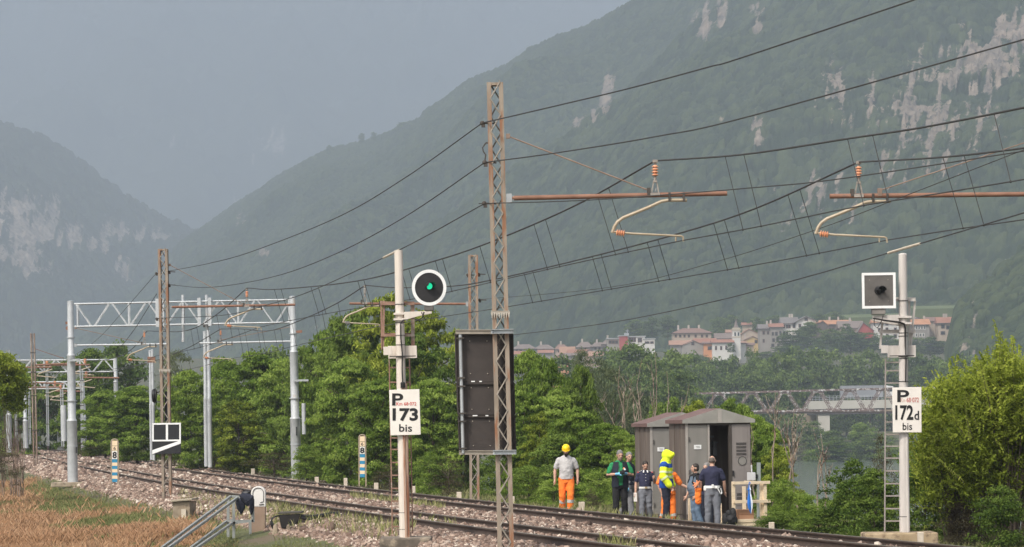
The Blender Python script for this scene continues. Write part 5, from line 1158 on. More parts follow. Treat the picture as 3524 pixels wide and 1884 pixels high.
for k, x, yt, yb, w, Y, lab in belt: tree(k, x, yt, yb, w, Y, lab, GB)
for k, x, yt, yb, w, Y, lab in (('K', 690, 1140, 1200, 130, 148, 'brownish scrub at the foot of the right portal leg'), ('Q', 770, 1120, 1215, 90, 138, 'green scrub left of the far striped marker'), ('K', 980, 1170, 1232, 100, 118, 'brown scrub right of the far striped marker'), ('K', 1130, 1150, 1250, 100, 112, 'brown dry bush left of the pale mast foot'), ('Q', 1080, 1140, 1245, 70, 112, 'pale green bush right of signal 173'), ('G', 1240, 1150, 1262, 100, 110, 'dark bush behind the foot of the tall mast'),
                                ('Q', 1330, 1175, 1270, 120, 98, 'light leafy bush right of the tall mast foot'), ('Q', 1395, 1205, 1282, 80, 94, 'light bush at the left elbow of the helmeted man'), ('Q', 1500, 1190, 1290, 90, 94, 'leafy bush between the helmeted man and the man in green'), ('K', 1490, 1230, 1288, 40, 92, 'dry stalks beside the white stub by the helmeted man'),
                                ('K', 540, 1150, 1186, 120, 160, 'brown scrub under the portal opening'), ('K', 440, 1140, 1176, 90, 170, 'brown scrub right of the marker board'), ('K', 230, 1105, 1150, 120, 190, 'brown scrub behind the big portal leg')):
    tree(k, x, yt, yb, w, Y, lab, 'scrub along the far track')

# bushes at the right end
GR = 'bushes at the right end of the line'
for k, x, yt, yb, w, Y, lab in (('Q', 1975, 1205, 1345, 90, 72, 'bright weedy bush right of the wooden platform'), ('G', 1955, 1290, 1350, 130, 70, 'low dark brambles by the platform end'), ('G', 2060, 1285, 1360, 150, 68, 'low dark bramble bank along the far rail'), ('Q', 2030, 1255, 1350, 80, 74, 'light green bush with thin stems, below the river'),
                                ('G', 2150, 1165, 1360, 170, 68, 'dark rounded bush left of signal 172d'), ('G', 2200, 1190, 1365, 150, 65.5, 'very dark bush behind the ladder of signal 172d'), ('K', 2225, 1100, 1350, 80, 69, 'brownish bush just left of the square signal post'), ('G', 2330, 1150, 1372, 170, 65, 'dark bush right behind the foot of signal 172d'), ('K', 2440, 1210, 1378, 150, 62, 'bare brownish twigs under the big right-hand bush'), ('G', 2520, 1230, 1400, 160, 60, 'dark low bush in the lower right corner')):
    tree(k, x, yt, yb, w, Y, lab, GR)
# the big yellow-green bush: fine sprays
def spray_bush(label, x, yt, yb, wpx, Y, seed, mleaf, n_br=230):
    b = W(x, yb, Y); s = 1 / ppm(Y); H = (yb - yt) * s; Rw = wpx * s / 2; r = np.random.default_rng(seed)
    t = thing('bush', label, 'bush', b, GR); st = MB(); C_, N_, T_ = [], [], []
    lob = [(r.uniform(-.8, .8), r.uniform(-.6, .6), r.uniform(.35, .95), r.uniform(.22, .42)) for _ in range(13)]
    for i in range(n_br):
        lx, ly, lz, lr = lob[i % 13]; env = math.sqrt(max(.06, 1 - (abs(lz - .52) / .55) ** 2)); q0 = r.normal(size=3); q0 /= np.linalg.norm(q0)
        tip = np.array([(lx * env + q0[0] * lr * .9) * Rw, (ly * env + q0[1] * lr) * Rw * .9, min(1.0, max(.12, lz * .93 + q0[2] * lr * .55)) * H])
        root = np.array([tip[0] * .25, tip[1] * .25, max(0, tip[2] - .5 * H) * .8]); f = tip[2] / H
        if i % 3 == 0: st.tube([V3(root) + b, V3((root + tip) * .5 + np.array([0, 0, .1])) + b, V3(tip) + b], [.013, .008, .003], 5)
        tone = r.uniform(-.14, .14)
        for j in range(6):     # twigs with two rows of leaflets
            q = tip + r.normal(size=3) * np.array([.22, .22, .16]); d = r.normal(size=3) * .8 + np.array([0, 0, .75]) + (tip - root) / (np.linalg.norm(tip - root) + 1e-6) * 1.1; d /= np.linalg.norm(d); L_ = r.uniform(.22, .62); k = int(L_ / .028)
            u = np.linspace(0, 1, k)[:, None]; sd = np.cross(d, r.normal(size=3)); sd /= np.linalg.norm(sd)
            p = q + d * L_ * u + np.array([0, 0, -.16]) * u * u + sd * np.where(np.arange(k) % 2, .04, -.04)[:, None]
            C_.append(p); N_.append(np.tile(np.cross(d, sd) * .4 + np.array([0, 0, .6]), (k, 1))); T_.append(np.clip(r.uniform(.22, .52) + tone + .42 * f * f + r.normal(0, .1, k), 0, 1))  # leaf tint pales with height: the bush's lit top is put into the colour
    for i in range(n_br // 5):     # long upright shoots breaking the outline
        ax_ = r.uniform(-1, 1); q = np.array([ax_ * Rw * .95, r.uniform(-.7, .7) * Rw, H * (.98 - .5 * ax_ * ax_) * r.uniform(.72, 1.0)]); d = np.array([ax_ * .5, 0, 1.0]) + r.normal(size=3) * .22; d /= np.linalg.norm(d); L_ = r.uniform(.45, .95); k = int(L_ / .024)
        u = np.linspace(0, 1, k)[:, None]; sd = np.cross(d, r.normal(size=3)); sd /= np.linalg.norm(sd)
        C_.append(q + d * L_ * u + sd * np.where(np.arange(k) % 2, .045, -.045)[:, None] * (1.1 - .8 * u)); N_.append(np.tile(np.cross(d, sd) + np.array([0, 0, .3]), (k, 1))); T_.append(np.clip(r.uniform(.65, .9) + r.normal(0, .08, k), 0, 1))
        st.tube([V3(q) + b, V3(q + d * L_) + b], [.006, .002], 4)
    C_, N_, T_ = map(np.concatenate, (C_, N_, T_)); V, F = leaves(r, C_ + np.array(b), N_, .095, .42, .5)
    np_mesh('foliage', V, F, mleaf, t, tint=T_); st.build('stems', M_bark, t)
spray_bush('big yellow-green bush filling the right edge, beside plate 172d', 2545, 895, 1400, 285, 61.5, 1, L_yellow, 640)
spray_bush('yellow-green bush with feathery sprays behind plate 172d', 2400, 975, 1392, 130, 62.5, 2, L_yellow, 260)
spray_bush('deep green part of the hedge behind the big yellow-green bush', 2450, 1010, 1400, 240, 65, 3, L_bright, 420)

# bush at the left edge: green head on brown bare stems
b = W(8, 1215, 118); t = thing('bush', 'bush at the left edge, green above and bare brown stems below', 'bush', b)
r = np.random.default_rng(5); sp = 1 / ppm(118); C_, N_, T_ = [], [], []
for i in range(150):
    xx = r.uniform(-70, 34); c = W(xx, 0, 118); z = W(0, r.uniform(890 + max(0, xx) * .9, 1030 - max(0, 20 - xx) * .6), 118).z; p0 = np.array([c.x, 118 + r.uniform(-1, 1), z]); d = r.normal(size=(110, 3)); d /= np.linalg.norm(d, axis=1)[:, None]
    C_.append(p0 + d * r.uniform(.1, .34, (110, 1)) * np.array([1.3, 1.2, .6])); N_.append(d * .5 + np.array([0, 0, .6])); T_.append(np.clip(r.uniform(.25, .8) + r.normal(0, .1, 110), 0, 1))
V, F = leaves(r, np.concatenate(C_), np.concatenate(N_), .15, .42); np_mesh('foliage', V, F, L_yellow, t, tint=np.concatenate(T_))
st = MB(); rj = random.Random(4)
for i in range(110):
    x = rj.uniform(-70, 60); x2 = x + rj.uniform(-30, 26) - max(0, x - 20) * .4; st.tube([W(x, 1230 + rj.uniform(-20, 20), 118 + rj.uniform(-1, 1)), W((x + x2) / 2 + rj.uniform(-8, 8), rj.uniform(1100, 1160), 118), W(x2, rj.uniform(990, 1120), 118 + rj.uniform(-1, 1))], [.013, .010, .004], 5)
st.build('stems', mat('brown_twigs', (.17, .12, .095), (.26, .19, .15), 5, .9), t)
tree('K', -14, 1100, 1228, 130, 114, 'brown leafless thicket at the left edge, above the dry grass', None)

# bare dead trees
def dead_tree(label, x, yt, yb, Y, lean, seed, forks=3, r0=.075):
    rj = random.Random(seed); t = thing('dead_tree', label, 'dead tree', W(x, yb, Y), 'bare dead trees by the river'); m = MB(); s = 1 / ppm(Y); H = (yb - yt)
    def br(x0, y0, dx, h, r_, lev):
        n = 6; pts = []; 
        for i in range(n + 1):
            f = i / n; pts.append(W(x0 + dx * f + rj.uniform(-1, 1) * h * .022, y0 - h * f, Y + rj.uniform(-.1, .1) * lev))
        m.tube(pts, [r_ * (1 - .8 * i / n) for i in range(n + 1)], 6)
        if lev < 3:
            for k in range(forks):
                f = rj.uniform(.3, .85); br(x0 + dx * f, y0 - h * f, rj.uniform(-.32, .32) * h * .6, h * (1 - f) * rj.uniform(.6, 1.05), r_ * (1 - f) * .75 + .008, lev + 1)
    br(x, yb, lean, H, r0, 1); m.build('trunk', M_barkpale, t); return t
for i, (x, yt, yb, Y, ln, fk, lab) in enumerate(((1440, 965, 1290, 130, 16, 1, 'leaning bare trunk above the helmeted man'), (1470, 985, 1290, 130, 30, 2, 'bare forked trunk right of the yellow helmet'), (1575, 920, 1290, 120, -18, 3, 'bare dead tree left of the left cabinet'), (1598, 905, 1300, 118, 12, 3, 'tall forked dead tree behind the left cabinet'), (1622, 985, 1300, 116, 20, 2, 'bare crooked stem over the left cabinet roof'),
        (1642, 885, 1300, 120, 8, 2, 'tallest bare dead tree above the left cabinet'), (1672, 935, 1300, 122, 10, 1, 'slim bare trunk above the gap of the two cabinets'), (1700, 1000, 1300, 116, 14, 1, 'slim bare trunk over the right cabinet roof'), (1808, 975, 1290, 125, -22, 1, 'bare stem above the right cabinet roof'), (1935, 985, 1330, 92, 12, 4, 'many-branched dead tree right of the cabinet'),
        (1968, 1030, 1335, 88, 34, 4, 'pale dead tree with crooked branches beside the platform'), (2010, 1050, 1335, 86, -30, 3, 'slanting dead stem before the river'), (2050, 1090, 1335, 84, 18, 3, 'thin dead stem at the water, left of signal 172d'), (1905, 1060, 1320, 95, -16, 2, 'thin bare stem rising directly behind the cabinet corner'), (2085, 1130, 1340, 84, -14, 3, 'short twiggy dead stem over the river water'))):
    dead_tree(lab, x, yt, yb, Y, ln, 50 + i, min(fk, 3), .042 if Y > 110 else .030)

# trees beyond the cabinets, river bank, far bank and village slope
GM = 'trees on the river banks'
near = [('Y', 1760, 1012, 1290, 110, 125, 'yellowish tree above the right cabinet roof'), ('A', 1850, 1006, 1300, 110, 120, 'bright tree right of the cabinet gable, before the steel bridge'), ('B', 1830, 1020, 1300, 110, 118, 'darker tree directly behind the right cabinet'), ('A', 1930, 1070, 1310, 110, 106, 'bright tree at the right of the cabinet, behind the dead tree'), ('B', 1900, 1110, 1315, 110, 100, 'dark tree behind the grey-green service post'), ('Q', 1975, 1225, 1330, 80, 84, 'yellowish bush behind the dead tree with crooked branches'),
        ('C', 1500, 900, 1290, 130, 170, 'grey-green willow left of the bare dead trees'), ('C', 1545, 935, 1290, 120, 160, 'pale willow before the bare dead trees'), ('W', 1600, 985, 1290, 120, 200, 'pale olive willow between the dead trunks'), ('C', 1470, 890, 1280, 90, 220, 'hazy willow under the orange house'), ('B', 1690, 1010, 1300, 130, 190, 'dark tree behind the two cabinets'), ('W', 1815, 942, 1100, 100, 790, 'silvery round willow above the steel bridge'), ('A', 1905, 1050, 1310, 100, 112, 'fresh green tree just right of the open cabinet'), ('Y', 1960, 1120, 1325, 90, 98, 'yellow-green sapling between the two dead trees'), ('Q', 2020, 1245, 1335, 110, 90, 'bright scrub hiding the near river bank'), ('Q', 2085, 1258, 1340, 110, 88, 'low scrub at the near water edge, left of the dark rounded bush'), ('A', 2125, 1225, 1345, 70, 84, 'small bright tree left of the dark rounded bush'), ('Q', 1945, 1210, 1330, 90, 92, 'dense scrub behind the right end of the wooden platform')]
for k, x, yt, yb, w, Y, lab in near: tree(k, x, yt, yb, w, Y, lab, GM)
far = [('F', 1590, 872, 1080, 130, 520), ('F', 1545, 880, 1080, 120, 560), ('F', 1640, 905, 1090, 110, 480), ('F', 1690, 888, 1090, 130, 540), ('F', 1745, 897, 1100, 140, 740), ('F', 1800, 905, 1100, 120, 760), ('F', 1700, 935, 1100, 110, 460), ('F', 1850, 903, 1100, 130, 780), ('F', 1905, 908, 1100, 130, 770), ('F', 1892, 882, 1080, 60, 800), ('F', 1770, 925, 1100, 120, 730), ('F', 1870, 930, 1100, 120, 735), ('F', 1930, 935, 1100, 110, 735), ('F', 1990, 930, 1100, 120, 900), ('F', 2150, 935, 1100, 130, 920), ('F', 2050, 925, 1100, 120, 910), ('F', 1960, 898, 1100, 140, 760), ('F', 2010, 878, 1100, 150, 820), ('F', 2075, 884, 1100, 150, 840), ('F', 2130, 905, 1100, 140, 860), ('F', 2190, 890, 1100, 130, 900), ('F', 2245, 905, 1100, 130, 900), ('F', 2300, 895, 1100, 140, 900), ('F', 2360, 905, 1100, 130, 880), ('F', 2410, 900, 1110, 120, 800),
       ('G', 1720, 1060, 1200, 110, 420), ('F', 1660, 1050, 1200, 120, 430), ('F', 1560, 1000, 1180, 140, 430), ('F', 1420, 905, 1120, 120, 480)]
for k, x, yt, yb, w, Y in far: tree(k, x, yt, yb, w, Y, 'rounded dark green tree among others beyond the river, below the village', 'rounded green trees beyond the river')
bank = [('F', 2045, 1062, 1160, 80, 700, 'leafy tree under the steel bridge, left of the pale pier'), ('F', 2090, 1085, 1165, 70, 690, 'tree in front of the pale bridge pier'), ('B', 2100, 1110, 1168, 90, 670, 'dark tree at the far water edge'), ('A', 2165, 1065, 1165, 80, 700, 'tree under the bridge, right of the pier'), ('F', 2200, 1090, 1168, 90, 690, 'rounded tree on the far bank beside the ladder of signal 172d'), ('K', 1995, 1105, 1160, 110, 690, 'pale reedy thicket on the far bank'), ('F', 1975, 1050, 1150, 90, 720, 'tree on the far bank behind the dead tree'), ('F', 1920, 1040, 1150, 100, 720, 'tree on the far bank just right of the cabinet'), ('Q', 2240, 1120, 1170, 80, 680, 'low bush on the far bank behind the square signal post'), ('F', 2330, 1060, 1170, 120, 700, 'tree on the far bank right of plate 172d'), ('Q', 2060, 1130, 1165, 90, 680, 'low green bush right at the far water edge')]
for k, x, yt, yb, w, Y, lab in bank: tree(k, x, yt, yb, w, Y, lab, GM)
# trees among and above the houses
GV = 'trees between and behind the village houses'
vil = [(1838, 864, 888, 24, 1290), (1995, 832, 880, 90, 1280), (2040, 812, 880, 70, 1290), (2090, 830, 885, 100, 1270), (2140, 835, 890, 100, 1260), (2185, 838, 890, 90, 1270), (2235, 845, 895, 90, 1260), (2290, 850, 895, 90, 1260), (2340, 850, 895, 90, 1270), (2130, 815, 870, 40, 1300), (2024, 822, 870, 50, 1285), (1905, 800, 850, 50, 1420), (1640, 800, 850, 50, 1430), (1600, 805, 850, 60, 1440), (1680, 795, 850, 60, 1450), (1810, 800, 850, 60, 1450), (1950, 795, 840, 70, 1450), (2100, 785, 830, 60, 1450), (1500, 855, 880, 40, 1400), (2060, 790, 830, 50, 1440), (1840, 795, 850, 60, 1440), (1520, 895, 920, 60, 1250), (1330, 905, 930, 60, 1240), (1980, 870, 910, 90, 1230), (1930, 886, 915, 80, 1230), (1760, 893, 920, 70, 1240)]
for x, yt, yb, w, Y in vil: tree('F', x, yt, yb, w, Y, 'hazy rounded tree among others at the village houses', GV)

# a few trees standing up on the hill ridge
for x, yt, yb, w, lab in ((910, 336, 362, 20, 'pointed dark tree standing out on the hill ridge, left one of two close together'), (940, 333, 354, 18, 'pointed dark tree on the hill ridge, right one of two close together'), (828, 366, 390, 18, 'lone tree lowest on the hill ridge'), (1018, 308, 335, 50, 'broad round tree clump on the hill ridge step')):
    tree('F', x, yt, yb, w, 4400 + (1000 - x) * .8, lab, 'trees on the hill ridge')

# ================================================================== GRASS
def blades(name, P, H, width, m, seed, lean=.35, tint=None):
    r = np.random.default_rng(seed); n = len(P); a = r.uniform(0, 2 * math.pi, n); sd = np.stack([np.cos(a), np.sin(a), np.zeros(n)], 1) * width[:, None] / 2
    b = r.uniform(0, 2 * math.pi, n); ln = np.stack([np.cos(b), np.sin(b), np.zeros(n)], 1) * (H * r.uniform(0, lean, n))[:, None]
    up = np.array([0, 0, 1.0])[None] * H[:, None]
    V = np.stack([P - sd, P + sd, P + up * .6 + ln * .4 + sd * .6, P + up + ln * 1.1], 1).reshape(-1, 3)
    F = np.arange(4 * n).reshape(-1, 4)[:, [0, 1, 2, 3]]
    o = np_mesh(name, V, F, m, tint=tint if tint is not None else r.random(n)); o['kind'] = 'stuff'; return o
M_dry = attrmat('dry_grass_blades', [(.18, .105, .055), (.36, .20, .105), (.48, .295, .175), (.54, .40, .255)])
M_grn = attrmat('green_grass_blades', [(.075, .095, .03), (.14, .16, .055), (.22, .225, .09), (.33, .30, .15)])
rg = np.random.default_rng(12)
def field(n, xa, xb, Ya, Yb):
    x = rg.uniform(xa, xb, n); Y = 1 / rg.uniform(1 / Yb, 1 / Ya, n); X = (x - 1288) * KM * Y / FPX; return X, Y
X, Y = field(430000, -120, 1100, 66, 165); s_, o_ = soff(X, Y); pxx, pyy = PX(X, Y, np.full_like(X, -.75))
k = (o_ < -2.9) & (o_ > -60); X, Y, o_, s_, pxx, pyy = X[k], Y[k], o_[k], s_[k], pxx[k], pyy[k]
nz = fbm(X * .55, Y * .22, 3, 4); dryness = .42 + (nz - .47) * 2.2 + np.clip((pyy - 1312) / 60, -.40, .32) + np.clip((150 - pxx) / 120, 0, .7) - np.clip((pxx - 480) / 120, 0, .8)
isdry = dryness + rg.normal(0, .34, len(X)) + (fbm(X * 1.7, Y * .6, 31, 3) - .45) * 1.6 > .90
Z = np.maximum(ground_z(X, Y), np.where(o_ > -3.6, ballast_z(s_, o_), -9))
thin = rg.random(len(X)) < np.where(o_ > -3.7, .12, 1)
low = np.where((pxx > 380) & (pxx < 690) & (Y < 80), .35, 1.0) * np.where((pxx > 600) & (Y < 84), .6, 1.0)
for nm, sel, m, hh in (('dry_grass', isdry & thin, M_dry, .34), ('green_grass', ~isdry & thin, M_grn, .22)):
    P = np.stack([X[sel], Y[sel], Z[sel] - .02], 1); n = len(P); tn = np.clip(.25 + .5 * fbm(X[sel] * 1.1, Y[sel] * .5, 8, 3) + rg.normal(0, .16, n), 0, 1)
    blades(nm, P, hh * rg.uniform(.4, 1.25, n) * .85 * low[sel], rg.uniform(.006, .014, n), m, 5, .75, tn)
# path and slope beyond the far track
X, Y = field(150000, 400, 2600, 54, 150); s_, o_ = soff(X, Y); k = (o_ > GAP + 1.75) & (o_ < GAP + 14); X, Y, o_, s_ = X[k], Y[k], o_[k], s_[k]
P = np.stack([X, Y, np.maximum(ground_z(X, Y), np.where(o_ < GAP + 3.2, ballast_z(s_, o_), -9)) - .02], 1)
blades('verge_grass', P, rg.uniform(.06, .24, len(P)), rg.uniform(.012, .024, len(P)), M_grn, 6, .6)
# weeds between and beside the rails
PP = []
for (x0, x1, off0, off1, n) in ((1500, 1600, -.55, .5, 260), (1050, 1150, -.6, .5, 90), (1690, 2300, -2.0, -1.0, 1500), (1980, 2150, -1.1, -.85, 260), (700, 1000, -2.4, -1.0, 1300), (560, 760, -2.6, -1.1, 1500), (450, 560, -2.8, -1.1, 500), (1060, 1400, GAP - .6, GAP + .6, 2400), (880, 1120, GAP - 1.9, GAP - .9, 900), (1500, 1700, GAP - .5, GAP + .5, 700), (2500, 2576, GAP - 1, GAP + .6, 120), (1000, 1040, -1.6, -1.0, 160), (1250, 1700, GAP + 1.3, GAP + 2, 900), (2750, 3000, GAP - .5, GAP + .5, 120), (2000, 2600, GAP - .55, GAP + .5, 500), (1300, 1900, -3, -2, 300), (600, 900, GAP - .5, GAP + .5, 700)):
    for i in range(n):
        x = rg.uniform(x0, x1); PP.append((x, rg.uniform(off0, off1)))
Q = []
for x, off in PP:
    X0, Y0, _, s0 = at(x, off, 1290); Q.append((X0, Y0, float(ballast_z(np.array([s0]), np.array([off]))[0]) if -3.6 < off < GAP + 3.2 else -.6))
Q = np.array(Q); blades('track_weeds', Q, np.where((np.array([p[1] for p in PP]) > 3) & (np.array([p[1] for p in PP]) < 5), rg.uniform(.02, .09, len(Q)), rg.uniform(.08, .30, len(Q))), rg.uniform(.008, .016, len(Q)), attrmat('weed_blades', [(.10, .12, .035), (.20, .22, .07), (.30, .30, .12), (.42, .38, .2)]), 9, .4)
# ================================================================== VILLAGE
YV = 1330.0
def hm(name, c): return mat(name, c, tuple(min(1, v * 1.13) for v in c), .35, .9, c3=tuple(v * .8 for v in c), s3=.2, t3=.6)
WALLS = {k: hm('wall_' + k, c) for k, c in {'cream': (.56, .49, .40), 'white': (.70, .67, .63), 'beige': (.50, .40, .31), 'grey': (.33, .30, .27), 'orange': (.62, .28, .13), 'yellow': (.58, .42, .19), 'pink': (.52, .38, .32), 'brown': (.22, .17, .14), 'red': (.42, .09, .08), 'darkwood': (.13, .10, .085)}.items()}
ROOFS = {k: mat('roof_' + k, c, tuple(v * 1.25 for v in c), .8, .9, stretch=(.3, 1, 2)) for k, c in {'salmon': (.38, .225, .16), 'brick': (.34, .165, .115), 'brown': (.25, .155, .125), 'grey': (.20, .18, .17), 'orange': (.50, .25, .14), 'mauve': (.22, .175, .155), 'flat': (.42, .42, .42)}.items()}
M_win = flat('window_dark', (.03, .035, .04), .3); M_shut = flat('shutter_brown', (.14, .07, .05), .6); M_chim = flat('chimney_plaster', (.5, .43, .38), .8)
GH = 'houses of the hillside village'
def house(label, x0, x1, ye, yr, yb, kind, wall, roof, Y=YV, wins=(), chim=(), dep=None, apex=None, over=.45, rot=0.0, cat='house', wcol=None):
    """side: eaves towards us; gable: gable end towards us; hip: hipped roof; flat: parapet roof; shed: single slope"""
    a = W(x0, ye, Y); b = W(x1, ye, Y); w = b.x - a.x; zb = W((x0 + x1) / 2, yb, Y).z; ze = (a.z + b.z) / 2; zr = W((x0 + x1) / 2, yr, Y).z
    zb = min(zb, gz((a.x + b.x) / 2, Y) + .5) if zb - gz((a.x + b.x) / 2, Y) < 8 else zb - 1.5
    d = dep or max(6.0, min(10.0, w * .8)); t = thing('house', label, cat, ((a.x + b.x) / 2, Y + d / 2, zb), GH); c, s = math.cos(rot), math.sin(rot)
    ox, oy = (a.x + b.x) / 2, Y + d / 2
    def L(x, y, z): return V3((ox + x * c - y * s, oy + x * s + y * c, z))
    hw, hd = w / 2, d / 2; wm = WALLS[wall]; rm = ROOFS[roof]; ap = 0 if apex is None else W(apex, ye, Y).x - ox
    if kind == 'gable':
        m = MB(); m.prism([L(x, -hd, z) for x, z in ((-hw, zb), (hw, zb), (hw, ze), (ap, zr - .25), (-hw, ze))], L(0, hd, 0) - L(0, -hd, 0)); m.build('wall', wm, t)
        m = MB(); o = over
        for sx, xx in ((-1, -hw), (1, hw)):
            sl = (zr - ze) / abs(ap - xx); e = (xx + sx * o, ze - sl * o)
            m.prism([L(e[0], -hd - o, e[1]), L(ap, -hd - o, zr), L(ap, -hd - o, zr + .3), L(e[0], -hd - o, e[1] + .3)], L(0, d + 2 * o, 0) - L(0, 0, 0))
        r = m.build('roof', rm, t)
    elif kind == 'flat':
        m = MB(); m.box((ox, oy, (zb + ze) / 2), (w, d, ze - zb), (L(1, 0, 0) - L(0, 0, 0), L(0, 1, 0) - L(0, 0, 0), EZ)); m.build('wall', wm, t)
        m = MB(); m.box((ox, oy, ze + .2), (w + .8, d + .8, .4), (L(1, 0, 0) - L(0, 0, 0), L(0, 1, 0) - L(0, 0, 0), EZ)); r = m.build('roof', rm, t)
    else:
        m = MB(); m.box((ox, oy, (zb + ze) / 2), (w, d, ze - zb), (L(1, 0, 0) - L(0, 0, 0), L(0, 1, 0) - L(0, 0, 0), EZ)); m.build('wall', wm, t)
        o = over + .2; hx = hw * (.45 if kind == 'hip' else 1.0); hy = 0 if kind != 'shed' else hd
        P = [L(-hw - o, -hd - o, ze), L(hw + o, -hd - o, ze), L(hw + o, hd + o, ze), L(-hw - o, hd + o, ze), L(-hx - (o if kind != 'hip' else 0), hy, zr), L(hx + (o if kind != 'hip' else 0), hy, zr)]
        m = MB(); m.add(P, [(0, 1, 5, 4), (2, 3, 4, 5), (1, 2, 5), (3, 0, 4), (3, 2, 1, 0)]); r = m.build('roof', rm, t)
        m = MB(); m.box(L(0, -hd - o, ze - .12), (w + 2 * o, .15, .28), (L(1, 0, 0) - L(0, 0, 0), L(0, 1, 0) - L(0, 0, 0), EZ)); m.build('eaves', WALLS['darkwood'], r)
    for x in chim:
        p = W(x, yr, Y); m = MB(); m.box(L(p.x - ox, 0, zr + .3), (.8, .8, 2.2)); m.build('chimney', M_chim, r)
    for (wx, wy, ww, wh) in wins:
        p = W(wx, wy, Y); ww, wh = ww / ppm(Y), wh / ppm(Y); q = L((p.x - ox), -hd - .06, p.z)
        m = MB(); m.box(q, (ww + .5, .14, wh + .4), (L(1, 0, 0) - L(0, 0, 0), L(0, 1, 0) - L(0, 0, 0), EZ)); wf = m.build('window', wcol or M_shut, t)
        m = MB(); m.box(q + V3((0, -.06, 0)), (ww, .1, wh), (L(1, 0, 0) - L(0, 0, 0), L(0, 1, 0) - L(0, 0, 0), EZ)); m.build('pane', M_win, wf)
    return t
def rowx(xs, y, w=3, h=5): return [(x, y, w, h) for x in xs]
house('large beige house with a wide hipped roof and chimneys, left of the church', 1693, 1789, 838, 825, 880, 'hip', 'beige', 'brown', 1345, rowx((1700, 1711, 1722, 1733, 1750, 1766, 1778), 846, 3, 5), (1708, 1734, 1760), 12)
house('house with a low salmon roof in front of the large hipped one', 1687, 1742, 868, 856, 895, 'side', 'grey', 'salmon', 1322)
house('grey gabled house with a dark loft window, left of the orange one', 1716, 1769, 869, 857, 900, 'gable', 'grey', 'brown', 1310, [(1743, 865, 5, 6)], (), 8, 1744)
house('brown-roofed house behind the orange house', 1748, 1800, 863, 851, 890, 'side', 'pink', 'brick', 1330)
house('narrow bright orange house beside the white church', 1771, 1792.5, 864, 859, 905, 'side', 'orange', 'brown', 1305, [(1786, 876, 9, 7)])
house('small mauve-roofed house just left of the church tower', 1800, 1842, 852, 838, 880, 'side', 'pink', 'mauve', 1350)
# church
ch = house('white church nave with three slit windows and a brick roof', 1792.5, 1844, 862, 853.5, 905, 'side', 'white', 'brick', 1300, [(1801, 876, 2.4, 8), (1814, 876, 2.4, 8), (1827, 875, 2.4, 8)], (), 9, cat='church')
YC = 1303.0
tw = thing('bell_tower', 'slim white church tower with a pointed brick spire', 'tower', W(1853.5, 900, YC)); s = 1 / ppm(YC); a = W(1853.5, 900, YC)
def zc(y): return W(1853.5, y, YC).z
wv = 19.5 * s; m = MB(); m.box((a.x, YC + wv / 2, (zc(905) + zc(848)) / 2), (wv * 1.05, wv * 1.05, zc(848) - zc(905))); m.build('shaft', WALLS['white'], tw)
m = MB(); m.box((a.x, YC + wv / 2, (zc(848) + zc(831)) / 2), (wv, wv, zc(831) - zc(848))); bf = m.build('belfry', WALLS['white'], tw)
for y, k in ((848.5, 1.16), (830.5, 1.2), (826.5, 1.0)):
    m = MB(); m.box((a.x, YC + wv / 2, zc(y)), (wv * k, wv * k, .55)); m.build('cornice', WALLS['cream'], tw)
m = MB(); m.box((a.x, YC + wv / 2, (zc(830) + zc(825)) / 2), (wv * .75, wv * .75, zc(825) - zc(830))); m.build('drum', WALLS['white'], tw)
for dx in (-4.2, 4.2):
    m = MB(); p = W(1853.5 + dx, 841, YC); m.box((p.x, YC - .05, p.z), (4 * s, .2, 9 * s)); m.build('bell_opening', M_win, bf)
m = MB(); m._lathe((a.x, YC + wv / 2, zc(825)), (0, 0, 1), [(0, wv * .36), (zc(816) - zc(825), wv * .20), (zc(804) - zc(825), .08), (zc(799) - zc(825), .04)], 8); m.build('spire', ROOFS['mauve'], tw)
house('low white apse house right of the church tower', 1862, 1876, 864, 858, 905, 'side', 'white', 'salmon', 1310)
house('pale gabled house with a pinkish roof, behind the church tower', 1866, 1906, 840, 828.5, 870, 'gable', 'beige', 'salmon', 1370, (), (), 14, 1884)
house('house with a salmon roof slope left behind the tower', 1829, 1852, 837, 829, 860, 'side', 'pink', 'salmon', 1375)
house('yellow gabled house right of the church tower', 1872, 1912, 857, 847, 880, 'gable', 'yellow', 'brown', 1335, [(1902, 860, 5, 6)], (1876,), 9, 1894)
house('low brown-roofed annex in front of the yellow house', 1864, 1896, 868, 862, 890, 'side', 'pink', 'brown', 1312)
house('small house with a bright red roof, highest above the church', 1869, 1900, 818, 811, 832, 'side', 'beige', 'brick', 1420, (), (1899,))
house('tall grey house with sparse windows, third from the white gabled one', 1911, 1940, 827, 815, 890, 'side', 'grey', 'grey', 1325, [(1921, 838, 3, 6), (1921, 858, 2.5, 7), (1932, 838, 2.5, 6)], (1932,), 11)
house('grey house with stacked dark balconies and a red roof end', 1939, 1969, 823, 813, 890, 'side', 'grey', 'brick', 1322, [(1944, 840, 3, 7), (1953, 840, 4, 8), (1963, 838, 3, 8), (1946, 856, 4, 7), (1956, 855, 4, 9), (1944, 869, 5, 6), (1958, 869, 4, 6)], (1941,), 10, wcol=WALLS['darkwood'])
house('big white house with grey roof, its long side to the left', 1969, 2006, 814, 797, 855, 'side', 'white', 'grey', 1328, [(1972, 822, 3, 6), (1980, 822, 3, 6), (1986, 822, 3, 6), (1998, 821, 5, 7), (1972, 840, 3, 6), (1980, 839, 3, 6)], (1990, 1996), 14, over=.6)
house('big white house gable with a red loft window', 2004, 2053, 809, 796.5, 855, 'gable', 'white', 'grey', 1322, [(2028, 804, 6, 5), (2041, 819, 6, 8), (2012, 820, 4, 7)], (), 14, 2028, over=.9)
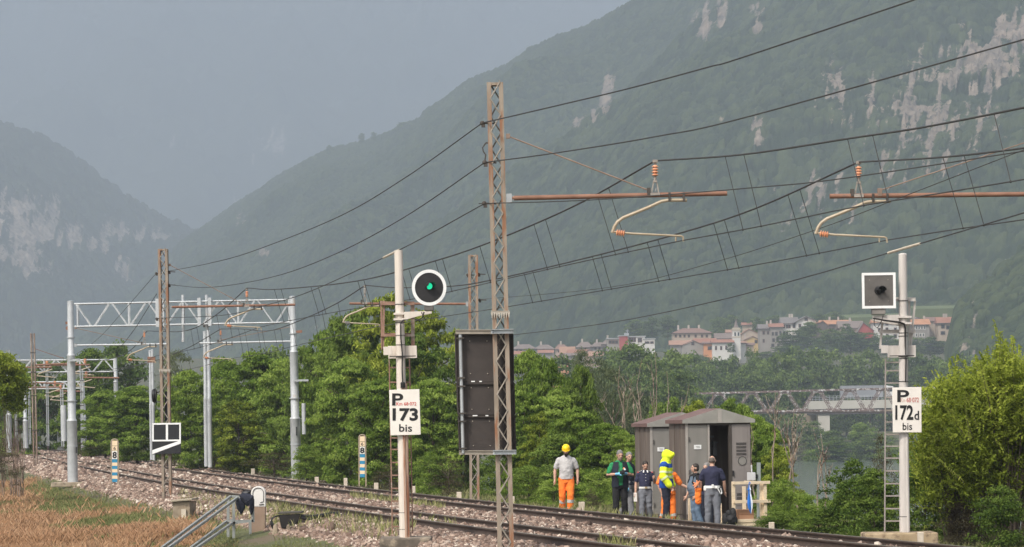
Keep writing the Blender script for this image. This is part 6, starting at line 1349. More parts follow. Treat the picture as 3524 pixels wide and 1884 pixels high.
house('wide house with an orange-tan roof, right of the white gabled one', 2066, 2141, 816, 804.5, 842, 'side', 'brown', 'orange', 1335, [(2088, 829, 4, 6), (2096, 829, 4, 6)], (2090, 2112), 11)
house('dark timber gable with a tan roof, beside the white gabled house', 2043, 2082, 818, 808, 842, 'gable', 'darkwood', 'orange', 1318, [(2062, 826, 4, 5)], (), 9, 2070)
house('house with a mauve-brown roof and dark dormer gable', 2112, 2170, 826, 807, 842, 'side', 'pink', 'mauve', 1320, (), (2141,), 10)
house('reddish house partly behind the trees, left of the square signal', 2160, 2197, 832, 812, 845, 'gable', 'red', 'mauve', 1312, (), (), 12, 2172)
house('tall white house behind the square signal post', 2197, 2262, 812, 803, 862, 'side', 'white', 'orange', 1315, [(2231, 815, 4, 6), (2252, 830, 4, 9), (2231, 830, 4, 9), (2252, 846, 5, 8), (2232, 846, 4, 9), (2212, 830, 4, 7)], (), 11)
house('grey house with six windows and an orange roof, right of the signal post', 2294, 2338, 817, 802, 858, 'side', 'grey', 'orange', 1312, rowx((2305, 2312, 2319, 2326), 825, 3, 7) + rowx((2305, 2315, 2323), 843, 3, 7), (2329,), 11, wcol=WALLS['white'])
house('beige end gable right of the grey house with six windows', 2333, 2362, 808, 797, 850, 'shed', 'beige', 'brown', 1322)
house('house with a red roof and dark balcony openings, last at the right end', 2360, 2394, 813, 797, 850, 'side', 'beige', 'brick', 1310, [(2372, 822, 7, 8), (2385, 824, 8, 8), (2372, 838, 9, 7)], (2378, 2384), 9, wcol=WALLS['brown'])
house('small white house high behind the signal post', 2298, 2324, 808, 799, 830, 'gable', 'white', 'mauve', 1360, (), (2301,), 9, 2308)
# left cluster
house('modern block with a dark red wall', 1558, 1579, 846, 843, 880, 'flat', 'red', 'flat', 1350, (), (), 12)
house('modern white block with a row of tall windows', 1578, 1622, 848, 845, 880, 'flat', 'white', 'flat', 1352, [(1585, 855, 3, 9), (1591, 855, 3, 9), (1597, 855, 3, 9), (1607, 856, 3, 9), (1612, 856, 3, 9)], (), 12)
house('low white block with balconies, right end of the modern building', 1620, 1647, 854, 851, 882, 'flat', 'white', 'flat', 1348, [(1628, 862, 9, 4), (1640, 862, 6, 4)], (), 12)
house('low grey wing with a pale flat roof, left of the red block', 1528, 1559, 853, 850, 885, 'flat', 'grey', 'flat', 1352, rowx((1535, 1543, 1551), 861, 5, 6), (), 12)
m = thing('antenna_mast', 'thin antenna mast on the modern block', 'antenna', W(1579, 846, 1350)); q = MB(); q.tube([W(1579, 848, 1354), W(1578.5, 828, 1354)], .18, 6); q.box(W(1578, 833, 1354), (1.6, .2, .3)); q.box(W(1576, 841, 1354), (2.2, .5, 1.1)); q.build('mast', M_galv, m)
house('house with a broad orange roof and pale end gable, middle of the left cluster', 1431, 1482, 891, 879, 915, 'side', 'grey', 'brick', 1300, [(1436, 896, 4, 5)], (), 9)
house('pale gable directly right of the broad orange roof', 1470, 1496, 888, 880, 912, 'gable', 'pink', 'brown', 1296, (), (), 9)
house('house with a small salmon roof, right of the pale gable', 1484, 1515, 897, 884, 915, 'side', 'pink', 'salmon', 1290)
house('house with a pinkish roof behind the broad orange one', 1411, 1444, 890, 872, 912, 'side', 'pink', 'salmon', 1315)
house('orange house with a dark gable, lowest of the village', 1383, 1434, 907, 895, 945, 'gable', 'orange', 'brown', 1262, [(1409, 912, 22, 9), (1400, 924, 4, 6), (1416, 924, 4, 6)], (), 9, 1406, wcol=WALLS['brown'])
house('grey house between the orange house and the broad orange roof', 1425, 1462, 895, 888, 930, 'side', 'grey', 'mauve', 1285, [(1450, 902, 4, 6)])
house('long low salmon roof at the left end, beside the tall mast', 1286, 1330, 892, 883, 915, 'side', 'grey', 'brick', 1300)
house('red-roofed house right of the long low one', 1356, 1390, 888, 880, 912, 'side', 'grey', 'brick', 1310)
for x0, x1, ye, yr, lab in ((1290, 1347, 878, 866, 'greyish roof in the back row at the left end of the village'), (1347, 1392, 878, 867, 'greyish roof in the back row, second from the left end'), (1397, 1428, 879, 866, 'pinkish grey house in the back row, third from the left end'), (1451, 1490, 874, 860, 'brownish roof rising in the back row, left of the modern block'), (1488, 1524, 872, 861, 'mauve roof in the back row, next to the modern block'), (1515, 1560, 866, 851, 'olive-grey roof right beside the flat grey wing')):
    house(lab, x0, x1, ye, yr, ye + 22, 'hip', 'pink' if x0 == 1397 else 'grey', 'mauve' if x0 != 1397 else 'brown', 1375, rowx((x0 + 10, x0 + 20), ye + 5, 3, 4), (x0 + 14,))
# grassy terraces above the village
for lab, x0, x1, y0, y1, Y in (('pale green terraced meadow strip above the village, right of the signal post', 2300, 2490, 778, 768, 1500), ('pale green meadow strip above the brown roofs', 2110, 2290, 800, 790, 1470)):
    m = MB(); a, b = W(x0, y0, Y), W(x1, y0 - 4, Y); m.hexa([a + V3((0, 0, -6)), b + V3((0, 0, -6)), b + V3((0, 22, -6)), a + V3((0, 22, -6)), a, b, b + V3((0, 22, 2.2)), a + V3((0, 22, 2.2))]); o = m.build('meadow', mat('meadow_grass', (.10, .135, .045), (.16, .19, .07), .15, .95)); o['kind'] = 'structure'

# ================================================================== BRIDGES, LORRY
M_brsteel = mat('rust_flaked_white_steel', (.13, .088, .075), (.19, .13, .11), .8, .7, c3=(.58, .56, .54), s3=1.6, t3=.52)
YBR = 705.0
br = thing('truss_bridge', 'rust-streaked white steel truss bridge over the river', 'bridge', W(2010, 1045, YBR))
def BT(x): return W(x, 991 - (x - 1725) * .026, YBR)
def BB(x): return W(x, 1036 - (x - 1725) * .006, YBR)
XR = list(range(1560, 2700, 83)); off2 = V3((0, 5.2, 0))
for nm, f in (('top_chord', BT), ('bottom_chord', BB)):
    for o in (V3((0, 0, 0)), off2):
        m = MB(); m.bar(f(1540) + o, f(2700) + o, .42, .5, (0, 1, 0)); m.build(nm, M_brsteel, br)
for o in (V3((0, 0, 0)), off2):
    for x in [1728 + 82.7 * i for i in range(-2, 12)]:
        for sx in (-1, 1):
            m = MB(); m.bar(BT(x + sx * 4) + o, BB(x + sx * 36) + o, 0.15, .15); m.bar(BT(x + sx * 7) + o, BB(x + sx * 40) + o, .15, .15)
            for k in range(1, 5): f = k / 5; m.bar(BT(x + sx * 4).lerp(BB(x + sx * 36), f) + o, BT(x + sx * 7).lerp(BB(x + sx * 40), f) + o, .05, .05)
            m.build('diagonal', M_brsteel, br)
        m = MB(); m.box(BT(x) + o + V3((0, 0, -.2)), (2.6, .12, .7)); m.build('gusset', M_brsteel, br); m = MB(); m.box(BB(x + 41) + o + V3((0, 0, .15)), (3.0, .12, .8)); m.build('gusset', M_brsteel, br)
m = MB(); a, b = BB(1540), BB(2700); m.bar(a + V3((0, 2.6, -.35)), b + V3((0, 2.6, -.35)), .45, 4.8, (0, 1, 0)); m.build('deck', mat('bridge_deck_brown', (.16, .11, .09), (.22, .16, .13), .5, .8), br)
for x in (1690, 2420):
    p = BB(x); m = MB(); m.box((p.x, YBR + 2.6, (p.z - 9.5) / 2 - .6), (2.2, 6, abs(p.z + 9.5))); m.build('pier', M_concpale, br)
YR2 = 800.0
rb = thing('road_bridge', 'concrete road bridge with a railing behind the steel truss', 'bridge', W(2180, 1060, YR2))
m = MB(); a, b = W(2035, 1019, YR2), W(2640, 1008, YR2); m.hexa([a + V3((0, 0, -1.2)), b + V3((0, 0, -1.2)), b + V3((0, 9, -1.2)), a + V3((0, 9, -1.2)), a + V3((0, 0, 1.0)), b + V3((0, 0, 1.0)), b + V3((0, 9, 1.0)), a + V3((0, 9, 1.0))]); m.build('deck', mat('bridge_concrete', (.48, .46, .41), (.56, .54, .49), .3, .9), rb)
m = MB()
for i in range(5): m.bar(a + V3((0, 1 + i * 1.7, -1.9)), b + V3((0, 1 + i * 1.7, -1.9)), 1.5, .5, (0, 1, 0))
m.build('girders', mat('girder_dark', (.06, .055, .055), (.09, .085, .08), .5, .8), rb)
m = MB()
for z in (1.4, 1.85, 2.25): m.bar(a + V3((0, .2, z)), b + V3((0, .2, z)), .09, .09, (0, 1, 0))
for i in range(70): p = a.lerp(b, i / 69); m.bar(p + V3((0, .2, .9)), p + V3((0, .2, 2.3)), .10, .10)
m.build('railing', M_galv, rb)
for x0, x1 in ((2055, 2088), (2300, 2325)):
    m = MB(); p, q = W(x0, 1030, YR2), W(x1, 1030, YR2); bz_ = -10; m.hexa([V3((p.x + 2.2, YR2 + 1, bz_)), V3((q.x, YR2 + 1, bz_)), V3((q.x, YR2 + 8, bz_)), V3((p.x + 2.2, YR2 + 8, bz_)), V3((p.x, YR2 + 1, p.z)), V3((q.x, YR2 + 1, p.z)), V3((q.x, YR2 + 8, p.z)), V3((p.x, YR2 + 8, p.z))]); m.build('pier', mat('pier_pale', (.50, .47, .42), (.60, .57, .51), .3, .9, c3=(.35, .32, .28), s3=.5, t3=.6), rb)
m = MB(); p, q = W(2005, 1022, YR2 + 6), W(2058, 1022, YR2 + 6); m.prism([W(2000, 1085, YR2 + 6), W(2092, 1088, YR2 + 6), W(2062, 1050, YR2 + 6), W(2040, 1030, YR2 + 6), W(2005, 1030, YR2 + 6)], (0, 10, 0)); m.build('embankment', mat('embankment_earth', (.27, .22, .16), (.36, .30, .22), .4, .95), rb)
lo = thing('lorry', 'long grey box lorry crossing the road bridge', 'lorry', W(2170, 1004, YR2 + 4))
m = MB(); p, q = W(2115, 1001, YR2 + 3), W(2222, 970, YR2 + 3); m.box(((p.x + q.x) / 2, YR2 + 4.3, (p.z + q.z) / 2), (q.x - p.x, 2.6, q.z - p.z)); m.build('box_body', mat('lorry_grey', (.24, .25, .27), (.28, .29, .31), .3, .5), lo, bev=.06)
m = MB(); m.box(((p.x + q.x) / 2, YR2 + 4.3, q.z + .04), (q.x - p.x - .1, 2.5, .1)); m.build('roof_edge', mat('lorry_edge', (.10, .10, .11), (.13, .13, .14), .5, .5), lo)
c0 = W(2226, 1003, YR2 + 3); m = MB(); m.prism([c0 + V3((0, 0, .5)), c0 + V3((2.6, 0, .5)), c0 + V3((2.7, 0, 2.0)), c0 + V3((2.2, 0, 3.2)), c0 + V3((0, 0, 3.5))], (0, 2.4, 0)); m.build('cab', flat('cab_white', (.66, .66, .65), .4), lo, bev=.08)
m = MB(); m.box(c0 + V3((1.6, -.02, 2.3)), (1.1, .1, .9)); m.build('cab_window', M_win, lo)
for dx in (-17, -15.6, -14.2, -3.5, 1.4):
    m = MB(); m.lathe(c0 + V3((dx, -.05, .2)), (0, 1, 0), [(0, .5), (.3, .5)], 14); m.build('wheel', M_black, lo)
# lattice pylons on the slopes
for lab, x, yt, yb, Y in (('faint lattice power pylon high on the wooded slope, above the round tree tops', 1527, 652, 706, 2100), ('lattice power pylon on the slope at the upper right edge', 2541, 650, 700, 1500)):
    t = thing('power_pylon', lab, 'pylon', W(x, yb, Y), 'power pylons on the slopes'); b_, a_ = W(x, yb, Y), W(x, yt, Y); w = 1.6; m = MB()
    for sx in (-1, 1):
        for sy in (-1, 1): m.bar(b_ + V3((sx * w, sy * w, 0)), a_ + V3((sx * .3, sy * .3, 0)), .22, .22)
    for i in range(10):
        f, g_ = i / 10, (i + 1) / 10; A_ = b_.lerp(a_, f); B_ = b_.lerp(a_, g_); k0, k1 = w * (1 - f) + .3 * f, w * (1 - g_) + .3 * g_; s_ = 1 if i % 2 else -1
        m.bar(A_ + V3((-s_ * k0, -k0, 0)), B_ + V3((s_ * k1, -k1, 0)), .14, .14)
    m.build('tower', M_galv, t)
    for f in (.72, .84, .95):
        m = MB(); p = b_.lerp(a_, f); m.bar(p - V3((2.6, 0, 0)), p + V3((2.6, 0, 0)), .2, .2); m.build('cross_arm', M_galv, t)
# ================================================================== PEOPLE
M_skin = mat('skin', (.46, .27, .19), (.54, .33, .24), 14, .55, c3=(.50, .24, .17), s3=9, t3=.6)
M_lip = flat('lips', (.34, .12, .10), .5); M_eye = flat('eye_dark', (.03, .022, .018), .25)
def cl(name, c, **k): return mat(name, tuple(v * .82 for v in c), tuple(min(1, v * 1.12) for v in c), 7, k.get('rough', .85), bump=.35)
def loft(mb, rings, n=18):
    b = len(mb.v)
    for c, X, Y, rx, ry in rings:
        for j in range(n):
            t = 2 * math.pi * j / n; mb.v.append(V3(c) + X * (math.cos(t) * rx) + Y * (math.sin(t) * ry))
    for i in range(len(rings) - 1):
        for j in range(n):
            k = (j + 1) % n; mb.f.append((b + i * n + j, b + i * n + k, b + (i + 1) * n + k, b + (i + 1) * n + j))
    mb.f.append(tuple(b + j for j in range(n))[::-1]); mb.f.append(tuple(b + (len(rings) - 1) * n + j for j in range(n)))
def limb(mb, pts, rs, n=12):
    mb.tube(pts, list(rs), n)
    for p, r in zip(pts, rs): mb.ball(p, r, n, 8)
def skinmesh(name, mb, vox, m, parent, fold=0.0, seed=0):
    """melt the overlapping shapes into one continuous surface"""
    me = bpy.data.meshes.new('tmp'); me.from_pydata(mb.v, [], mb.f); me.update()
    o = bpy.data.objects.new('tmp', me); C.objects.link(o)
    r = o.modifiers.new('r', 'REMESH'); r.mode = 'VOXEL'; r.voxel_size = vox; r.use_smooth_shade = True
    s = o.modifiers.new('s', 'SMOOTH'); s.iterations = 3; s.factor = .5
    dg = bpy.context.evaluated_depsgraph_get(); ne = bpy.data.meshes.new_from_object(o.evaluated_get(dg)); ne.name = name
    bpy.data.objects.remove(o); bpy.data.meshes.remove(me)
    n = len(ne.vertices); co = np.empty(n * 3, np.float32); ne.vertices.foreach_get('co', co); co = co.reshape(-1, 3)
    if fold:
        no = np.empty(n * 3, np.float32); ne.vertices.foreach_get('normal', no); no = no.reshape(-1, 3)
        d = fbm(co[:, 0] * 9 + co[:, 1] * 7 + co[:, 2] * 5 + seed, co[:, 2] * 15 - co[:, 0] * 6, seed, 3) - .45
        co = co + no * (d * fold)[:, None]
    co = co - np.array(ORG[parent.name], np.float32); ne.vertices.foreach_set('co', co.ravel())
    ne.polygons.foreach_set('use_smooth', np.ones(len(ne.polygons), bool)); ne.update()
    return link(name, ne, m, parent)

class Man:
    def __init__(s, label, x, ytop, off, yaw, dY=0.0, hat=0.0, lean=0.0, Y=None):
        _, Yg, _, _ = at(x, off, 1290); s.Y = (Y or Yg) + dY
        p = W(x, 1290, s.Y); sv, ov = soff([p.x], [s.Y]); z = max(gz(p.x, s.Y), float(ballast_z(sv, ov)[0]) if ov[0] < GAP + 3.2 else -9)
        s.base = V3((p.x, s.Y, z)); top = W(x, ytop, s.Y).z - hat; s.k = (top - z) / 1.728
        a = R(yaw); s.F = V3((math.sin(a), -math.cos(a), 0)); s.L = V3((math.cos(a), math.sin(a), 0)); s.lean = lean
        s.t = thing('person', label, 'person', s.base, 'people standing by the cabinets'); s.mb = MB()
    def P(s, a, f, z):
        zz = max(0, z - .9); return s.base + (s.L * a + s.F * (f + zz * s.lean) + EZ * z) * s.k
    def torso(s, mb, inf=0.0, z0=.80, z1=1.50, belly=0.0, shoulder=1.0, flare=0.0):
        R_ = [(.78, .10, .09, 0), (.86, .150, .112, 0), (.94, .162, .118, .0), (1.03, .150, .108 + belly * .6, belly * .6), (1.12, .150, .108 + belly, belly * .9), (1.22, .162, .113 + belly * .5, belly * .45), (1.30, .176, .116, 0), (1.36, .178 * shoulder, .105, -.004), (1.41, .150 * shoulder, .090, -.006), (1.45, .105, .074, -.006), (1.485, .066, .062, -.002)]
        zs = [r[0] for r in R_]
        def at_(z): return tuple(np.interp(z, zs, [r[i] for r in R_]) for i in (1, 2, 3))
        zz = sorted(set([z0, z1] + [z for z in zs if z0 < z < z1]))
        loft(mb, [(s.P(0, at_(z)[2], z), s.L, s.F, (at_(z)[0] + inf + flare * max(0, 1.05 - z)) * s.k, (at_(z)[1] + inf + flare * max(0, 1.05 - z)) * s.k) for z in zz])
        return at_
    def hand(s, mb, wrist, d, curl=.35, r=1.0, thumb=None):
        d = V3(d).normalized(); k = s.k; side = thumb if thumb is not None else (s.F if abs(d.dot(s.F)) < .8 else s.L); side = (V3(side) - d * V3(side).dot(d)).normalized(); nn = d.cross(side).normalized()
        pc = wrist + d * (.045 * k); mb.ball(pc, (.036 * k * r,) * 3, 10, 6); mb.ball(wrist + d * .07 * k, (.034 * k * r,) * 3, 10, 6)
        for i, (o, L_) in enumerate(((.030, .070), (.011, .078), (-.009, .073), (-.028, .056))):
            a = wrist + d * (.075 * k) + side * (o * k); b = a + (d * (1 - curl * .3) + nn * curl * .5) * (L_ * .55 * k); c = b + (d * (1 - curl) + nn * curl) .normalized() * (L_ * .5 * k)
            limb(mb, [a, b, c], [.0105 * k * r, .0100 * k * r, .0085 * k * r], 7)
        a = wrist + d * (.03 * k) + side * (.030 * k); limb(mb, [a, a + (side * .8 + d * .6) * (.035 * k), a + (side * .9 + d * 1.4 + nn * .3) * (.042 * k)], [.0125 * k * r, .0115 * k * r, .009 * k * r], 7)
    def build(s, legs, arms, head=(0, 0), skin=M_skin, hair=None, hairk='short', belly=0.0, sleeve=.5, top=None, bottom=None, shoes=None, gloves=None, curl=.4, beard=None, face=True, bare_head=True, top_z=(.92, 1.49), top_name='shirt', jacket=0.012, shoulder=1.0, collar=None, trouser_cut=.09):
        """legs: (knee, ankle) per side as (side, fwd, up); arms: (elbow, wrist) per side; order right, left"""
        P, k = s.P, s.k; s.belly = belly; s.legs, s.arms = legs, arms; s.jk = jacket
        mb = MB(); s.torso(mb, -.012, .80, 1.485, belly * .6, shoulder)
        s.sh = [(-.180 * shoulder, 0, 1.368), (.180 * shoulder, 0, 1.368)]; s.hp = [(-.088, 0, .90), (.088, 0, .90)]
        hy, hp_ = R(head[0]), R(head[1]); HL = s.L * math.cos(hy) + s.F * -math.sin(hy); HF = (s.F * math.cos(hy) + s.L * math.sin(hy)); HF2 = (HF * math.cos(hp_) - EZ * math.sin(hp_)); HU = (EZ * math.cos(hp_) + HF * math.sin(hp_))
        hc = P(0, .015, 1.492)
        def Hd(a, f, z): return hc + (HL * a + HF2 * f + HU * (z - 1.52)) * k
        s.Hd, s.HL, s.HF, s.HU = Hd, HL, HF2, HU
        limb(mb, [P(0, -.01, 1.44), Hd(0, -.005, 1.56)], [.062 * k, .056 * k])
        def ell(m_, c, rx, ry, rz, n=14):
            b = len(m_.v); m_.ball((0, 0, 0), 1, n, 10)
            for i in range(b, len(m_.v)): v = m_.v[i]; m_.v[i] = c + (HL * (v.x * rx) + HF2 * (v.y * ry) + HU * (v.z * rz)) * k
        s.ell = ell
        ell(mb, Hd(0, -.006, 1.655), .074, .094, .098); ell(mb, Hd(0, .034, 1.59), .055, .056, .062); ell(mb, Hd(0, .05, 1.615), .056, .048, .06)
        ell(mb, Hd(0, .098, 1.622), .014, .022, .020); ell(mb, Hd(0, .091, 1.642), .010, .014, .03); ell(mb, Hd(0, .075, 1.672), .052, .02, .012)
        for sx in (-1, 1): ell(mb, Hd(sx * .076, -.008, 1.63), .012, .024, .034)
        ell(mb, Hd(0, .07, 1.565), .026, .022, .018)
        for i, (kn, an) in enumerate(legs):
            limb(mb, [P(*s.hp[i]), P(*kn), P(*an)], [.078 * k, .053 * k, .038 * k])
        s.wr = []
        for i, (el, wr) in enumerate(arms):
            S_, E_, W_ = P(*s.sh[i]), P(*el), P(*wr); limb(mb, [S_, S_.lerp(E_, .5), E_, E_.lerp(W_, .35), W_], [.052 * k, .045 * k, .038 * k, .040 * k, .027 * k])
            s.wr.append((W_, (W_ - E_).normalized()))
            if not gloves: s.hand(mb, W_, W_ - E_, curl)
        skinmesh('body', mb, .0095, skin, s.t)
        if face:
            for sx in (-1, 1):
                m = MB(); ell(m, Hd(sx * .030, .083, 1.648), .012, .010, .008, 10); m.build('eye', M_eye, s.t, True)
            m = MB(); ell(m, Hd(0, .087, 1.585), .024, .008, .006, 10); m.build('mouth', M_lip, s.t, True)
        if gloves:
            for i in (0, 1):
                mb = MB(); W_, d = s.wr[i]; limb(mb, [W_ - d * .05 * k, W_ + d * .02 * k], [.034 * k, .034 * k]); s.hand(mb, W_, d, curl, 1.18); skinmesh('glove', mb, .0095, gloves, s.t)
        if hair and bare_head:
            mb = MB()
            if hairk == 'fringe': ell(mb, Hd(0, -.03, 1.635), .083, .082, .055); ell(mb, Hd(0, -.05, 1.665), .070, .062, .06)
            else: ell(mb, Hd(0, -.020, 1.678), .083, .098, .092); ell(mb, Hd(0, -.045, 1.62), .076, .068, .065)
            skinmesh('hair', mb, .009, hair, s.t, .012, 3)
        if beard:
            mb = MB(); ell(mb, Hd(0, .048, 1.572), .060, .062, .055); ell(mb, Hd(0, .07, 1.545), .040, .040, .045); skinmesh('beard', mb, .008, beard, s.t, .008, 2)
        if bottom:
            mb = MB(); s.torso(mb, .014, .80, 1.03, belly * .5)
            for i, (kn, an) in enumerate(legs):
                H_, K_, A_ = P(*s.hp[i]), P(*kn), P(*an); e = A_.lerp(K_, trouser_cut); s.legpt = None
                limb(mb, [H_, H_.lerp(K_, .5), K_, K_.lerp(e, .5), e], [.108 * k, .098 * k, .083 * k, .078 * k, .070 * k], 14)
            skinmesh('trousers', mb, .0115, bottom, s.t, .028, 7)
        for i, (kn, an) in enumerate(legs):
            A_ = P(*an); f = (s.F if abs(V3(s.F).dot(EZ)) < .9 else s.F); mb = MB(); z0 = A_ - EZ * (.045 * k)
            limb(mb, [A_ + EZ * .02 * k, z0 - f * .03 * k], [.052 * k, .046 * k]); limb(mb, [z0 - f * .03 * k, z0 + f * .10 * k, z0 + f * .17 * k - EZ * .008 * k], [.044 * k, .044 * k, .036 * k]); skinmesh('shoe', mb, .011, shoes or MATS['black_nylon'], s.t)
        if top:
            mb = MB(); s.torso(mb, jacket, top_z[0], top_z[1], belly, shoulder, .03)
            for i, (el, wr) in enumerate(arms):
                S_, E_, W_ = P(*s.sh[i]), P(*el), P(*wr); g = jacket
                if sleeve <= .6: limb(mb, [S_ + (P(0, 0, 1.3) - S_) * .08, S_.lerp(E_, sleeve * .7), S_.lerp(E_, sleeve * 1.45)], [(.056 + g) * k, (.050 + g) * k, (.044 + g * .9) * k], 14)
                else: limb(mb, [S_, S_.lerp(E_, .5), E_, E_.lerp(W_, .5), E_.lerp(W_, .92)], [(.062 + g) * k, (.058 + g) * k, (.055 + g) * k, (.050 + g) * k, (.045 + g) * k], 14)
            skinmesh(top_name, mb, .0115, top, s.t, .026, 5)
        return s
    def ring(s, name, m, z0, z1, inf, belly=None):
        mb = MB(); s.torso(mb, inf, z0, z1, s.belly if belly is None else belly); return mb.build(name, m, s.t, True)
    def legband(s, name, m, i, f0, f1, r):
        kn, an = s.legs[i]; K_, A_ = s.P(*kn), s.P(*an); mb = MB(); mb.tube([K_.lerp(A_, f0), K_.lerp(A_, f1)], r * s.k, 16); return mb.build(name, m, s.t, True)

STAND = (((-.10, .02, .49), (-.105, 0, .09)), ((.10, .02, .49), (.105, 0, .09)))
H_dark = mat('hair_dark', (.02, .015, .012), (.045, .034, .026), 30, .6); H_grey = mat('hair_grey', (.13, .12, .115), (.26, .25, .24), 30, .7); H_crop = mat('hair_cropped', (.10, .08, .065), (.17, .14, .12), 30, .8)
T_light = cl('tee_light_grey', (.50, .485, .48)); T_orange = cl('hivis_orange', (.95, .215, .03)); T_green = cl('polo_green', (.02, .24, .085)); T_black = cl('trousers_black', (.014, .014, .016)); T_navy = cl('uniform_navy', (.026, .028, .062)); T_grey = cl('uniform_grey', (.165, .175, .20)); T_jeans = cl('jeans_blue', (.13, .19, .27)); T_vest = cl('vest_slate', (.115, .155, .205)); T_yellow = cl('hivis_yellow', (.78, .95, .03)); T_blue = cl('jacket_blue', (.012, .07, .33)); T_navy2 = cl('vest_navy', (.012, .016, .028)); T_dk = cl('trousers_midnight', (.014, .017, .032)); T_trgrey = cl('trousers_grey', (.20, .20, .21))
M_refl = flat('reflective_band', (.50, .50, .48), .35); M_reflY = flat('reflective_on_yellow', (.66, .74, .42), .4); M_glove = cl('glove_blue', (.19, .50, .72)); M_belt = flat('belt_white', (.72, .72, .70), .45); M_boot = flat('boot_black', (.02, .02, .024), .7)
M_helmet = flat('helmet_yellow', (.86, .60, .01), .35)

# 1 man in the yellow helmet
p = Man('man in a yellow helmet and light grey t-shirt walking with head bowed, orange trousers', 1426, 1119, GAP + 2.0, 0, hat=.02)
p.build((((-.105, .03, .49), (-.10, -.12, .10)), ((.095, .10, .50), (.075, .05, .09))), (((-.275, -.02, 1.13), (-.285, .04, .885)), ((.275, -.03, 1.13), (.275, .03, .885))), (0, 22), hair=H_dark, beard=H_dark, top=T_light, bottom=T_orange, shoes=M_boot, jacket=.022, top_z=(.90, 1.49), bare_head=False, belly=.015)
mb = MB(); p.ell(mb, p.Hd(0, -.004, 1.705), .098, .116, .095, 20); n0 = len(mb.v)
for i in range(n0):
    d = (mb.v[i] - p.Hd(0, -.004, 1.685)).dot(p.HU); 
    if d < 0: mb.v[i] = mb.v[i] - p.HU * d
mh = mb.build('helmet', M_helmet, p.t, True); ORG[mh.name] = ORG[p.t.name]
mb = MB(); c = p.Hd(0, .01, 1.687); n = 24; P_ = []
for q in range(n):
    a = 2 * math.pi * q / n; e = 1.35 if math.sin(a) > .3 else 1.08; P_ += [c + (p.HL * (.096 * math.cos(a)) + p.HF * (.112 * math.sin(a))) * p.k, c + (p.HL * (.104 * math.cos(a)) + p.HF * (.118 * e * math.sin(a))) * p.k - EZ * .006, c + (p.HL * (.104 * math.cos(a)) + p.HF * (.118 * e * math.sin(a))) * p.k + EZ * .006]
mb.add(P_, [(3 * q, 3 * q + 1, 3 * ((q + 1) % n) + 1, 3 * ((q + 1) % n)) for q in range(n)] + [(3 * q + 1, 3 * q + 2, 3 * ((q + 1) % n) + 2, 3 * ((q + 1) % n) + 1) for q in range(n)] + [(3 * q + 2, 3 * q, 3 * ((q + 1) % n), 3 * ((q + 1) % n) + 2) for q in range(n)]); mb.build('brim', M_helmet, mh, True)
for i in (0, 1):
    p.legband('reflective_band', M_refl, i, .22, .40, .083); p.legband('reflective_band', M_refl, i, .66, .86, .075)

# 2 man in green shirt and navy vest with a camera
p = Man('heavy man in a green polo and navy vest holding a camera in blue gloves', 1561, 1133, GAP + 2.0, 4)
p.build((((-.11, .03, .49), (-.11, .0, .09)), ((.10, .0, .49), (.115, -.04, .09))), (((-.30, .02, 1.14), (-.085, .27, 1.16)), ((.30, .02, 1.13), (.10, .25, 1.17))), (8, 14), hair=H_grey, top=T_green, bottom=T_black, shoes=M_boot, gloves=M_glove, belly=.065, beard=mat('stubble', (.16, .11, .09), (.24, .17, .14), 20, .8), shoulder=1.08, jacket=.020, curl=.7, top_z=(.88, 1.49), top_name='polo_shirt')
for sx in (-1, 1):
    mb = MB(); at_ = None; rings = []
    zs = (.84, .94, 1.03, 1.12, 1.22, 1.32, 1.40, 1.45); rx = (.19, .195, .19, .193, .198, .204, .19, .14); ry = (.155, .16, .165, .18, .16, .145, .122, .097); fs = (.0, .0, .03, .05, .025, .0, -.005, -.01)
    n = 14
    for z, a_, b_, f_ in zip(zs, rx, ry, fs):
        for q in range(n + 1):
            an = R(90 - sx * (15 + 165 * q / n))
            for e in (0, .012): mb.v.append(p.P(math.cos(an) * (a_ + e), f_ + math.sin(an) * (b_ + e), z))
    m2 = 2 * (n + 1)
    for i in range(len(zs) - 1):
        for q in range(n):
            a_ = i * m2 + 2 * q; mb.f += [(a_ + 1, a_ + 3, a_ + m2 + 3, a_ + m2 + 1), (a_, a_ + m2, a_ + m2 + 2, a_ + 2)]
    for q in range(n): mb.f.append((2 * q, 2 * q + 2, 2 * q + 3, 2 * q + 1))
    mb.build('vest', T_navy2, p.t, True)
mb = MB(); c = p.P(.075, .235, 1.285); mb.ball(c, (.032, .02, .032), 12, 8); mb.build('vest_badge', flat('badge_orange', (.75, .28, .14), .6), p.t, True)
cmr = thing('camera', 'black camera with a silver flash held by the man in green', 'camera', p.P(.02, .34, 1.2)); m = MB(); c = p.P(.02, .34, 1.20); m.box(c, (.13, .07, .085)); m.box(c + V3((.01, 0, .05)), (.05, .06, .03)); m.build('camera_body', M_black, cmr, bev=.008); m = MB(); m.lathe(c, p.F - EZ * .3, [(0, .036), (.09, .036), (.10, .03)], 14); m.build('lens', M_black, cmr, True); m = MB(); m.ball(p.P(.085, .33, 1.265), (.028, .03, .03), 12, 8); m.build('flash_head', flat('flash_silver', (.7, .7, .72), .2), cmr, True)
for sx in (-1, 1):
    m = MB(); m.tube([p.P(sx * .06, .10, 1.47), p.P(sx * .055, .19, 1.34), p.P(.02 + sx * .05, .32, 1.22)], .006, 6); m.build('neck_strap', M_black, cmr)

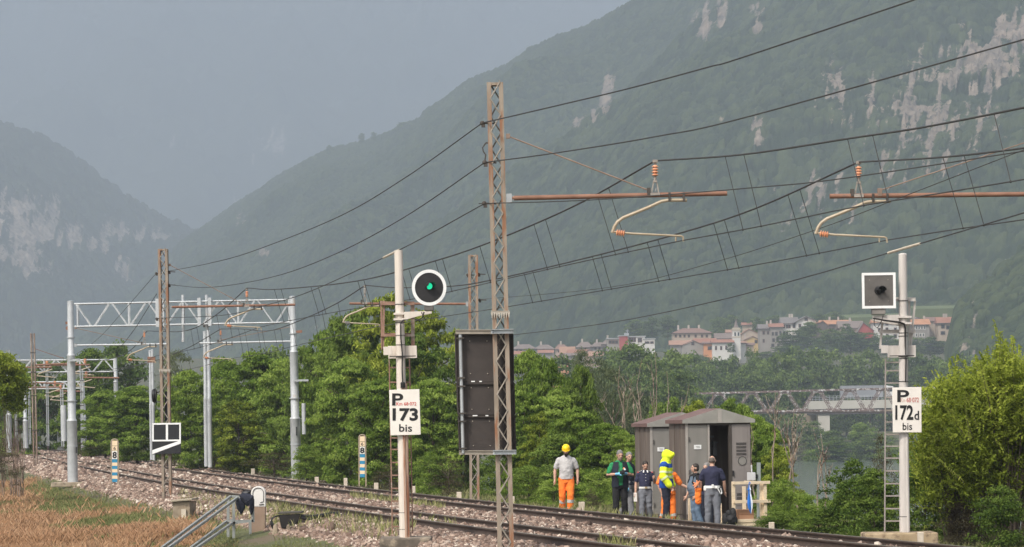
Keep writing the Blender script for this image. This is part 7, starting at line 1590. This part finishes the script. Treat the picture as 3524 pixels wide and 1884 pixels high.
# 3 man behind him
p = Man('man in a black t-shirt and grey trousers, mostly hidden behind the man in green', 1583, 1138, GAP + 2.6, 55, Y=80.6)
p.build((((-.10, .10, .50), (-.10, .16, .09)), ((.10, -.06, .49), (.10, -.38, .17))), (((-.26, .0, 1.13), (-.24, .07, .88)), ((.26, -.04, 1.13), (.24, .02, .88))), (-35, 8), hair=H_grey, top=T_navy2, bottom=T_trgrey, shoes=M_boot, gloves=M_glove, curl=.5, jacket=.016)

# 4 officer looking down
p = Man('police officer in a navy short-sleeved shirt with epaulettes, looking down, papers in hand', 1624, 1160, GAP + 2.2, 5, dY=-.4)
p.build((((-.10, .06, .49), (-.10, .05, .09)), ((.10, .02, .49), (.15, -.08, .09))), (((-.25, -.01, 1.13), (-.27, .05, .885)), ((.26, .03, 1.14), (.215, .22, 1.24))), (5, 22), hair=H_dark, top=T_navy, bottom=T_grey, shoes=M_boot, jacket=.016, belly=.02, curl=.6, top_z=(.98, 1.49), top_name='uniform_shirt')
p.ring('belt', M_belt, .985, 1.035, .024)
m = MB(); m.box(p.P(0, .165, 1.01), (.06 * p.k, .02, .05 * p.k)); m.build('belt_buckle', mat('brass', (.45, .36, .2), (.55, .45, .28), 5, .35, .6), p.t)
for sx in (-1, 1):
    m = MB(); m.bar(p.P(sx * .085, .01, 1.462), p.P(sx * .175, .0, 1.432), .012, .055, (0, 1, 0)); e = m.build('epaulette', T_navy, p.t)
    m = MB()
    for q in range(3): m.box(p.P(sx * (.10 + .03 * q), .03, 1.470 - .01 * q), (.02, .02, .012))
    m.build('rank_marks', M_belt, e)
    m = MB(); m.box(p.P(sx * .19, .02, 1.425), (.035, .05, .03)); m.build('red_tab', flat('tab_red', (.55, .10, .10), .6), e)
    m = MB(); m.bar(p.P(sx * .045, .095, 1.48), p.P(sx * .06, .125, 1.42), .03, .012, (0, 1, 0)); m.build('collar_flash', M_belt, p.t)
for z in (1.12, 1.2, 1.28, 1.36):
    m = MB(); m.ball(p.P(0, .148, z), .008, 8, 5); m.build('button', M_belt, p.t)
pa = thing('papers', 'folded papers in the hand of the officer looking down', 'papers', p.P(-.29, .1, .80)); m = MB(); m.box(p.P(-.285, .10, .76), (.16, .012, .22), (s_ := (p.F * .9 + p.L * .3).normalized(), p.F.cross(EZ), EZ)); m.build('sheets', M_plate, pa)
m = MB(); m.ball(p.P(-.185, .0, .955), (.035, .04, .05), 10, 8); m.build('holster', M_boot, p.t, True)

# 5 hooded man in yellow and blue rain jacket
p = Man('hooded person in a fluorescent yellow and blue rain jacket with dark trousers', 1677, 1135, GAP + 1.95, 72, dY=-1.0)
p.build((((-.10, .03, .49), (-.10, .02, .09)), ((.10, -.02, .49), (.10, -.06, .09))), (((-.25, .0, 1.12), (-.20, .14, .90)), ((.25, .0, 1.12), (.22, .10, .90))), (0, 12), hair=None, top=T_yellow, bottom=T_dk, shoes=M_boot, jacket=.036, sleeve=1.0, top_z=(.86, 1.49), top_name='rain_jacket', trouser_cut=.02)
mb = MB(); p.ell(mb, p.Hd(0, -.015, 1.66), .118, .135, .135); p.ell(mb, p.Hd(0, .065, 1.665), .10, .085, .105); p.ell(mb, p.Hd(0, .12, 1.70), .07, .05, .06); limb(mb, [p.P(0, -.01, 1.43), p.Hd(0, -.01, 1.58)], [.135 * p.k, .105 * p.k]); skinmesh('hood', mb, .011, T_yellow, p.t, .02, 11)
p.ring('hem_panel', T_blue, .845, 1.065, .055); p.ring('reflective_band', M_reflY, 1.085, 1.135, .053); p.ring('reflective_band', M_reflY, 1.20, 1.245, .052)
for i in (0, 1):
    S_, E_, W_ = p.P(*p.sh[i]), p.P(*p.arms[i][0]), p.P(*p.arms[i][1])
    for a_, b_ in ((S_.lerp(E_, .52), S_.lerp(E_, .70)), (E_.lerp(W_, .05), E_.lerp(W_, .22))):
        m = MB(); m.tube([a_, b_], .105 * p.k, 16); m.build('reflective_band', M_reflY, p.t, True)
mb = MB(); loft(mb, [(p.P(0, -.005, 1.33), p.L, p.F, .222 * p.k, .158 * p.k), (p.P(0, -.008, 1.385), p.L, p.F, .212 * p.k, .148 * p.k), (p.P(0, -.008, 1.43), p.L, p.F, .16 * p.k, .125 * p.k)]); 
for i in (0, 1): mb.ball(p.P(*p.sh[i]) + EZ * .015, .104 * p.k, 14, 9)
mb.build('shoulder_panel', T_blue, p.t, True)

# 6 orange worker behind
p = Man('worker in orange high-visibility clothes reaching out an arm, hidden behind the yellow jacket', 1682, 1160, GAP + 2.2, 25, dY=-.35)
p.build((((-.15, .06, .49), (-.22, -.02, .09)), ((.10, .04, .49), (.12, .05, .09))), (((-.30, .02, 1.13), (-.24, .08, .90)), ((.34, .04, 1.12), (.53, .17, 1.00))), (-8, 5), hair=H_dark, top=T_orange, bottom=T_orange, shoes=M_boot, jacket=.03, sleeve=.6, top_z=(.85, 1.49), top_name='orange_jacket', curl=.5)
for i in (0, 1): p.legband('reflective_band', M_refl, i, .30, .48, .084)
p.ring('reflective_band', M_refl, 1.06, 1.11, .05)

# 7 man in slate vest, profile to the left
p = Man('man in a slate blue vest and jeans with a backpack, in profile facing left', 1751, 1167, GAP + 2.15, -72, dY=-.3)
p.build((((-.10, .02, .49), (-.10, -.04, .09)), ((.10, .0, .49), (.11, -.12, .09))), (((-.25, .04, 1.12), (-.24, .16, .89)), ((.25, -.02, 1.12), (.23, .10, .90))), (-6, 0), hair=H_dark, hairk='short', top=T_black, bottom=T_jeans, shoes=M_boot, jacket=.014, belly=.045, top_z=(.95, 1.49), top_name='black_tee', sleeve=.42)
mb = MB(); p.torso(mb, .040, .88, 1.40, .05, .92, .05); skinmesh('vest', mb, .0115, T_vest, p.t, .03, 8)
mb = MB(); m_ = p; mb.ball(p.P(0, -.20, 1.22), (.13, .13, .20), 14, 10); skinmesh('backpack', mb, .012, T_black, p.t, .02, 4)
for sx in (-1, 1):
    mb = MB(); mb.tube([p.P(sx * .115, -.16, 1.38), p.P(sx * .125, -.03, 1.475), p.P(sx * .13, .10, 1.40), p.P(sx * .15, .15, 1.25), p.P(sx * .17, .04, 1.10), p.P(sx * .14, -.13, 1.06)], .022, 8); mb.build('backpack_strap', T_black, p.t, True)
mb = MB(); p.ell(mb, p.Hd(-.062, .02, 1.60), .018, .022, .05); p.ell(mb, p.Hd(.062, .02, 1.60), .018, .022, .05); skinmesh('sideburns', mb, .008, H_dark, p.t)

# 8 man behind the officer
p = Man('grey-haired man almost hidden behind the officer seen from behind', 1779.5, 1165, GAP + 2.6, -30, dY=.9)
p.build(STAND, (((-.25, .0, 1.13), (-.24, .06, .89)), ((.25, .0, 1.13), (.24, .06, .89))), (0, 5), hair=H_grey, top=T_navy, bottom=T_dk, shoes=M_boot, jacket=.016)

# 9 officer from behind
p = Man('police officer seen from behind, navy shirt, white belt and grey trousers', 1793, 1147, GAP + 2.1, 172, dY=-1.2)
p.build((((-.105, .0, .49), (-.115, -.02, .09)), ((.105, .0, .49), (.12, .02, .09))), (((-.275, .02, 1.13), (-.285, .10, .90)), ((.275, .02, 1.13), (.285, .10, .90))), (-10, 6), hair=H_crop, hairk='fringe', top=T_navy, bottom=T_grey, shoes=M_boot, jacket=.024, belly=.04, shoulder=1.08, top_z=(.975, 1.49), top_name='uniform_shirt', face=True)
p.ring('belt', M_belt, .975, 1.035, .034, .04)
for a_, f_, z_, d_ in ((.17, -.06, .975, (.06, .06, .11)), (-.02, -.155, 1.02, (.055, .05, .09)), (-.10, -.14, .99, (.06, .05, .05))):
    m = MB(); m.box(p.P(a_, f_, z_), tuple(v * p.k for v in d_)); m.build('belt_pouch', M_belt, p.t, bev=.012)
m = MB(); m.tube(catmull([p.P(-.12, -.14, 1.0), p.P(-.17, -.13, .90), p.P(-.205, -.10, .84), p.P(-.22, -.06, .88), p.P(-.20, -.08, .97)], 5), .014, 7); m.build('white_lanyard', M_belt, p.t, True)
m = MB(); m.box(p.P(-.215, -.03, .95), (.05, .08, .13)); m.build('holster', M_boot, p.t, bev=.015)
m = MB(); m.ball(p.P(.20, -.02, 1.36), (.01, .045, .05), 10, 7); m.build('arm_patch', flat('patch_red', (.6, .16, .1), .6), p.t, True)
# orange waistcoat carried at his side
ov_ = thing('orange_waistcoat', 'bundled orange waistcoat and gloves held between the two men by the doorway', 'waistcoat', p.P(.33, .05, .95))
mb = MB(); c = p.P(.34, .06, 0)
for dx, dz, r_ in ((0, .93, .05), (.015, .85, .055), (.01, .76, .06), (-.01, .68, .058)): mb.ball((c.x + dx * 0, c.y, c.z + dz * p.k), (.075, .05, r_ * 1.5), 12, 8)
skinmesh('cloth', mb, .011, T_orange, ov_, .05, 6)
mb = MB(); c2 = p.P(.35, -.02, 1.06)
for a_ in (150, 190, 225, 95, 60): limb(mb, [c2, c2 + V3((math.cos(R(a_)) * .10, -.02, math.sin(R(a_)) * .10))], [.03, .013], 8)
skinmesh('glove', mb, .009, cl('glove_orange', (.85, .33, .16)), ov_)
